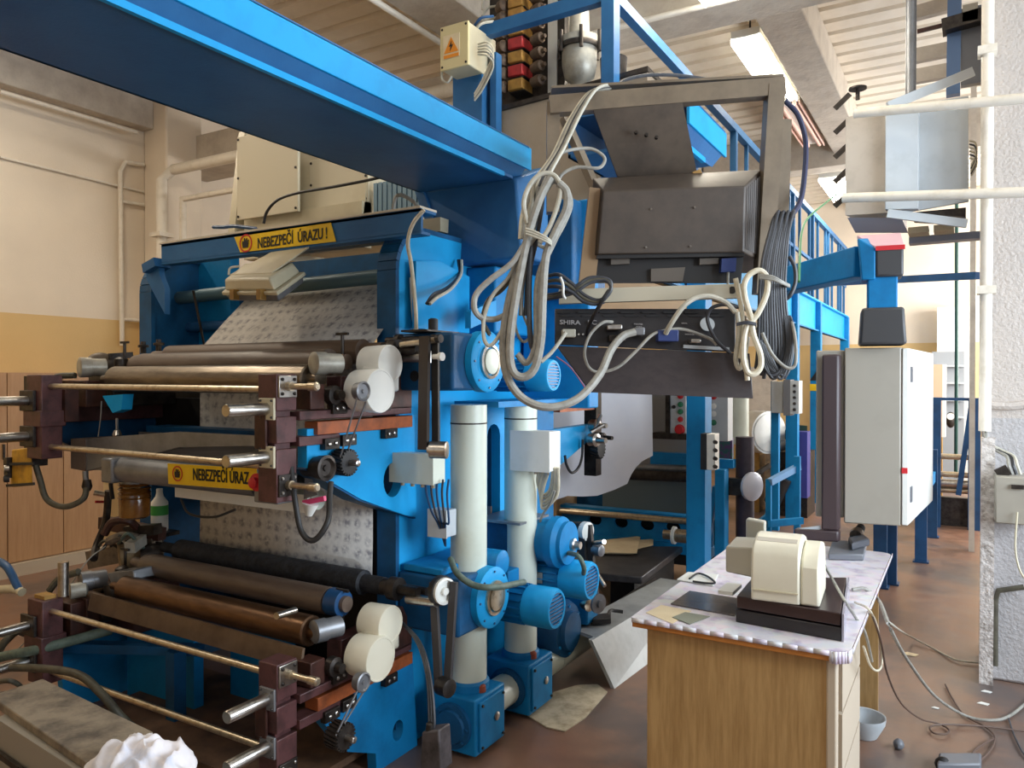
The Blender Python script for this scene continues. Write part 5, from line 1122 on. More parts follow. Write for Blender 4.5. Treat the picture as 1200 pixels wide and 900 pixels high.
# control unit with connectors
un = thing('control_unit', 'black metal control unit with plugs lettered in white, under the monitor', 'electronics', (-.8, 2.4, 1.6))
lm(MB().hexa([LP((0.128, 2.301, 1.652)), LP((0.671, 2.301, 1.629)), LP((0.764, 2.621, 1.640)), LP((0.146, 2.621, 1.666)), LP((0.130, 2.332, 1.762)), LP((0.680, 2.332, 1.762)), LP((0.764, 2.622, 1.789)), LP((0.146, 2.622, 1.788))])).build('casing', UNIT, un, bevel=.003)
for k in range(8):
    for jj in (0, 1):
        p = LP(((0.158, 2.323, 1.751), (0.222, 2.323, 1.751), (0.287, 2.323, 1.751), (0.351, 2.323, 1.751), (0.416, 2.323, 1.751), (0.481, 2.323, 1.751), (0.545, 2.323, 1.751), (0.610, 2.323, 1.751))[k]) + Vector((.012 * jj, 0, -.011 * jj))
        lm(MB().box(p.x - .022, p.x + .02, p.y - .001, p.y + .004, p.z - .002, p.z + .002)).build('vent_slot', BLACK, un)
Mrot = Matrix.Rotation(A_CR, 4, 'Z')
def ltext(body, p, size, sx, par, m=None):
    F = frame_matrix(Mrot @ LP(p), Mrot.to_3x3() @ Vector((1, -.0, -.03)), Mrot.to_3x3() @ Vector((0, .55, 1)))
    lettering('lettering', body, size, F, m or mat('grey_print', (150, 146, 146), .5), par, sx)
ltext('SHIRA', (0.175, 2.313, 1.719), .022, 1.05, un); ltext('PC', (0.242, 2.313, 1.719), .022, 1.05, un)
ltext('PRINTER', (0.381, 2.312, 1.714), .007, 1.0, un); ltext('PORT', (0.383, 2.311, 1.706), .007, 1.0, un)
ltext('SERIAL', (0.520, 2.313, 1.717), .006, 1.0, un); ltext('MONITOR', (0.534, 2.306, 1.683), .006, 1.0, un)
lm(MB().lathe((0.589, 2.313, 1.714), (0, -1, .3), [(0, .022), (.002, .022)], 22)).build('round_sticker', LGREY, un)
lm(MB().prism([(0.514, 2.299, 1.652), (0.652, 2.299, 1.644), (0.652, 2.299, 1.634), (0.514, 2.299, 1.642)], (0, .004, 0))).build('name_strip', LGREY, un)
def plug(name, p, w, h, m):
    p = LP(p); return lm(MB().box(p.x - w / 2, p.x + w / 2, p.y - .03, p.y + .01, p.z - h / 2, p.z + h / 2)).build(name, m, un, bevel=.003)
plug('grey_plug', (0.169, 2.301, 1.685), .040, .024, LGREYC); plug('metal_plug', (0.377, 2.291, 1.690), .03, .024, GALV); plug('blue_plug', (0.461, 2.291, 1.677), .062, .034, mat('blue_plug', (44, 60, 112)))
plug('socket', (0.305, 2.306, 1.703), .045, .016, STEEL); plug('socket', (0.312, 2.301, 1.670), .05, .02, DSTEEL); plug('socket', (0.545, 2.299, 1.662), .03, .012, STEEL)
for k in range(2):
    lm(MB().lathe(((0.200, 2.303, 1.683), (0.213, 2.303, 1.683))[k], (0, -1, 0), [(0, .003), (.004, .003)], 8)).build('screw', STEEL, un)

# cables: bundle over the top bar, hung at the left
def lcab(par, pts, r, m, name='cable', closed=False): return lm(MB().tube(pts, r, n=9, closed=closed)).build(name, m, par)
gb = thing('cable_bundle', 'thick bundle of grey cables tied and draped over the left of the cradle', 'cable', (-1.2, 2.1, 1.9), 'cable bundles on the monitor cradle')
for k in range(6):
    lcab(gb, [((0.328, 2.427, 2.482), (0.323, 2.427, 2.478), (0.317, 2.427, 2.474), (0.312, 2.427, 2.469), (0.307, 2.427, 2.465), (0.301, 2.426, 2.461))[k], ((0.262, 2.366, 2.443), (0.257, 2.366, 2.440), (0.252, 2.366, 2.437), (0.246, 2.366, 2.435), (0.241, 2.366, 2.432), (0.236, 2.366, 2.430))[k], ((0.208, 2.286, 2.346), (0.200, 2.286, 2.341), (0.192, 2.286, 2.336), (0.185, 2.286, 2.331), (0.177, 2.286, 2.326), (0.170, 2.285, 2.321))[k], ((0.151, 2.205, 2.216), (0.144, 2.205, 2.211), (0.137, 2.205, 2.206), (0.129, 2.205, 2.201), (0.122, 2.205, 2.196), (0.115, 2.205, 2.191))[k], ((0.105, 2.164, 2.124), (0.096, 2.164, 2.119), (0.086, 2.164, 2.114), (0.077, 2.164, 2.110), (0.067, 2.164, 2.105), (0.057, 2.164, 2.100))[k], ((0.076, 2.143, 2.035), (0.066, 2.143, 2.031), (0.057, 2.143, 2.026), (0.047, 2.143, 2.021), (0.038, 2.143, 2.016), (0.028, 2.143, 2.011))[k], ((0.057, 2.133, 1.938), (0.050, 2.133, 1.938), (0.042, 2.133, 1.938), (0.035, 2.133, 1.938), (0.028, 2.133, 1.938), (0.021, 2.133, 1.938))[k]], .0048, (LGREYC, GREYC, DGREYC, LGREYC, GREYC, WHITEC)[k])
# long loops
lcab(gb, [(0.061, 2.123, 1.948), (0.028, 2.122, 1.889), (-0.007, 2.122, 1.771), (-0.024, 2.121, 1.653), (-0.014, 2.120, 1.559), (0.028, 2.120, 1.497), (0.099, 2.119, 1.471), (0.181, 2.140, 1.492), (0.248, 2.180, 1.559), (0.287, 2.221, 1.633), (0.326, 2.251, 1.675), (0.362, 2.261, 1.688)], .0115, GREYC)
lcab(gb, [(0.128, 2.104, 2.085), (0.149, 2.104, 2.061), (0.149, 2.103, 2.015), (0.121, 2.103, 1.956), (0.093, 2.102, 1.886), (0.084, 2.102, 1.769), (0.079, 2.101, 1.652), (0.061, 2.100, 1.577), (0.028, 2.100, 1.554), (-0.000, 2.100, 1.577), (-0.005, 2.101, 1.652), (0.014, 2.102, 1.792), (0.042, 2.103, 1.933), (0.074, 2.103, 2.038), (0.105, 2.104, 2.101)], .0115, GREYC)
lcab(gb, [(0.080, 2.124, 2.050), (0.113, 2.124, 2.097), (0.148, 2.124, 2.073), (0.160, 2.123, 2.031), (0.141, 2.123, 1.979), (0.113, 2.123, 1.925), (0.071, 2.122, 1.818), (0.066, 2.121, 1.653), (0.042, 2.120, 1.594), (0.014, 2.121, 1.618)], .009, GREYC)
lcab(gb, [(0.042, 2.103, 1.975), (0.032, 2.103, 2.026), (0.042, 2.104, 2.068), (0.065, 2.104, 2.101), (0.093, 2.104, 2.113), (0.121, 2.104, 2.101), (0.133, 2.104, 2.061), (0.107, 2.103, 1.975), (0.075, 2.103, 1.921)], .007, LGREYC)
lcab(gb, [(0.037, 2.103, 1.921), (-0.000, 2.102, 1.867), (-0.061, 2.102, 1.820), (-0.098, 2.102, 1.781), (-0.103, 2.101, 1.741), (-0.085, 2.121, 1.719), (-0.048, 2.141, 1.716), (-0.014, 2.141, 1.730)], .0085, GREYC)
lcab(gb, [(0.033, 2.123, 1.913), (-0.010, 2.122, 1.830), (-0.052, 2.122, 1.783), (-0.076, 2.121, 1.724), (-0.078, 2.121, 1.665), (-0.064, 2.121, 1.641), (-0.043, 2.121, 1.658), (-0.014, 2.131, 1.713), (0.014, 2.132, 1.772)], .0055, LGREYC)
lcab(gb, [(0.033, 2.133, 1.926), (0.009, 2.132, 1.848), (-0.029, 2.132, 1.796), (-0.067, 2.132, 1.767), (-0.081, 2.131, 1.713), (-0.062, 2.131, 1.672)], .006, HOSEO)
lcab(gb, [(0.052, 2.143, 1.916), (0.019, 2.142, 1.797), (0.009, 2.141, 1.702), (0.029, 2.141, 1.654), (0.052, 2.141, 1.673), (0.033, 2.141, 1.726), (0.024, 2.142, 1.785)], .004, GREYC)
lcab(gb, [(0.098, 2.204, 2.171), (0.147, 2.205, 2.201), (0.222, 2.225, 2.217), (0.262, 2.225, 2.197), (0.267, 2.224, 2.177), (0.245, 2.204, 2.154), (0.186, 2.204, 2.157), (0.147, 2.204, 2.140), (0.132, 2.204, 2.118)], .005, GREYC)
lcab(gb, [(0.052, 2.123, 1.917), (0.047, 2.122, 1.795), (0.052, 2.121, 1.653), (0.076, 2.140, 1.611)], .008, DGREYC)
for k in range(3):
    lcab(gb, [((0.059, 2.134, 2.092), (0.073, 2.134, 2.083), (0.087, 2.134, 2.073))[k], ((0.052, 2.133, 2.009), (0.066, 2.133, 2.009), (0.080, 2.133, 2.009))[k], ((0.042, 2.133, 1.926), (0.054, 2.133, 1.926), (0.066, 2.133, 1.926))[k], ((0.019, 2.132, 1.820), (0.031, 2.132, 1.820), (0.043, 2.132, 1.820))[k], ((0.009, 2.131, 1.725), (0.024, 2.131, 1.725), (0.038, 2.131, 1.725))[k]], .006, (LGREYC, GREYC, DGREYC)[k])
for k in range(3):
    lcab(gb, [((0.037, 2.083, 1.957), (0.037, 2.083, 1.950), (0.037, 2.083, 1.943))[k], ((0.064, 2.078, 1.947), (0.064, 2.078, 1.940), (0.064, 2.078, 1.933))[k], ((0.104, 2.083, 1.924), (0.104, 2.083, 1.920), (0.104, 2.083, 1.915))[k], ((0.096, 2.153, 1.918), (0.096, 2.153, 1.916), (0.096, 2.153, 1.913))[k], ((0.048, 2.153, 1.942), (0.048, 2.153, 1.939), (0.048, 2.153, 1.937))[k]], .0032, LGREYC, 'cable_tie')
# dark loop with white tie in front of the unit
db = thing('cable_coil', 'dark power cable coiled with a white tie at the left end of the unit', 'cable', (-.98, 2.15, 1.75))
for k in range(3):
    lcab(db, [((0.100, 2.242, 1.849), (0.100, 2.242, 1.834), (0.100, 2.242, 1.819))[k], ((0.136, 2.222, 1.851), (0.136, 2.222, 1.834), (0.136, 2.222, 1.816))[k], ((0.173, 2.222, 1.826), (0.173, 2.222, 1.814), (0.173, 2.222, 1.801))[k], ((0.207, 2.222, 1.794), (0.207, 2.222, 1.784), (0.207, 2.222, 1.774))[k], ((0.247, 2.222, 1.777), (0.247, 2.222, 1.772), (0.247, 2.222, 1.767))[k], (0.277, 2.222, 1.792), ((0.287, 2.222, 1.826), (0.287, 2.222, 1.821), (0.287, 2.222, 1.816))[k], ((0.267, 2.222, 1.841), (0.267, 2.222, 1.839), (0.267, 2.222, 1.836))[k], ((0.222, 2.222, 1.841), (0.222, 2.222, 1.834), (0.222, 2.222, 1.826))[k], ((0.183, 2.222, 1.816), (0.183, 2.222, 1.809), (0.183, 2.222, 1.801))[k], ((0.137, 2.242, 1.799), (0.137, 2.242, 1.794), (0.137, 2.242, 1.789))[k], ((0.100, 2.262, 1.796), (0.100, 2.262, 1.791), (0.100, 2.262, 1.786))[k]], .0055, (DGREYC, HOSEO, DGREYC)[k])
lcab(db, [(0.280, 2.212, 1.805), (0.261, 2.212, 1.776), (0.241, 2.231, 1.738), (0.227, 2.271, 1.706), (0.225, 2.301, 1.682)], .006, BLACKC)
lcab(db, [(0.139, 2.202, 1.841), (0.146, 2.197, 1.818), (0.147, 2.202, 1.792), (0.154, 2.232, 1.785), (0.140, 2.252, 1.822)], .004, WHITEPL, 'cable_tie')
def lcable(label, pts, r, m): return tag(lm(MB().tube(pts, r, n=8)).build('cable', m), label, 'cable')
lcable('grey ribbon-like cable from the grey plug down to the fan motor', [(0.159, 2.271, 1.686), (0.138, 2.261, 1.655), (0.113, 2.251, 1.624), (0.085, 2.240, 1.599)], .006, LGREYC)
lcable('thin grey cable looping below the unit from its middle socket to the blue plug', [(0.299, 2.281, 1.719), (0.267, 2.261, 1.715), (0.230, 2.251, 1.680), (0.213, 2.251, 1.629), (0.225, 2.250, 1.584), (0.256, 2.250, 1.569), (0.311, 2.250, 1.584), (0.363, 2.251, 1.630), (0.408, 2.261, 1.675), (0.445, 2.271, 1.691), (0.508, 2.281, 1.697), (0.584, 2.281, 1.671), (0.609, 2.281, 1.651)], .0048, GREYC)
lcable('cream cable arching from the blue plug to the cream cable bundle', [(0.453, 2.261, 1.683), (0.464, 2.241, 1.709), (0.494, 2.222, 1.757), (0.531, 2.222, 1.784), (0.573, 2.222, 1.789), (0.618, 2.222, 1.772), (0.647, 2.221, 1.742)], .0075, LGREYC)
lcable('dark grey cable curving over the round sticker of the unit', [(0.661, 2.252, 1.760), (0.621, 2.252, 1.768), (0.586, 2.252, 1.757), (0.576, 2.261, 1.731), (0.584, 2.261, 1.698), (0.607, 2.271, 1.661), (0.647, 2.271, 1.625)], .0055, DGREYC)
wbn = thing('cable_bundle', 'cream cable folded and tied at the right end of the support bar', 'cable', (-.6, 2.1, 1.65), 'cable bundles on the monitor cradle')
lcab(wbn, [(0.691, 2.201, 1.711), (0.671, 2.202, 1.775), (0.666, 2.202, 1.817), (0.681, 2.202, 1.848), (0.710, 2.202, 1.861), (0.732, 2.202, 1.839), (0.730, 2.202, 1.792), (0.705, 2.201, 1.736), (0.681, 2.201, 1.706), (0.666, 2.201, 1.657), (0.656, 2.200, 1.608)], .0085, WHITEC)
lcab(wbn, [(0.647, 2.222, 1.841), (0.657, 2.222, 1.794), (0.665, 2.221, 1.745), (0.667, 2.221, 1.671), (0.677, 2.220, 1.597), (0.682, 2.220, 1.545)], .0075, WHITEC)
lcab(wbn, [(0.683, 2.191, 1.711), (0.692, 2.191, 1.669), (0.710, 2.191, 1.620), (0.710, 2.190, 1.584), (0.693, 2.190, 1.564), (0.673, 2.190, 1.569), (0.661, 2.190, 1.608), (0.663, 2.191, 1.669), (0.673, 2.191, 1.711)], .0085, WHITEC)
lcab(wbn, [(0.650, 2.211, 1.742), (0.654, 2.211, 1.682), (0.645, 2.210, 1.609), (0.655, 2.210, 1.579), (0.669, 2.210, 1.609), (0.679, 2.211, 1.670)], .007, LGREYC)
for k in range(2):
    lcab(wbn, [((0.638, 2.181, 1.707), (0.638, 2.181, 1.703))[k], ((0.666, 2.176, 1.712), (0.666, 2.176, 1.707))[k], ((0.694, 2.181, 1.707), (0.694, 2.181, 1.703))[k]], .003, DGREYC, 'cable_tie')
kb = thing('cable_bundle', 'big bunch of dark grey cables tied with a grey band beside the cradle upright', 'cable', (-.5, 2.2, 1.7), 'cable bundles on the monitor cradle')
for k in range(12):
    lcab(kb, [((0.799, 2.303, 2.011), (0.803, 2.303, 2.018), (0.807, 2.303, 2.026), (0.811, 2.303, 2.034), (0.815, 2.303, 2.011), (0.819, 2.303, 2.018), (0.823, 2.303, 2.026), (0.827, 2.303, 2.034), (0.831, 2.303, 2.011), (0.836, 2.303, 2.018), (0.840, 2.303, 2.026), (0.844, 2.303, 2.034))[k], ((0.782, 2.283, 2.032), (0.787, 2.284, 2.040), (0.792, 2.284, 2.047), (0.797, 2.283, 2.032), (0.802, 2.284, 2.040), (0.807, 2.284, 2.047), (0.812, 2.283, 2.032), (0.817, 2.284, 2.040), (0.822, 2.284, 2.047), (0.827, 2.283, 2.032), (0.832, 2.284, 2.040), (0.837, 2.284, 2.047))[k], ((0.760, 2.263, 1.982), (0.765, 2.263, 1.982), (0.770, 2.263, 1.982), (0.775, 2.263, 1.982), (0.780, 2.263, 1.982), (0.785, 2.263, 1.982), (0.790, 2.263, 1.983), (0.795, 2.263, 1.983), (0.800, 2.263, 1.983), (0.805, 2.263, 1.983), (0.810, 2.263, 1.983), (0.815, 2.263, 1.983))[k], ((0.739, 2.253, 1.910), (0.745, 2.253, 1.910), (0.751, 2.253, 1.910), (0.757, 2.253, 1.910), (0.763, 2.253, 1.910), (0.769, 2.253, 1.910), (0.775, 2.253, 1.910), (0.781, 2.253, 1.910), (0.787, 2.253, 1.910), (0.793, 2.253, 1.910), (0.799, 2.253, 1.910), (0.805, 2.253, 1.910))[k], ((0.726, 2.242, 1.834), (0.732, 2.242, 1.834), (0.739, 2.242, 1.834), (0.745, 2.242, 1.834), (0.752, 2.242, 1.834), (0.758, 2.242, 1.834), (0.765, 2.242, 1.834), (0.771, 2.242, 1.834), (0.777, 2.242, 1.834), (0.784, 2.242, 1.834), (0.790, 2.242, 1.834), (0.797, 2.242, 1.834))[k], ((0.723, 2.242, 1.759), (0.730, 2.242, 1.759), (0.737, 2.242, 1.759), (0.744, 2.242, 1.759), (0.751, 2.242, 1.759), (0.758, 2.242, 1.759), (0.765, 2.242, 1.759), (0.772, 2.242, 1.759), (0.779, 2.242, 1.759), (0.786, 2.242, 1.759), (0.793, 2.242, 1.759), (0.800, 2.242, 1.759))[k], ((0.721, 2.241, 1.684), (0.729, 2.241, 1.684), (0.737, 2.241, 1.684), (0.745, 2.241, 1.684), (0.753, 2.241, 1.684), (0.761, 2.241, 1.684), (0.769, 2.241, 1.684), (0.777, 2.241, 1.684), (0.785, 2.241, 1.684), (0.793, 2.241, 1.684), (0.801, 2.241, 1.684), (0.809, 2.241, 1.684))[k], ((0.718, 2.241, 1.622), (0.727, 2.240, 1.610), (0.735, 2.240, 1.597), (0.744, 2.241, 1.622), (0.752, 2.240, 1.610), (0.761, 2.240, 1.597), (0.769, 2.241, 1.622), (0.778, 2.240, 1.610), (0.786, 2.240, 1.597), (0.795, 2.241, 1.622), (0.803, 2.240, 1.610), (0.812, 2.240, 1.597))[k], ((0.716, 2.250, 1.580), (0.724, 2.250, 1.570), (0.732, 2.250, 1.560), (0.739, 2.250, 1.550), (0.747, 2.250, 1.580), (0.754, 2.250, 1.570), (0.762, 2.250, 1.560), (0.769, 2.250, 1.550), (0.777, 2.250, 1.580), (0.784, 2.250, 1.570), (0.792, 2.250, 1.560), (0.799, 2.250, 1.550))[k]], .0055, (DGREYC, BLACKC, DGREYC)[k % 3])
for k in range(8):
    lcab(kb, [((0.707, 2.221, 1.671), (0.712, 2.221, 1.666), (0.717, 2.221, 1.661), (0.722, 2.221, 1.656), (0.727, 2.221, 1.651), (0.732, 2.221, 1.646), (0.737, 2.221, 1.641), (0.741, 2.221, 1.636))[k], ((0.717, 2.220, 1.609), (0.724, 2.220, 1.604), (0.732, 2.220, 1.599), (0.739, 2.220, 1.594), (0.746, 2.220, 1.589), (0.754, 2.220, 1.584), (0.761, 2.220, 1.579), (0.769, 2.220, 1.574))[k], ((0.742, 2.220, 1.569), (0.749, 2.220, 1.560), (0.756, 2.220, 1.550), (0.764, 2.220, 1.569), (0.771, 2.220, 1.560), (0.779, 2.220, 1.550), (0.786, 2.220, 1.569), (0.793, 2.220, 1.560))[k], ((0.776, 2.220, 1.579), (0.781, 2.220, 1.584), (0.786, 2.220, 1.589), (0.791, 2.220, 1.594), (0.796, 2.220, 1.599), (0.801, 2.220, 1.604), (0.806, 2.220, 1.609), (0.811, 2.221, 1.614))[k], ((0.799, 2.231, 1.647), (0.802, 2.231, 1.654), (0.804, 2.231, 1.661), (0.807, 2.231, 1.669), (0.809, 2.231, 1.676), (0.812, 2.231, 1.684), (0.814, 2.231, 1.691), (0.817, 2.231, 1.699))[k], ((0.793, 2.241, 1.734), (0.796, 2.241, 1.734), (0.798, 2.241, 1.734), (0.800, 2.241, 1.734), (0.803, 2.241, 1.734), (0.805, 2.241, 1.734), (0.808, 2.241, 1.734), (0.810, 2.241, 1.734))[k]], .005, (BLACKC, DGREYC)[k % 2])
lcab(kb, [(0.814, 2.253, 1.910), (0.829, 2.252, 1.880), (0.832, 2.252, 1.835), (0.817, 2.252, 1.795), (0.800, 2.262, 1.781)], .006, DGREYC)
lcab(kb, [(0.718, 2.201, 1.682), (0.747, 2.201, 1.621), (0.784, 2.200, 1.584), (0.808, 2.200, 1.584), (0.816, 2.201, 1.613), (0.818, 2.221, 1.683), (0.813, 2.241, 1.729)], .005, GREYC)
for k in range(3):
    lcab(kb, [((0.710, 2.202, 1.849), (0.710, 2.202, 1.844), (0.710, 2.202, 1.839))[k], ((0.744, 2.192, 1.842), (0.744, 2.192, 1.837), (0.744, 2.192, 1.833))[k], ((0.779, 2.202, 1.827), (0.779, 2.202, 1.824), (0.779, 2.202, 1.822))[k], ((0.810, 2.242, 1.824), (0.810, 2.242, 1.822), (0.810, 2.242, 1.819))[k]], .0035, GREYC, 'cable_tie')
lcable('blue-black cable rising from the dark bunch to the ceiling light', [(0.829, 2.353, 2.026), (0.898, 2.404, 2.095), (0.935, 2.455, 2.202), (0.957, 2.506, 2.326), (0.932, 2.506, 2.410), (0.890, 2.506, 2.457)], .0085, mat('blue_black_cable', (52, 56, 84), .45))
lcable('green earth wire stretched up to the wall cabinet', [(0.879, 2.352, 1.848), (0.938, 2.503, 1.951), (1.097, 2.904, 2.111), (1.325, 3.405, 2.276), (1.861, 4.408, 2.608)], .0045, GREENC)
lcable('dark cable running over the cradle top bar to the railing', [(0.345, 2.507, 2.501), (0.374, 2.557, 2.543), (0.463, 2.607, 2.580), (0.589, 2.657, 2.597), (0.751, 2.707, 2.593)], .006, DGREYC)
lcable('pale thin cable lying along the edge of the shelf board to the fan motor', [(0.128, 2.221, 1.614), (0.168, 2.220, 1.584), (0.200, 2.240, 1.544), (0.222, 2.270, 1.514)], .002, mat('pinkish_wire', (150, 90, 110), .5))

# ================================================================ suspended control cabinet
A_CB = R(8)
cc = thing('control_cabinet', 'grey control cabinet with white right side hanging from a blue arm over the desk', 'cabinet', (-.3, 3.7, .88))
QA, QB, QC = Vector((-0.469, 3.759, 0.903)), Vector((-0.213, 3.817, 0.899)), Vector((-0.143, 4.660, 0.903))
z0, z1 = .895, 1.690
eu = Vector((QB.x - QA.x, QB.y - QA.y, 0)); WU = eu.length; eu.normalize()
ev = Vector((QC.x - QB.x, QC.y - QB.y, 0)); WV = ev.length; ev.normalize()
def cpt(u, v, z): return Vector((QA.x, QA.y, z)) + eu * u + ev * v
def cbox(u0, u1, v0, v1, za, zb):
    return MB().hexa([cpt(u0, v0, za), cpt(u1, v0, za), cpt(u1, v1, za), cpt(u0, v1, za), cpt(u0, v0, zb), cpt(u1, v0, zb), cpt(u1, v1, zb), cpt(u0, v1, zb)])
cbox(0, WU - .03, 0, WV - .02, z0, z1).build('body', GREYBOX, cc, bevel=.006)
cbox(WU - .026, WU, .0, WV, z0 + .004, z1 - .004).build('door', WHITEPL, cc, bevel=.004)
cbox(WU - .031, WU - .025, .004, .02, z0 + .006, z1 - .006).build('door_gap', mat('gap_brown', (84, 70, 58), .6), cc)
for k in range(2):
    cbox(WU, WU + .006, .05, .09, z0 + .10 + k * .54, z0 + .17 + k * .54).build('hinge', MUG, cc)
cbox(WU - .026, WU - .002, -.003, .0, z0 + .235, z0 + .26).build('red_mark', RED, cc)
cbox(-.125, -.005, .02, .5, z0 + .02, z1 - .01).build('side_box', mat('greyish_side', (160, 154, 142), .45), cc, bevel=.006)
cbox(-.085, -.012, -.05, .0, z0 - .03, z1 - .03).build('handle_bar', mat('dark_brown_grip', (60, 46, 48), .45), cc, bevel=.01)
cbox(-.20, -.012, -.05, .0, z0 - .08, z0 - .03).build('handle_foot', mat('dark_brown_grip', (60, 46, 48)), cc, bevel=.008)
MB().bar(cpt(-.09, -.03, z0 - .02), cpt(-.19, -.03, z0 - .04), .012, .016).build('handle_rim', LGREY, cc)
ar = thing('support_arm', 'blue jointed support arm with black couplings above the hanging cabinet', 'arm', (-.4, 3.6, 1.69))
X1, Y1 = Vector((-0.322, 3.817, 1.700)).x, Vector((-0.322, 3.817, 1.700)).y
def rb(b): return b.turn(A_CB, (X1, Y1, 0))
rb(MB().box(X1 - .085, X1 + .085, Y1 - .085, Y1 + .085, 1.70, 1.755)).build('flange_plate', BLACK, ar)
rb(MB().hexa([(X1 - .095, Y1 - .095, 1.70), (X1 + .095, Y1 - .095, 1.70), (X1 + .095, Y1 + .095, 1.70), (X1 - .095, Y1 + .095, 1.70), (X1 - .085, Y1 - .085, 1.865), (X1 + .085, Y1 - .085, 1.865), (X1 + .085, Y1 + .085, 1.865), (X1 - .085, Y1 + .085, 1.865)])).build('lower_coupling', mat('black_coupling', (62, 62, 64), .5), ar, bevel=.012)
rb(MB().box(X1 - .06, X1 + .06, Y1 - .06, Y1 + .06, 1.86, 2.02)).build('post', BLUE, ar, bevel=.006)
rb(MB().box(X1 - .03, X1 + .082, Y1 - .082, Y1 + .07, 2.0, 2.125)).build('upper_coupling', mat('black_coupling', (62, 62, 64)), ar, bevel=.01)
rb(MB().hexa([(X1 - .085, Y1 - .078, 1.99), (X1 - .03, Y1 - .082, 1.99), (X1 - .03, Y1 + .08, 1.99), (X1 - .085, Y1 + .08, 1.99), (X1 - .10, Y1 - .06, 2.18), (X1 - .03, Y1 - .082, 2.125), (X1 - .03, Y1 + .08, 2.2), (X1 - .10, Y1 + .08, 2.2)])).build('joint_cheek', BLUE, ar, bevel=.006)
rb(MB().hexa([(X1 - .03, Y1 - .085, 2.125), (X1 + .085, Y1 - .085, 2.125), (X1 + .085, Y1 + .08, 2.20), (X1 - .10, Y1 + .08, 2.20), (X1 - .032, Y1 - .08, 2.135), (X1 + .082, Y1 - .08, 2.135), (X1 + .08, Y1 + .078, 2.215), (X1 - .10, Y1 + .078, 2.215)])).build('red_cover', mat('pink_faded_cover', (216, 176, 182), .45), ar)
rb(MB().box(X1 - .03, X1 + .086, Y1 - .0865, Y1 - .082, 2.115, 2.135)).build('red_strip', RED, ar)
MB().bar((X1 - .07, Y1 + .02, 2.085), (-0.974, 4.655, 2.100), .11, .14).build('arm_beam', BLUE, ar, bevel=.006)

# ================================================================ mezzanine behind the press
mz = thing('mezzanine_railing', 'blue railing of the raised gangway running back along the hall', 'railing', (-1.6, 8, 2.5))
RZ = 3.555
MB().bar((-1.6, 3.74, RZ), (-1.6, 12.9, RZ), .055, .06).build('top_rail', BLUE_B, mz)
MB().bar((-2.44, 3.72, RZ - .02), (-1.6, 3.72, RZ), .055, .07).build('top_rail', BLUE_B, mz)
p0_ = MB().box(-1.635, -1.565, 3.68, 3.76, 2.52, RZ + .12).build('post', BLUE_B, mz)
b = MB().box(-1.625, -1.575, 4.96, 5.01, 2.52, RZ).build('post', BLUE_B, mz)
repeat(b, [(-1.6, 4.985 + 1.22 * k, (2.52 + RZ) / 2) for k in range(1, 7)])
MB().box(-2.56, -2.36, 3.66, 3.76, 0, 3.3).build('corner_column', BLUE_B, mz)
MB().box(-2.33, -2.29, 3.70, 3.76, 2.4, 3.4).build('corner_strut', BLUE_B, mz)
MB().bar((-1.6, 3.74, 2.98), (-1.6, 12.9, 2.98), .03, .035).build('middle_rail', BLUE_B, mz)
b = MB().box(-1.615, -1.585, 6.6, 6.63, 2.52, RZ).build('baluster', BLUE_B, mz)
repeat(b, [(-1.6, 6.615 + .61 * k, (2.52 + RZ) / 2) for k in range(1, 11)])
gw = thing('gangway', 'blue steel gangway channel on posts under the railing', 'platform', (-2.2, 8, 2.3))
MB().box(-2.5, -1.62, 4.3, 12.9, 2.44, 2.47).build('deck', DSTEEL, gw)
MB().box(-1.62, -1.60, 4.3, 12.9, 2.14, 2.52).build('edge_channel', BLUE_LIT, gw)
MB().box(-1.62, -1.55, 4.3, 12.9, 2.50, 2.52).build('top_flange', BLUE_LIT, gw)
MB().box(-1.62, -1.56, 4.3, 12.9, 2.14, 2.155).build('bottom_flange', BLUE, gw)
b = MB().box(-1.66, -1.54, 8.62, 8.74, 0, 2.5).build('post', BLUE, gw)
repeat(b, [(-1.6, 10.2, 1.25), (-1.6, 12.85, 1.25)])
hz_ = MB().box(-1.663, -1.537, 10.135, 10.14, 1.400, 1.485).build('hazard_band', YELLOW, gw)
MB().xz([(-1.663, 1.528), (-1.537, 1.528), (-1.537, 1.719)], 10.133, 10.139).build('black_triangle', INK, gw)
MB().box(-1.584, -1.447 - .01, 4.95, 5.10, 0, 2.44).build('main_post', BLUE, gw, bevel=.004)
mb = MB()
for k in range(9):
    mb.tube([(-1.75 - .03 * k, 7.2 + .1 * k, 2.12), (-1.72 - .02 * k, 7.9, 2.02 + .02 * (k % 3)), (-1.78, 8.5, 2.08), (-1.75, 9.2, 2.02 + .02 * (k % 2))], .012, n=6)
mb.build('cable_run', LGREYC, gw, kind='stuff')
# beige electric cabinet on the gangway front with switchgear
bc = thing('sheet_cabinet', 'grey-beige sheet metal cabinet behind the cable bundle, switchgear standing on it', 'cabinet', (-2.0, 3.9, 2.5))
MB().hexa([(-2.36, 3.78, 2.3), (-1.42, 3.78, 2.3), (-1.42, 4.4, 2.3), (-2.36, 4.4, 2.3), (-2.36, 3.78, 3.09), (-1.42, 3.78, 3.14), (-1.42, 4.4, 3.14), (-2.36, 4.4, 3.09)]).build('body', mat('taupe_panel', (158, 142, 122), .5, 0, (150, 134, 114), 4), bc)
MB().hexa([(-2.37, 3.76, 3.085), (-1.41, 3.76, 3.135), (-1.41, 4.42, 3.135), (-2.37, 4.42, 3.085), (-2.37, 3.76, 3.11), (-1.41, 3.76, 3.16), (-1.41, 4.42, 3.16), (-2.37, 4.42, 3.11)]).build('top_cover', DSTEEL, bc)
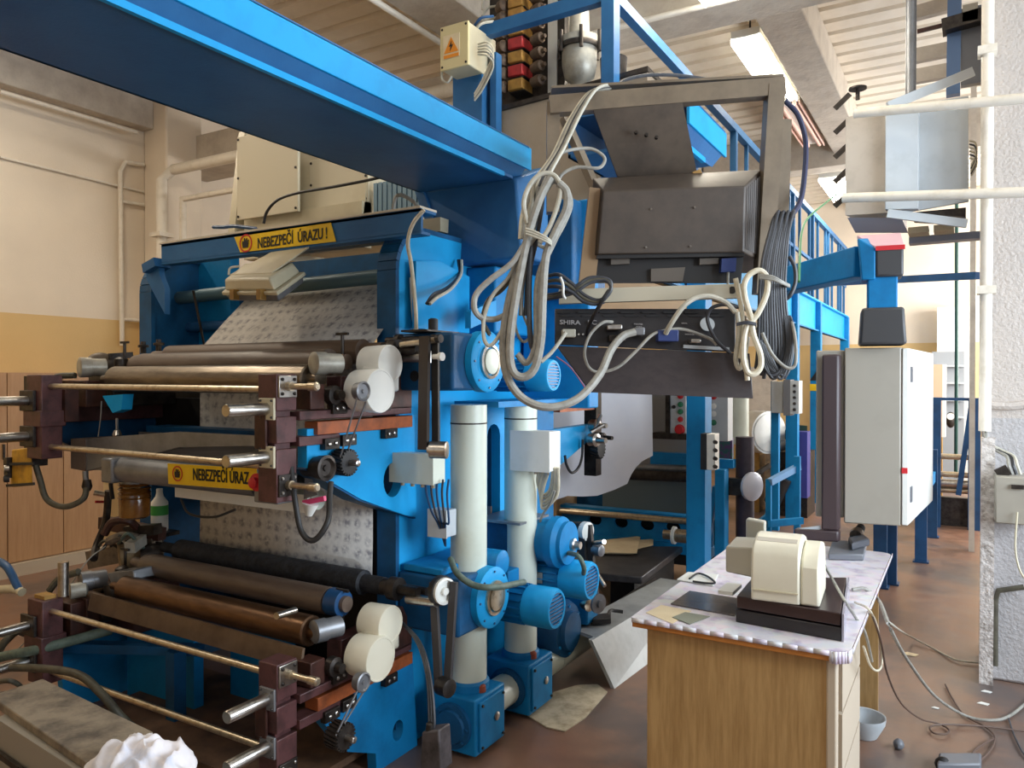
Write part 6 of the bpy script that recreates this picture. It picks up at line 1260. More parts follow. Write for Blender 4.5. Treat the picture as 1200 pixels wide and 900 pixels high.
swt = thing('switchgear_rack', 'tall rack of brown, yellow and red contactors with loops of wire above the cabinet', 'switchgear', (-2.3, 4.0, 3.13))
MB().box(-2.14, -2.08, 4.04, 4.10, 3.12, 4.38).build('white_stanchion', WHITEPL, swt)
MB().box(-2.56, -2.14, 4.06, 4.09, 3.12, 4.3).build('back_board', DSTEEL, swt)
ZR = [3.297, 3.379, 3.460, 3.542, 3.623, 3.715, 3.786, 3.868]
xc, xl, xr = -2.298, -2.423, -2.170
for i, z in enumerate(ZR):
    MB().box(xc - .055, xc + .045, 3.93, 4.06, z - .032, z + .032).build('contactor', RFRAR if i in (1, 3) else RFRAY, swt, bevel=.006)
    MB().box(xc - .06, xc + .05, 3.95, 4.06, z - .040, z - .034).build('contactor_rib', BLACK, swt)
    MB().lathe((xl - .02, 3.97, z), (1, -.5, 0), [(0, .025), (.04, .038), (.07, .036), (.08, .02)], 12).build('arc_chute', RFRAG, swt)
    MB().lathe((xr - .03, 3.97, z), (1, -.3, 0), [(0, .03), (.05, .034), (.07, .03), (.075, .015), (.10, .012)], 12).build('arc_chute', RFRAG, swt)
    MB().tube([(xl - .03, 3.96, z + .02), (xl - .08, 3.94, z + .01), (xl - .11, 3.94, z - .03), (xl - .12, 3.95, z - .07)], .007, n=6).build('wire', LGREYC, swt)
    MB().tube([(xl - .03, 3.98, z + .03), (xl - .09, 3.97, z + .03), (xl - .13, 3.96, z - .02)], .006, n=6).build('wire', WHITEC if i % 2 else DGREYC, swt)
# beige warning box
eb = thing('electrical_box', 'beige electrical box with yellow warning triangle on the blue corner column', 'electrical box', (-2.55, 3.55, 3.5))
A_E = R(20)
q0 = Vector((-2.536, 3.520, 3.323)); q1 = Vector((-2.363, 3.520, 3.287))
w = (q1 - q0).length
ux = Vector((math.cos(A_E), -math.sin(A_E), 0)); uy = Vector((math.sin(A_E), math.cos(A_E), 0))
def ef(u, v, wz): return Vector((q0.x, q0.y, 0)) + Vector((1, 0, 0)) * u + Vector((0, 1, 0)) * v + Vector((0, 0, wz))
ez0, ez1 = 3.276, 3.513
MB().box(q0.x, q1.x + .01, 3.52, 3.80, ez0, ez1).build('body', BEIGE, eb, bevel=.006)
MB().box(q0.x - .003, q1.x + .013, 3.505, 3.522, ez0 - .003, ez1 + .003).build('lid', mat('cream_lid', (214, 198, 150), .45), eb, bevel=.004)
cxx, czz = (q0.x + q1.x) / 2 - .01, (ez0 + ez1) / 2 + .005
MB().box(cxx - .055, cxx + .055, 3.501, 3.504, czz - .07, czz + .06).build('label_plate', PAPERC, eb)
MB().xz([(cxx - .048, czz - .04), (cxx + .048, czz - .04), (cxx, czz + .045)], 3.498, 3.5005).build('warning_triangle', mat('orange_sign', (228, 140, 30), .5), eb)
MB().xz([(cxx + .004, czz + .022), (cxx - .014, czz - .008), (cxx - .002, czz - .006), (cxx - .006, czz - .032), (cxx + .014, czz + .002), (cxx + .002, czz + .0)], 3.496, 3.4985).build('lightning_bolt', INK, eb)
MB().box(cxx - .05, cxx + .05, 3.4985, 3.5005, czz - .068, czz - .05).build('label_strip', mat('orange_sign', (228, 140, 30)), eb)
for a_ in (q0.x + .012, q1.x - .002):
    for z_ in (ez0 + .014, ez1 - .014):
        MB().lathe((a_, 3.506, z_), (0, -1, 0), [(0, .007), (.003, .007)], 8).build('screw', DSTEEL, eb)
MB().tube([(q0.x, 3.6, ez0 + .09), (q0.x - .05, 3.6, ez0 + .06), (q0.x - .06, 3.6, ez0 - .0), (q0.x - .02, 3.6, ez0 - .03), (q0.x + .01, 3.6, ez0)], .007, n=6).build('wire', LGREYC, eb)
for k in range(5):
    MB().tube([((-2.322, 3.560, 3.396), (-2.322, 3.560, 3.382), (-2.322, 3.560, 3.368), (-2.322, 3.560, 3.354), (-2.322, 3.560, 3.340))[k], ((-2.255, 3.560, 3.390), (-2.255, 3.560, 3.372), (-2.255, 3.560, 3.353), (-2.255, 3.560, 3.335), (-2.255, 3.560, 3.316))[k], ((-2.247, 3.600, 3.347), (-2.247, 3.600, 3.329), (-2.247, 3.600, 3.310), (-2.247, 3.600, 3.291), (-2.247, 3.600, 3.272))[k], ((-2.327, 3.620, 3.229), (-2.327, 3.620, 3.215), (-2.327, 3.620, 3.200), (-2.327, 3.620, 3.186), (-2.327, 3.620, 3.172))[k], ((-2.384, 3.620, 3.154), (-2.384, 3.620, 3.144), (-2.384, 3.620, 3.135), (-2.384, 3.620, 3.125), (-2.384, 3.620, 3.116))[k]], .005, n=6).build('wire', (WHITEC, LGREYC, WHITEC, GREYC, LGREYC)[k], eb)
for k in range(2):
    MB().tube([((-2.384, 3.620, 3.537), (-2.384, 3.620, 3.504))[k], ((-2.339, 3.620, 3.570), (-2.339, 3.620, 3.536))[k], ((-2.310, 3.700, 3.605), (-2.310, 3.700, 3.576))[k]], .008, n=6).build('wire', NAVY if k == 0 else LGREYC, eb)
# cast filter bowl
fb = thing('filter_bowl', 'pale cast filter bowl with dark clamp standing behind the railing post', 'filter', (-1.935, 4.000, 3.191))
c = Vector((-1.913, 4.000, 3.246))
MB().lathe(c, (0, 0, 1), [(-.10, .03), (-.02, .035), (0, .05), (.03, .085), (.10, .10), (.20, .10), (.21, .12), (.25, .12), (.255, .06), (.55, .05)], 24).build('bowl', CASTG, fb)
MB().lathe(c + Vector((0, 0, .19)), (0, 0, 1), [(0, .118), (.02, .122), (.03, .118)], 24).build('clamp_ring', DSTEEL, fb)
for k in range(6):
    a = 2 * math.pi * k / 6
    MB().cyl(c + Vector((.125 * math.cos(a), .125 * math.sin(a), .16)), c + Vector((.125 * math.cos(a), .125 * math.sin(a), .28)), .012, n=8).build('clamp_bolt', DSTEEL, fb)
MB().lathe(c + Vector((.16, .12, -.05)), (0, 0, 1), [(0, .07), (.20, .08), (.21, .05)], 18).build('side_pot', DSTEEL, fb)
MB().box(c.x - .20, c.x - .12, 4.05, 4.09, 3.12, 4.3).build('back_channel', DSTEEL, fb)
for k in range(4):
    MB().cyl((c.x - .30 + .06 * k, 4.25, 3.15), (c.x - .30 + .06 * k, 4.25, 4.38), .02 + .006 * (k % 2), n=10).build('riser_pipe', (PIPEW, DSTEEL, PIPEW, BEIGE)[k], fb)
tag(MB().box(-2.008, -1.962, 4.44, 4.52, 2.45, 3.2).build('white_column', WHITEPL), 'narrow white vertical duct seen left of the dark mounting board', 'duct')
# beige hood of the dryer behind the overhead beam
dh = thing('dryer_hood', 'cream machine hood with screwed cover plates behind the blue overhead beam', 'machine', (-3.6, 3.5, 2.25))
MB().yz([(3.32, 2.40), (4.1, 2.40), (4.1, 3.10), (3.42, 3.10)], -3.9, -2.95).build('hood', mat('hood_beige', (206, 196, 168), .5, 0, (194, 182, 152), 4), dh)
MB().yz([(3.28, 2.36), (4.3, 2.36), (4.3, 3.4), (3.62, 3.4), (3.38, 3.14)], -4.05, -3.99).build('end_plate', BEIGE, dh)
cp = MB().box(-3.93, -3.40, 3.265, 3.285, 2.54, 3.06).build('cover_plate', mat('cover_cream', (214, 204, 178), .5), dh, bevel=.003)
cp2 = MB().box(-3.40, -2.94, 3.36, 3.38, 2.56, 2.86).build('cover_plate', MATS['cover_cream'], dh, bevel=.003)
for (par, xs, zs, yy) in ((cp, (-3.915, -3.66, -3.415), (2.56, 2.80, 3.04), 3.263), (cp2, (-3.385, -3.17, -2.955), (2.58, 2.71, 2.84), 3.358)):
    for x_ in xs:
        for z_ in zs:
            if x_ == xs[1] and z_ == zs[1]: continue
            MB().lathe((x_, yy, z_), (0, -1, 0), [(0, .008), (.004, .008)], 8).build('screw', DSTEEL, par)
MB().box(-3.93, -2.95, 3.32, 3.4, 2.30, 2.56).build('lower_frame', mat('hood_beige', (206, 196, 168)), dh)
for k in range(10):
    MB().box(-2.90 + k * .035, -2.875 + k * .035, 3.36, 3.42, 2.46, 2.66).build('fin', mat('pale_blue_fin', (120, 150, 168), .45), dh)
MB().tube([(-3.390, 3.000, 2.419), (-3.363, 3.000, 2.483), (-3.275, 3.000, 2.539), (-3.117, 3.000, 2.558), (-2.867, 3.000, 2.558), (-2.621, 3.000, 2.562), (-2.493, 3.000, 2.571)], .008, n=8).build('hood_cable', BLACKC, dh)
MB().tube([(-3.435, 2.700, 2.353), (-3.354, 2.700, 2.345), (-3.268, 2.700, 2.341), (-3.107, 2.700, 2.312)], .010, n=7).build('hood_pipe', NAVY, dh)
MB().box(-3.45, -2.1, 2.9, 3.05, 2.235, 2.30).build('hood_ledge', BEIGE, dh)

# ================================================================ second printing unit and winder
un2 = thing('second_unit', 'blue bracket of the next printing unit with gear cluster, seen right of the columns', 'machine', (-2.0, 4.2, 0))
br = [(-2.000, 3.721, 1.262), (-2.000, 4.322, 1.269), (-2.000, 4.373, 1.250), (-2.000, 4.224, 1.154), (-2.000, 3.917, 1.064), (-2.000, 3.662, 1.009)]
MB().yz([(p[1], p[2]) for p in br], -2.04, -1.98).build('station_bracket', BLUE_LIT, un2)
MB().yz([(3.62, 0), (3.85, 0), (3.85, 2.2), (3.62, 2.2)], -2.10, -2.0).build('frame_post', BLUE, un2)
MB().box(-2.03, -1.96, 3.85, 4.35, 1.36, 1.41).build('slide_rail', ORANGE, un2)
MB().box(-2.05, -1.97, 3.9, 4.1, 1.42, 1.5).build('bearing_block', BROWN, un2, bevel=.004)
MB().box(-2.03, -1.95, 4.32, 4.40, .95, 1.5).build('carriage_post', DSTEEL, un2)
MB().bar((-1.97, 4.4, 1.45), (-1.97, 4.4, 1.1), .02, .02).build('push_rod', DSTEEL, un2)
for (p, r, m) in (((-1.950, 4.251, 1.269), .035, STEEL), ((-1.950, 4.339, 1.190), .03, DSTEEL), ((-1.930, 4.195, 1.185), .04, STEEL)):
    MB().lathe(p, (1, -.3, 0), [(0, r), (.05, r), (.055, r * .5), (.12, r * .4)], 16).build('roller_end', m, un2)
p = Vector((-1.930, 4.245, 1.130)); gv = MB().lathe(p, (1, 0, 0), [(0, .055), (.05, .055)], 18)
for i in range(18):
    a0 = 2 * math.pi * i / 18
    gv.bar(p + Vector((0, .058 * math.cos(a0), .058 * math.sin(a0))), p + Vector((.05, .058 * math.cos(a0 + .2), .058 * math.sin(a0 + .2))), .009, .012, up=(0, math.cos(a0), math.sin(a0)))
gv.build('helical_gear', BLACK, un2, kind='stuff')
for (p, q) in (((-1.900, 4.130, 1.231), (-1.850, 4.215, 1.274)), ((-1.900, 4.203, 1.252), (-1.880, 4.233, 1.333))):
    MB().cyl(p, q, .012, n=8).build('handle_bar', STEEL, un2)
MB().tube([(-1.950, 3.894, 1.113), (-1.950, 3.915, 1.058), (-1.950, 3.982, 1.007), (-1.950, 4.072, 1.027), (-1.950, 4.119, 1.088), (-1.950, 4.130, 1.189)], .008, n=8).build('hose', BLACK, un2)
# lower gear cluster of the second unit
MB().lathe((-1.741, 3.700, 0.741), (1, -.25, 0), [(0, .05), (.03, .05), (.032, .038), (.036, .03)], 20).build('belt_pulley', WHITEPL, un2)
MB().bar((-1.742, 3.680, 0.776), (-1.722, 3.660, 0.543), .035, .03).build('drive_belt', BLACK, un2)
MB().bar((-1.711, 3.700, 0.775), (-1.682, 3.680, 0.543), .03, .03).build('drive_belt', BLACK, un2)
MB().cyl((-1.914, 3.750, 0.738), (-1.751, 3.700, 0.758), .03).build('cross_shaft', DSTEEL, un2)
MB().lathe((-1.681, 3.700, 0.648), (1, -.25, 0), [(0, .03), (.05, .03), (.055, .02)], 14).build('roller_end', GALV, un2)
MB().cyl((-1.691, 3.700, 0.678), (-1.579, 3.600, 0.718), .012).build('handle_bar', STEEL, un2)
MB().cyl((-1.681, 3.700, 0.548), (-1.596, 3.650, 0.477), .010).build('handle_bar', STEEL, un2)
MB().lathe((-1.625, 3.620, 0.392), (1, -.4, 0), [(0, .05), (.012, .05), (.014, .02), (.03, .02)], 20).build('hand_wheel', GALV, un2)
MB().lathe((-1.751, 3.700, 0.357), (1, -.4, 0), [(0, .035), (.06, .035), (.065, .02)], 16).build('roller_end', STEEL_W, un2)
MB().cyl((-1.635, 3.640, 0.558), (-1.621, 3.620, 0.414), .003, n=6).build('pull_cord', GALV, un2)
MB().box(-2.0, -1.7, 3.66, 3.8, .25, .52).build('bearing_block', BLUE, un2, bevel=.01)
# hanging white sheet
sh = [(-2.408, 4.350, 1.404), (-2.304, 4.511, 1.486), (-1.875, 5.095, 1.483), (-1.870, 5.100, 1.013), (-1.904, 5.057, 0.991), (-1.925, 5.030, 0.975), (-1.954, 4.993, 0.935), (-1.975, 4.966, 0.890), (-1.995, 4.939, 0.827), (-2.056, 4.859, 0.791), (-2.135, 4.752, 0.758), (-2.203, 4.655, 0.760), (-2.266, 4.564, 0.772), (-2.338, 4.457, 0.741), (-2.383, 4.387, 0.714), (-2.407, 4.350, 0.717)]
tag(MB().prism(sh, (-.002, .003, 0)).build('hanging_sheet', SHEETW), 'white sheet with a wavy lower edge hanging before the winder', 'sheet')
wd = thing('winder', 'blue winder frame with dark rollers and grey panel behind the white sheet', 'machine', (-2.0, 5.4, 0))
MB().box(-2.259, -1.938, 6.1, 6.18, 0.831, 0.936).build('cross_beam', BLUE, wd)
MB().box(-2.95, -1.85, 6.36, 6.38, .75, 1.80).build('back_panel', mat('grey_panel', (138, 140, 142), .45), wd)
MB().cyl((-2.401, 6.000, 0.751), (-1.906, 6.000, 0.762), .045).build('roller', DSTEEL, wd)
MB().cyl((-2.426, 6.100, 0.797), (-1.938, 6.100, 0.812), .035).build('roller', GALV, wd)
MB().box(-2.736, -1.955, 6.2, 6.22, 0.350, 0.701).build('grey_panel', mat('grey_green_panel', (104, 116, 118), .45), wd)
MB().box(-3.413, -2.709, 6.25, 6.28, .1, 0.564).build('blue_panel', BLUE_D, wd)
MB().cyl((-3.094, 5.850, 0.420), (-1.858, 5.850, 0.435), .026).build('guide_rod', STEEL_W, wd)
zc = 0.364
holes = [oval(((-2.674, 5.900, 0.342), (-2.439, 5.900, 0.364), (-2.213, 5.900, 0.386), (-1.995, 5.900, 0.407), (-1.785, 5.900, 0.427))[k][0], zc, .062, .046, 16) for k in range(5)]
xa_, xb_ = -3.137, -1.677
MB().xz([(xa_, zc - .12), (xb_, zc - .12), (xb_, zc + .08), (xa_, zc + .08)], 5.9, 5.93, holes).build('perforated_beam', BLUE, wd)
MB().box(xa_, xb_, 6.0, 6.02, .05, zc + .08).build('dark_hole_backing', BLACK, wd)  # black sheet added to keep the beam's holes dark
MB().box(xa_, xb_, 5.87, 5.98, zc + .08, zc + .105).build('beam_flange', BLUE, wd)
MB().box(xa_, xb_, 5.87, 5.98, zc - .20, zc - .12).build('beam_flange', BLUE, wd)
MB().box(-3.084, -2.985, 5.8, 6.2, 0, .60).build('side_plate', mat('tan_panel', (164, 138, 104), .5), wd)
sx0 = Vector((-1.929, 5.500, 0.389))
MB().lathe(sx0, (1, 0, 0), [(0, .035), (.10, .035), (.10, .05), (.30, .05)], 18).build('shaft', STEEL_W, wd)
MB().lathe(sx0 + Vector((.07, 0, 0)), (1, 0, 0), [(0, .065), (.02, .065)], 20).build('white_collar', WHITEPL, wd)
MB().box(-1.629, -1.552, 5.78, 5.90, 0, 0.864).build('side_post', BLUE, wd, bevel=.006)
MB().bar((-1.710, 5.900, 0.248), (-1.644, 5.850, 0.724), .03, .05).build('diagonal_brace', BLUE, wd)
MB().box(-1.739, -1.515, 5.88, 5.96, 0.865, 0.931).build('cross_beam', BLUE, wd)
# dark table with sheets of paper
dt = thing('lift_table', 'low dark steel lift table with cream sheets lying on it', 'table', (-2.1, 5.0, 0))
tp = [Vector((-2.111, 4.729, 0.240)), Vector((-1.832, 4.791, 0.240)), Vector((-1.893, 5.835, 0.240)), Vector((-2.525, 5.460, 0.240))]
MB().xy([(p.x, p.y) for p in tp], .19, .24).build('table_top', mat('dark_table', (62, 60, 62), .4, .3, (82, 80, 80), 10), dt, bevel=.008)
tp2 = [tp[0].lerp(tp[2], .12), tp[1].lerp(tp[3], .12), tp[2].lerp(tp[0], .12), tp[3].lerp(tp[1], .12)]
MB().xy([(p.x, p.y) for p in tp2], 0, .19).build('pedestal', BLACK, dt)
def sheets(label, pts, z, n):
    t = thing('paper_sheets', label, 'paper', (Vector(pts[0]).x, Vector(pts[0]).y, z))
    for k in range(n):
        d = Vector((.012 * k, -.008 * k, 0))
        MB().xy([(Vector(p).x + d.x, Vector(p).y + d.y) for p in pts], z + .0045 * k, z + .0045 * k + .004).build('sheet', PAPERC, t)
sheets('cream paper sheets at the left of the dark lift table', ((-2.362, 5.258, 0.245), (-2.126, 5.366, 0.245), (-2.326, 5.964, 0.245), (-2.536, 5.646, 0.245)), .2405, 5)
sheets('smaller cream sheets at the right on the dark lift table', ((-2.174, 5.503, 0.245), (-2.109, 5.716, 0.245), (-2.187, 5.929, 0.245), (-2.288, 5.831, 0.245)), .2405, 3)
# grey cover plate beside the gear train
cvp = thing('floor_cover', 'bent grey sheet-metal floor cover running from the gearboxes to the blue post', 'cover', (-1.6, 4.6, 0))
MB().hexa([(-1.50, 3.55, 0), (-1.42, 4.90, 0), (-1.44, 4.90, 0), (-1.52, 3.55, 0), (-1.60, 3.50, .24), (-1.54, 4.90, .22), (-1.56, 4.90, .22), (-1.62, 3.50, .24)]).build('front_sheet', mat('cover_grey', (172, 176, 176), .45, .2, (150, 152, 152), 5), cvp)
MB().hexa([(-1.62, 3.55, .225), (-1.54, 4.90, .205), (-1.74, 4.90, .205), (-1.80, 3.62, .225), (-1.60, 3.55, .24), (-1.54, 4.90, .22), (-1.74, 4.90, .22), (-1.80, 3.62, .24)]).build('top_sheet', MATS['cover_grey'], cvp)
MB().box(-1.78, -1.775, 3.65, 4.90, .18, .225).build('inner_edge', DSTEEL, cvp)
tl = thing('pry_tool', 'black pry tool lying on the grey floor cover', 'tool', (-1.715, 3.958, 0.245))
MB().hexa([Vector((-1.689, 3.697, 0.245)), Vector((-1.615, 3.774, 0.245)), Vector((-1.656, 3.868, 0.245)), Vector((-1.723, 3.794, 0.245))] + [Vector(p) + Vector((0, 0, .03)) for p in ((-1.689, 3.697, 0.245), (-1.615, 3.774, 0.245), (-1.656, 3.868, 0.245), (-1.723, 3.794, 0.245))]).build('block', BLACK, tl, bevel=.004)
MB().tube([(-1.646, 3.800, 0.265), (-1.676, 3.904, 0.270), (-1.658, 3.945, 0.262), (-1.624, 3.962, 0.258)], .010, n=8).build('hook', BLACK, tl)
# dirty paper on floor
pts = [(-1.753, 3.073, 0.000), (-1.758, 3.178, 0.000), (-1.734, 3.353, 0.000), (-1.676, 3.485, 0.000), (-1.592, 3.547, 0.000), (-1.510, 3.486, 0.000), (-1.496, 3.333, 0.000), (-1.482, 3.171, 0.000), (-1.502, 3.003, 0.000), (-1.592, 2.997, 0.000)]
tag(MB().xy([(Vector(p).x, Vector(p).y) for p in pts], .001, .006).build('floor_paper', PAPERD), 'crumpled dirty paper lying on the floor beside the gearboxes', 'paper')
# control panels around the post
def panel(name, label, x0, x1, y, z0, z1, m, buttons, dark_left=False):
    t = thing(name, label, 'control box', ((x0 + x1) / 2, y + .1, z0), 'operator button boxes')
    MB().box(x0, x1, y, y + .16, z0, z1).build('body', m, t, bevel=.006)
    if dark_left: MB().box(x0 - .035, x0, y - .01, y + .17, z0 - .01, z1 + .01).build('dark_side', DSTEEL, t)
    for (u, v, r, bm) in buttons:
        MB().lathe((x0 + (x1 - x0) * u, y, z0 + (z1 - z0) * v), (0, -1, 0), [(0, r * 1.25), (.006, r * 1.25), (.006, r), (.022, r), (.025, r * .7)], 14).build('button', bm, t)
    return t
panel('button_panel', 'pale button box with red and green buttons left of the main blue post', *sorted((-2.056, -1.921)), 6.0, 1.096, 1.439, LGREY,
      [(.66, .92, .020, RED), (.66, .72, .018, GREEN), (.66, .55, .018, GREEN), (.66, .37, .018, RED), (.62, .13, .034, RED), (.25, .66, .012, BLACK)], True)
panel('button_panel', 'grey button box with white and green buttons right of the main blue post', *sorted((-1.909, -1.693)), 6.4, 1.027, 1.434, LGREY,
      [(.45, .92, .022, RED), (.45, .72, .02, WHITEPL), (.45, .56, .02, WHITEPL), (.45, .38, .02, GREEN)])
tag(MB().box(-2.2, -1.75, 5.98, 6.16, 1.06, 1.11).build('panel_shelf', DSTEEL), 'dark bar below the button boxes beside the blue post', 'bar')
sb = thing('switch_box', 'small white switch box with four rotary knobs on the main blue post', 'control box', (-1.422, 4.900, 1.075), 'operator button boxes')
MB().box(-1.461, -1.422, 4.86, 4.96, 0.966, 1.197).build('body', BLACK, sb)
MB().box(-1.422, -1.367, 4.86, 4.96, 0.966, 1.197).build('cover', WHITEPL, sb, bevel=.004)
for k in range(4):
    MB().lathe((-1.366, 4.855, 1.147 - k * .052), (.6, -1, 0), [(0, .014), (.024, .012)], 10).build('rotary_knob', BLACK, sb)
dr = thing('dark_roll', 'dark upright roll with white end disc between the post and the hanging cabinet', 'roll', (-1.460, 6.000, 0.257))
MB().cyl((-1.465, 6.050, -0.019), (-1.468, 6.050, 1.098), .07, n=20).build('roll', mat('dark_roll_wrap', (54, 46, 58), .5, 0, (40, 34, 44), 14), dr)
MB().lathe((-1.398, 5.950, 0.730), (.85, -.5, 0), [(0, .11), (.02, .11), (.025, .10)], 24).build('end_disc', mat('silvery_disc', (190, 194, 206), .3, .4), dr)
MB().box(*sorted((-1.606, -1.462)), 5.93, 6.0, 0.653, 0.784).build('clamp', DSTEEL, dr)
tag(MB().box(*sorted((-1.841, -1.709)), 6.6, 6.65, 0.859, 1.043).build('circuit_board', PCB), 'green circuit board panel behind the switch box', 'circuit board')
tag(MB().cyl((-1.727, 6.900, 0.971), (-1.728, 6.900, 1.465), .085, n=20).build('white_cylinder', CREAM), 'cream upright cylinder behind the dark roll', 'cylinder')
tag(MB().cyl((-1.904, 7.200, 0.942), (-1.906, 7.200, 1.461), .03, n=14).build('blue_standpipe', BLUE), 'slim blue standpipe beside the cream cylinder', 'pipe')
# far machine parts seen between roll and cabinet
drum = thing('white_drum', 'big white drum far back in the hall right of the cream cylinder', 'drum', (-2.087, 9.000, 0.753))
MB().lathe((-2.116, 9.000, 0.949), (.8, -.6, 0), [(0, .23), (.05, .24), (.30, .24), (.30, .22), (.31, .21)], 26).build('shell', WHITEPL, drum)
MB().box(*sorted((-2.217, -2.041)), 9.1, 9.4, 0, 0.773).build('cradle', OCHRE, drum)
MB().lathe((-1.987, 8.850, 0.953), (.8, -.6, 0), [(-.02, .02), (.03, .02)], 10).build('hub', DSTEEL, drum)
fb2 = thing('far_switch_box', 'grey switch box pair on a far blue post, left of the gangway post', 'control box', (-1.547, 8.000, 1.327), 'operator button boxes')
MB().box(*sorted((-1.679, -1.572)), 8.0, 8.2, 1.205, 1.523).build('body', LGREY, fb2, bevel=.005)
MB().box(*sorted((-1.544, -1.479)), 7.9, 8.1, 1.186, 1.541).build('dark_side', MUG, fb2)
MB().box(*sorted((-1.479, -1.399)), 7.9, 8.1, 1.205, 1.532).build('cover', LGREY, fb2)
for k in range(5):
    MB().lathe(((-1.438, 7.895, 1.482), (-1.438, 7.895, 1.423), (-1.438, 7.895, 1.365), (-1.438, 7.895, 1.306), (-1.438, 7.895, 1.247))[k], (0, -1, 0), [(0, .016), (.02, .014)], 8).build('button', BLACK, fb2)
MB().box(*sorted((-1.706, -1.630)), 8.1, 8.18, 0, 1.523).build('post', BLUE, fb2)
st2 = thing('blue_stand', 'low blue stand with a sloping grey top rail beyond the dark roll', 'stand', (-1.427, 7.400, 0.235))
MB().bar((-1.545, 7.300, 0.595), (-1.379, 7.800, 0.698), .05, .06).build('sloping_rail', mat('pale_blue_rail', (116, 160, 206), .4), st2)
b = MB().box(*sorted((-1.583, -1.537)), 7.3, 7.36, 0, 0.618).build('leg', BLUE, st2)
MB().box(*sorted((-1.407, -1.352)), 7.7, 7.76, 0, 0.805).build('leg', BLUE, st2)
MB().bar((-1.575, 7.300, 0.206), (-1.312, 7.600, 0.215), .05, .06).build('stretcher', BLUE, st2)
MB().bar((-1.786, 7.600, 0.585), (-1.652, 7.800, 0.698), .03, .04).build('link_arm', DSTEEL, st2)
MB().bar((-1.714, 7.300, 0.144), (-1.581, 7.400, 0.261), .04, .05).build('stretcher', BLUE, st2)
mc = thing('far_machine', 'dark far machine with green and purple tubs behind the blue stand', 'machine', (-1.646, 9.000, 0.439))
MB().hexa([((-1.794, 9.000, 0.864)), ((-1.502, 9.000, 0.876)), ((-1.602, 9.600, 0.831)), ((-1.914, 9.600, 0.818)), ((-1.702, 9.000, 1.040)), ((-1.503, 9.000, 1.027)), ((-1.603, 9.600, 0.993)), ((-1.816, 9.600, 1.006))]).build('green_tub', GREENT, mc)
MB().box(*sorted((-1.655, -1.469)), 8.8, 9.0, 0.25, 0.971).build('purple_tub', BLUEP, mc)
MB().box(*sorted((-1.866, -1.500)), 9.0, 9.5, 0, 0.722).build('dark_base', DSTEEL, mc)
MB().cyl((-1.792, 8.900, 0.775), (-1.584, 8.900, 0.879), .05).build('roller', GALV, mc)
MB().cyl((-1.802, 8.600, 0.194), (-1.678, 8.600, 0.481), .09).build('coil', BLACK, mc)
tag(MB().box(*sorted((-2.325, -2.084)), 9.9, 10.4, 0, 0.656).build('pallet_stack', PLANK), 'pale stack of boards far back below the white drum', 'stack')
tag(MB().box(*sorted((-3.146, -2.694)), 12.9, 13.25, 0, 1.744).build('far_rack', CONCB), 'pale rack against the far wall behind the drum', 'rack')
# far tables under the hanging cabinet
ft = thing('blue_table_frame', 'blue steel table frame on thin legs below the hanging cabinet', 'table', (-.4, 7.2, 0))
for (px_, yy) in ((-0.533, 6.25), (-0.477, 6.4), (-0.311, 7.3), (-0.268, 8.5)):
    MB().box(px_ - .045, px_ + .045, yy, yy + .08, 0, .86).build('leg', NAVY, ft)
    MB().box(px_ - .06, px_ + .06, yy - .01, yy + .09, 0, .012).build('foot_plate', NAVY, ft)
MB().box(-0.466, -0.314, 6.9, 6.98, .46, .56).build('stretcher', BLUE, ft)
MB().bar((-0.311, 7.3, .60), (-0.268, 8.5, .60), .06, .1).build('stretcher', BLUE, ft)
# blue rack with rods near the pier
rk = thing('rod_rack', 'blue rack with horizontal steel rods standing before the pier', 'rack', (-.15, 9.5, 0))
YK = 9.2
xa, xb = -0.269, 0.085
zt = 1.355
for x_ in (xa, xb):
    MB().box(x_ - .05, x_ + .06, YK - .06, YK + .06, 0, zt).build('post', NAVY, rk)
MB().box(xa, xb, YK - .02, YK + .02, zt - .03, zt).build('top_bar', NAVY, rk)
MB().bar((xb - .02, YK - .08, zt - .05), (xa + .22, YK + .0, .35), .05, .09, up=(0, 1, 0)).build('diagonal_brace', NAVY, rk)
for k in range(4):
    zz = (0.739, 0.552, 0.454, 0.382)[k]
    MB().cyl((xa, YK + .02 * k, zz), (xb, YK + .02 * k, zz), .03 if k != 2 else .045, n=12).build('steel_rod', STEEL_W if k != 2 else STEEL, rk)
MB().box(xa, xb, YK + .1, YK + .2, .0, .30).build('base_box', DSTEEL, rk)
cb2 = thing('tall_cupboard', 'beige tall cupboard with white side behind the blue rod rack', 'cupboard', (-.2, 11, 0))
MB().box(-0.390, -0.239, 11.0, 11.4, 0.820, 1.732).build('body', mat('pinkish_beige', (214, 184, 152), .5), cb2)
MB().box(-0.239, -0.202, 11.0, 11.4, 0.820, 1.732).build('side_panel', WHITEPL, cb2)
MB().box(-0.302, -0.237, 11.0, 11.3, 0, 0.820).build('leg_panel', OCHRE, cb2)
ex_ = thing('grey_shelf_unit', 'grey shelving with bottles behind the cupboard near the pier', 'shelf', (0, 12.2, 0))
MB().box(-0.393, -0.003, 12.2, 12.6, 0, 1.928).build('body', mat('shelf_grey', (150, 154, 158), .5), ex_)
for k in range(4):
    MB().box(-0.391, -0.003, 12.12, 12.2, ((-0.206, 12.150, 1.715), (-0.205, 12.150, 1.479), (-0.204, 12.150, 1.244), (-0.203, 12.150, 1.009))[k][2], ((-0.206, 12.150, 1.738), (-0.205, 12.150, 1.503), (-0.204, 12.150, 1.268), (-0.203, 12.150, 1.032))[k][2]).build('shelf_board', LGREY, ex_)
MB().ball((-0.159, 11.900, 0.998), .06, .06, .11).build('round_gauge', DSTEEL, ex_)
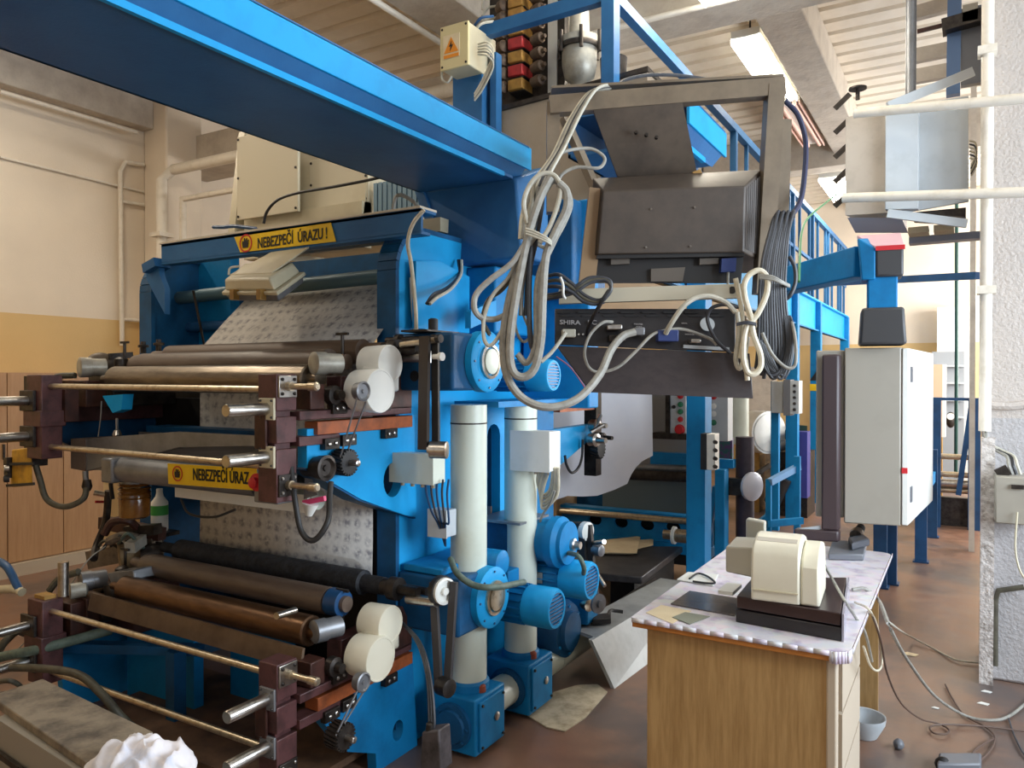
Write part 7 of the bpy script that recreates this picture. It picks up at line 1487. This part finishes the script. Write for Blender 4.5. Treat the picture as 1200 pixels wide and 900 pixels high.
MB().lathe((-0.158, 11.800, 1.048), (0, -1, 0), [(0, .045), (.02, .045)], 16).build('gauge_face', WHITEPL, ex_)
tag(MB().tube([((-0.085, 9.600, 4.264)), ((-0.075, 9.600, 1.772)), ((-0.077, 9.600, 0.476))], .018, n=8, smooth=False).build('green_pipe', mat('dark_green_pipe', (36, 76, 66), .5)), 'thin dark green pipe hanging before the far wall near the pier', 'pipe')
tag(MB().box(0.038, 0.083, 8.0, 8.1, 0, 4.3).build('vertical_duct', CONCB), 'pale vertical duct just left of the right-hand pier', 'duct')
tag(MB().bar((-1.671, 9.000, 2.601), (0.089, 7.200, 2.379), .05, .06).build('blue_cross_bar', NAVY), 'long thin blue bar crossing behind the support arm', 'bar')
tag(MB().box(-.35, .06, 12.9, 13.2, 0, 2.6).build('white_far_panel', WHITEPL), 'tall white panel at the far end of the hall beside the shelving', 'panel')

# ================================================================ louvred wall cabinet high on the pier
wc = thing('wall_cabinet', 'grey louvred cabinet with half-open door hung high beside the pier', 'cabinet', (-.35, 5.0, 2.55))
YW = 4.75
def wx(px): return None
ca = [(-0.587, 4.720, 3.033), (-0.391, 5.000, 3.111), (-0.389, 5.000, 2.511), (-0.576, 4.720, 2.480)]
xL, zT, zB = ca[0][0], ca[0][2], ca[3][2]
xM = -0.372
MB().hexa([(xL, 4.72, zB), (xM + .02, 4.72, zB - .01), (xM + .06, 5.35, zB), (xL + .12, 5.35, zB), (xL, 4.72, zT), (xM + .02, 4.72, zT + .03), (xM + .06, 5.35, zT), (xL + .12, 5.35, zT)]).build('body', mat('warm_grey_case', (186, 176, 164), .5, 0, (170, 160, 148), 6), wc)
for k in range(5):
    MB().bar((xL - .06, 4.74, zB + .06 + k * .14), (xL + .02, 4.74, zB + .13 + k * .14), .03, .008, up=(0, 1, 0)).build('louvre', DSTEEL, wc)
d0, d1 = -0.379, 0.010
MB().hexa([(d0, 4.66, 2.478), (d0 + .16, 4.70, 2.473), (d0 + .16, 4.76, 2.473), (d0, 4.72, 2.478), (d0, 4.66, 3.030), (d0 + .16, 4.70, 3.040), (d0 + .16, 4.76, 3.040), (d0, 4.72, 3.030)]).build('door_frame', LGREY, wc, bevel=.004)
MB().hexa([((-0.305, 4.740, 2.464)), ((0.015, 4.800, 2.504)), Vector((0.015, 4.800, 2.504)) + Vector((0, .02, 0)), Vector((-0.305, 4.740, 2.464)) + Vector((0, .02, 0)), ((-0.307, 4.740, 3.051)), ((0.012, 4.800, 3.072)), Vector((0.012, 4.800, 3.072)) + Vector((0, .02, 0)), Vector((-0.307, 4.740, 3.051)) + Vector((0, .02, 0))]).build('door', LGREY, wc, bevel=.003)
MB().lathe((-0.259, 4.735, 2.603), (0, -1, 0), [(-.01, .012), (.004, .012)], 12).build('lock', BLACK, wc)
MB().bar((-0.367, 4.660, 2.455), (0.007, 4.750, 2.377), .02, .045).build('lower_bracket', LGREY, wc)
MB().bar((-0.365, 4.660, 3.037), (0.032, 4.900, 3.230), .02, .05).build('upper_bracket', LGREY, wc)
MB().prism([(-0.579, 4.740, 2.469), (-0.305, 4.740, 2.440), (-0.280, 4.900, 2.384), (-0.557, 4.900, 2.411)], (0, .03, 0)).build('sloped_underside', mat('slate_grey', (158, 160, 170), .5), wc)
MB().hexa([((-0.257, 4.780, 2.471)), ((0.003, 4.830, 2.479)), Vector((0.003, 4.830, 2.428)), Vector((-0.257, 4.780, 2.466)), Vector((-0.257, 4.780, 2.471)) + Vector((0, .3, 0)), Vector((0.003, 4.830, 2.479)) + Vector((0, .3, 0)), Vector((0.003, 4.830, 2.428)) + Vector((0, .3, 0)), Vector((-0.257, 4.780, 2.466)) + Vector((0, .3, 0))]).build('dark_gap', DSTEEL, wc)
MB().box(xL + .3, .1, 5.1, 5.2, zB - .13, zB - .09).build('support_rail', mat('slate_grey', (158, 160, 170)), wc)
for k in range(2):
    MB().box(((-0.283, 4.950, 2.412), (-0.154, 4.950, 2.399))[k][0], ((-0.180, 4.950, 2.402), (-0.054, 4.950, 2.390))[k][0], 4.95, 5.1, 2.385, 2.419).build('wood_block', PAPERC, wc)
MB().lathe((-0.545, 4.900, 3.183), (0, 0, 1), [(0, .012), (.06, .012), (.06, .05), (.07, .05), (.08, .02)], 14).build('top_knob', DSTEEL, wc)
for k in range(6):
    MB().tube([((0.018, 4.900, 2.855), (0.018, 4.900, 2.837), (0.018, 4.900, 2.818), (0.018, 4.900, 2.799), (0.018, 4.900, 2.780), (0.018, 4.900, 2.762))[k], ((0.046, 4.900, 2.837), (0.046, 4.900, 2.818), (0.046, 4.900, 2.800), (0.046, 4.900, 2.781), (0.046, 4.900, 2.762), (0.046, 4.900, 2.744))[k], ((0.050, 4.900, 2.780), (0.050, 4.900, 2.766), (0.050, 4.900, 2.752), (0.050, 4.900, 2.738), (0.050, 4.900, 2.725), (0.050, 4.900, 2.711))[k], ((0.026, 4.900, 2.709), (0.026, 4.900, 2.700), (0.026, 4.900, 2.691), (0.026, 4.900, 2.681), (0.026, 4.900, 2.672), (0.027, 4.900, 2.663))[k]], .005, n=5).build('loose_wire', (BEIGE, DGREYC, WHITEC)[k % 3], wc)
tag(MB().cyl((-0.268, 4.900, 3.792), (-0.270, 4.900, 3.156), .028).build('steel_standpipe', GALV), 'steel standpipe above the louvred wall cabinet', 'pipe')
bp = thing('blue_hanger_post', 'blue-grey post with dark clamp hanging above the wall cabinet door', 'post', (-0.057, 5.100, 3.728))
MB().bar((-0.057, 5.100, 3.826), (-0.063, 5.100, 3.181), .07, .06).build('post', mat('dull_blue', (90, 118, 160), .5), bp)
MB().bar((-0.119, 5.050, 3.561), (0.073, 5.050, 3.579), .10, .07).build('clamp', DSTEEL, bp)
MB().bar((-0.245, 5.050, 3.570), (-0.119, 5.050, 3.576), .02, .02).build('tie_rod', BROWN, bp)
MB().bar((0.024, 5.100, 3.659), (0.025, 5.100, 3.223), .10, .05).build('grey_post', MUG, bp)
MB().box(-0.018, 0.056, 5.0, 5.15, 3.552, 3.647).build('grey_box', GREYBOX, bp)
# junction box low on the pier
jb = thing('pier_box', 'grey dusty electrical box fixed low on the face of the pier', 'electrical box', (0.190, 4.500, 0.935))
MB().box(0.132, 0.326, 4.42, 4.65, 0.846, 1.075).build('body', GREYBOX, jb, bevel=.006)
MB().box(0.197, 0.248, 4.405, 4.42, 1.020, 1.040).build('latch', DSTEEL, jb)
MB().bar((0.140, 4.500, 1.075), (0.189, 4.500, 1.104), .03, .05).build('bracket', DSTEEL, jb)
for k in range(3):
    MB().tube([((0.204, 4.500, 1.080), (0.221, 4.500, 1.081), (0.239, 4.500, 1.082))[k], ((0.189, 4.500, 1.125), (0.207, 4.500, 1.126), (0.225, 4.500, 1.127))[k], ((0.184, 4.550, 1.162), (0.198, 4.550, 1.163), (0.213, 4.550, 1.164))[k], ((0.142, 4.580, 1.188), (0.153, 4.580, 1.188), (0.164, 4.580, 1.189))[k], (0.101, 4.580, 1.229), (0.094, 4.580, 1.285)], .008, n=6).build('wire', (GREYC, BLACKC, LGREYC)[k], jb)
tag(MB().tube([(0.221, 4.400, 0.911), (0.213, 4.380, 0.750), (0.226, 4.350, 0.655), (0.253, 4.350, 0.598)], .005, n=6).build('cable', BEIGE), 'beige wire hanging down the pier below the electrical box', 'cable')
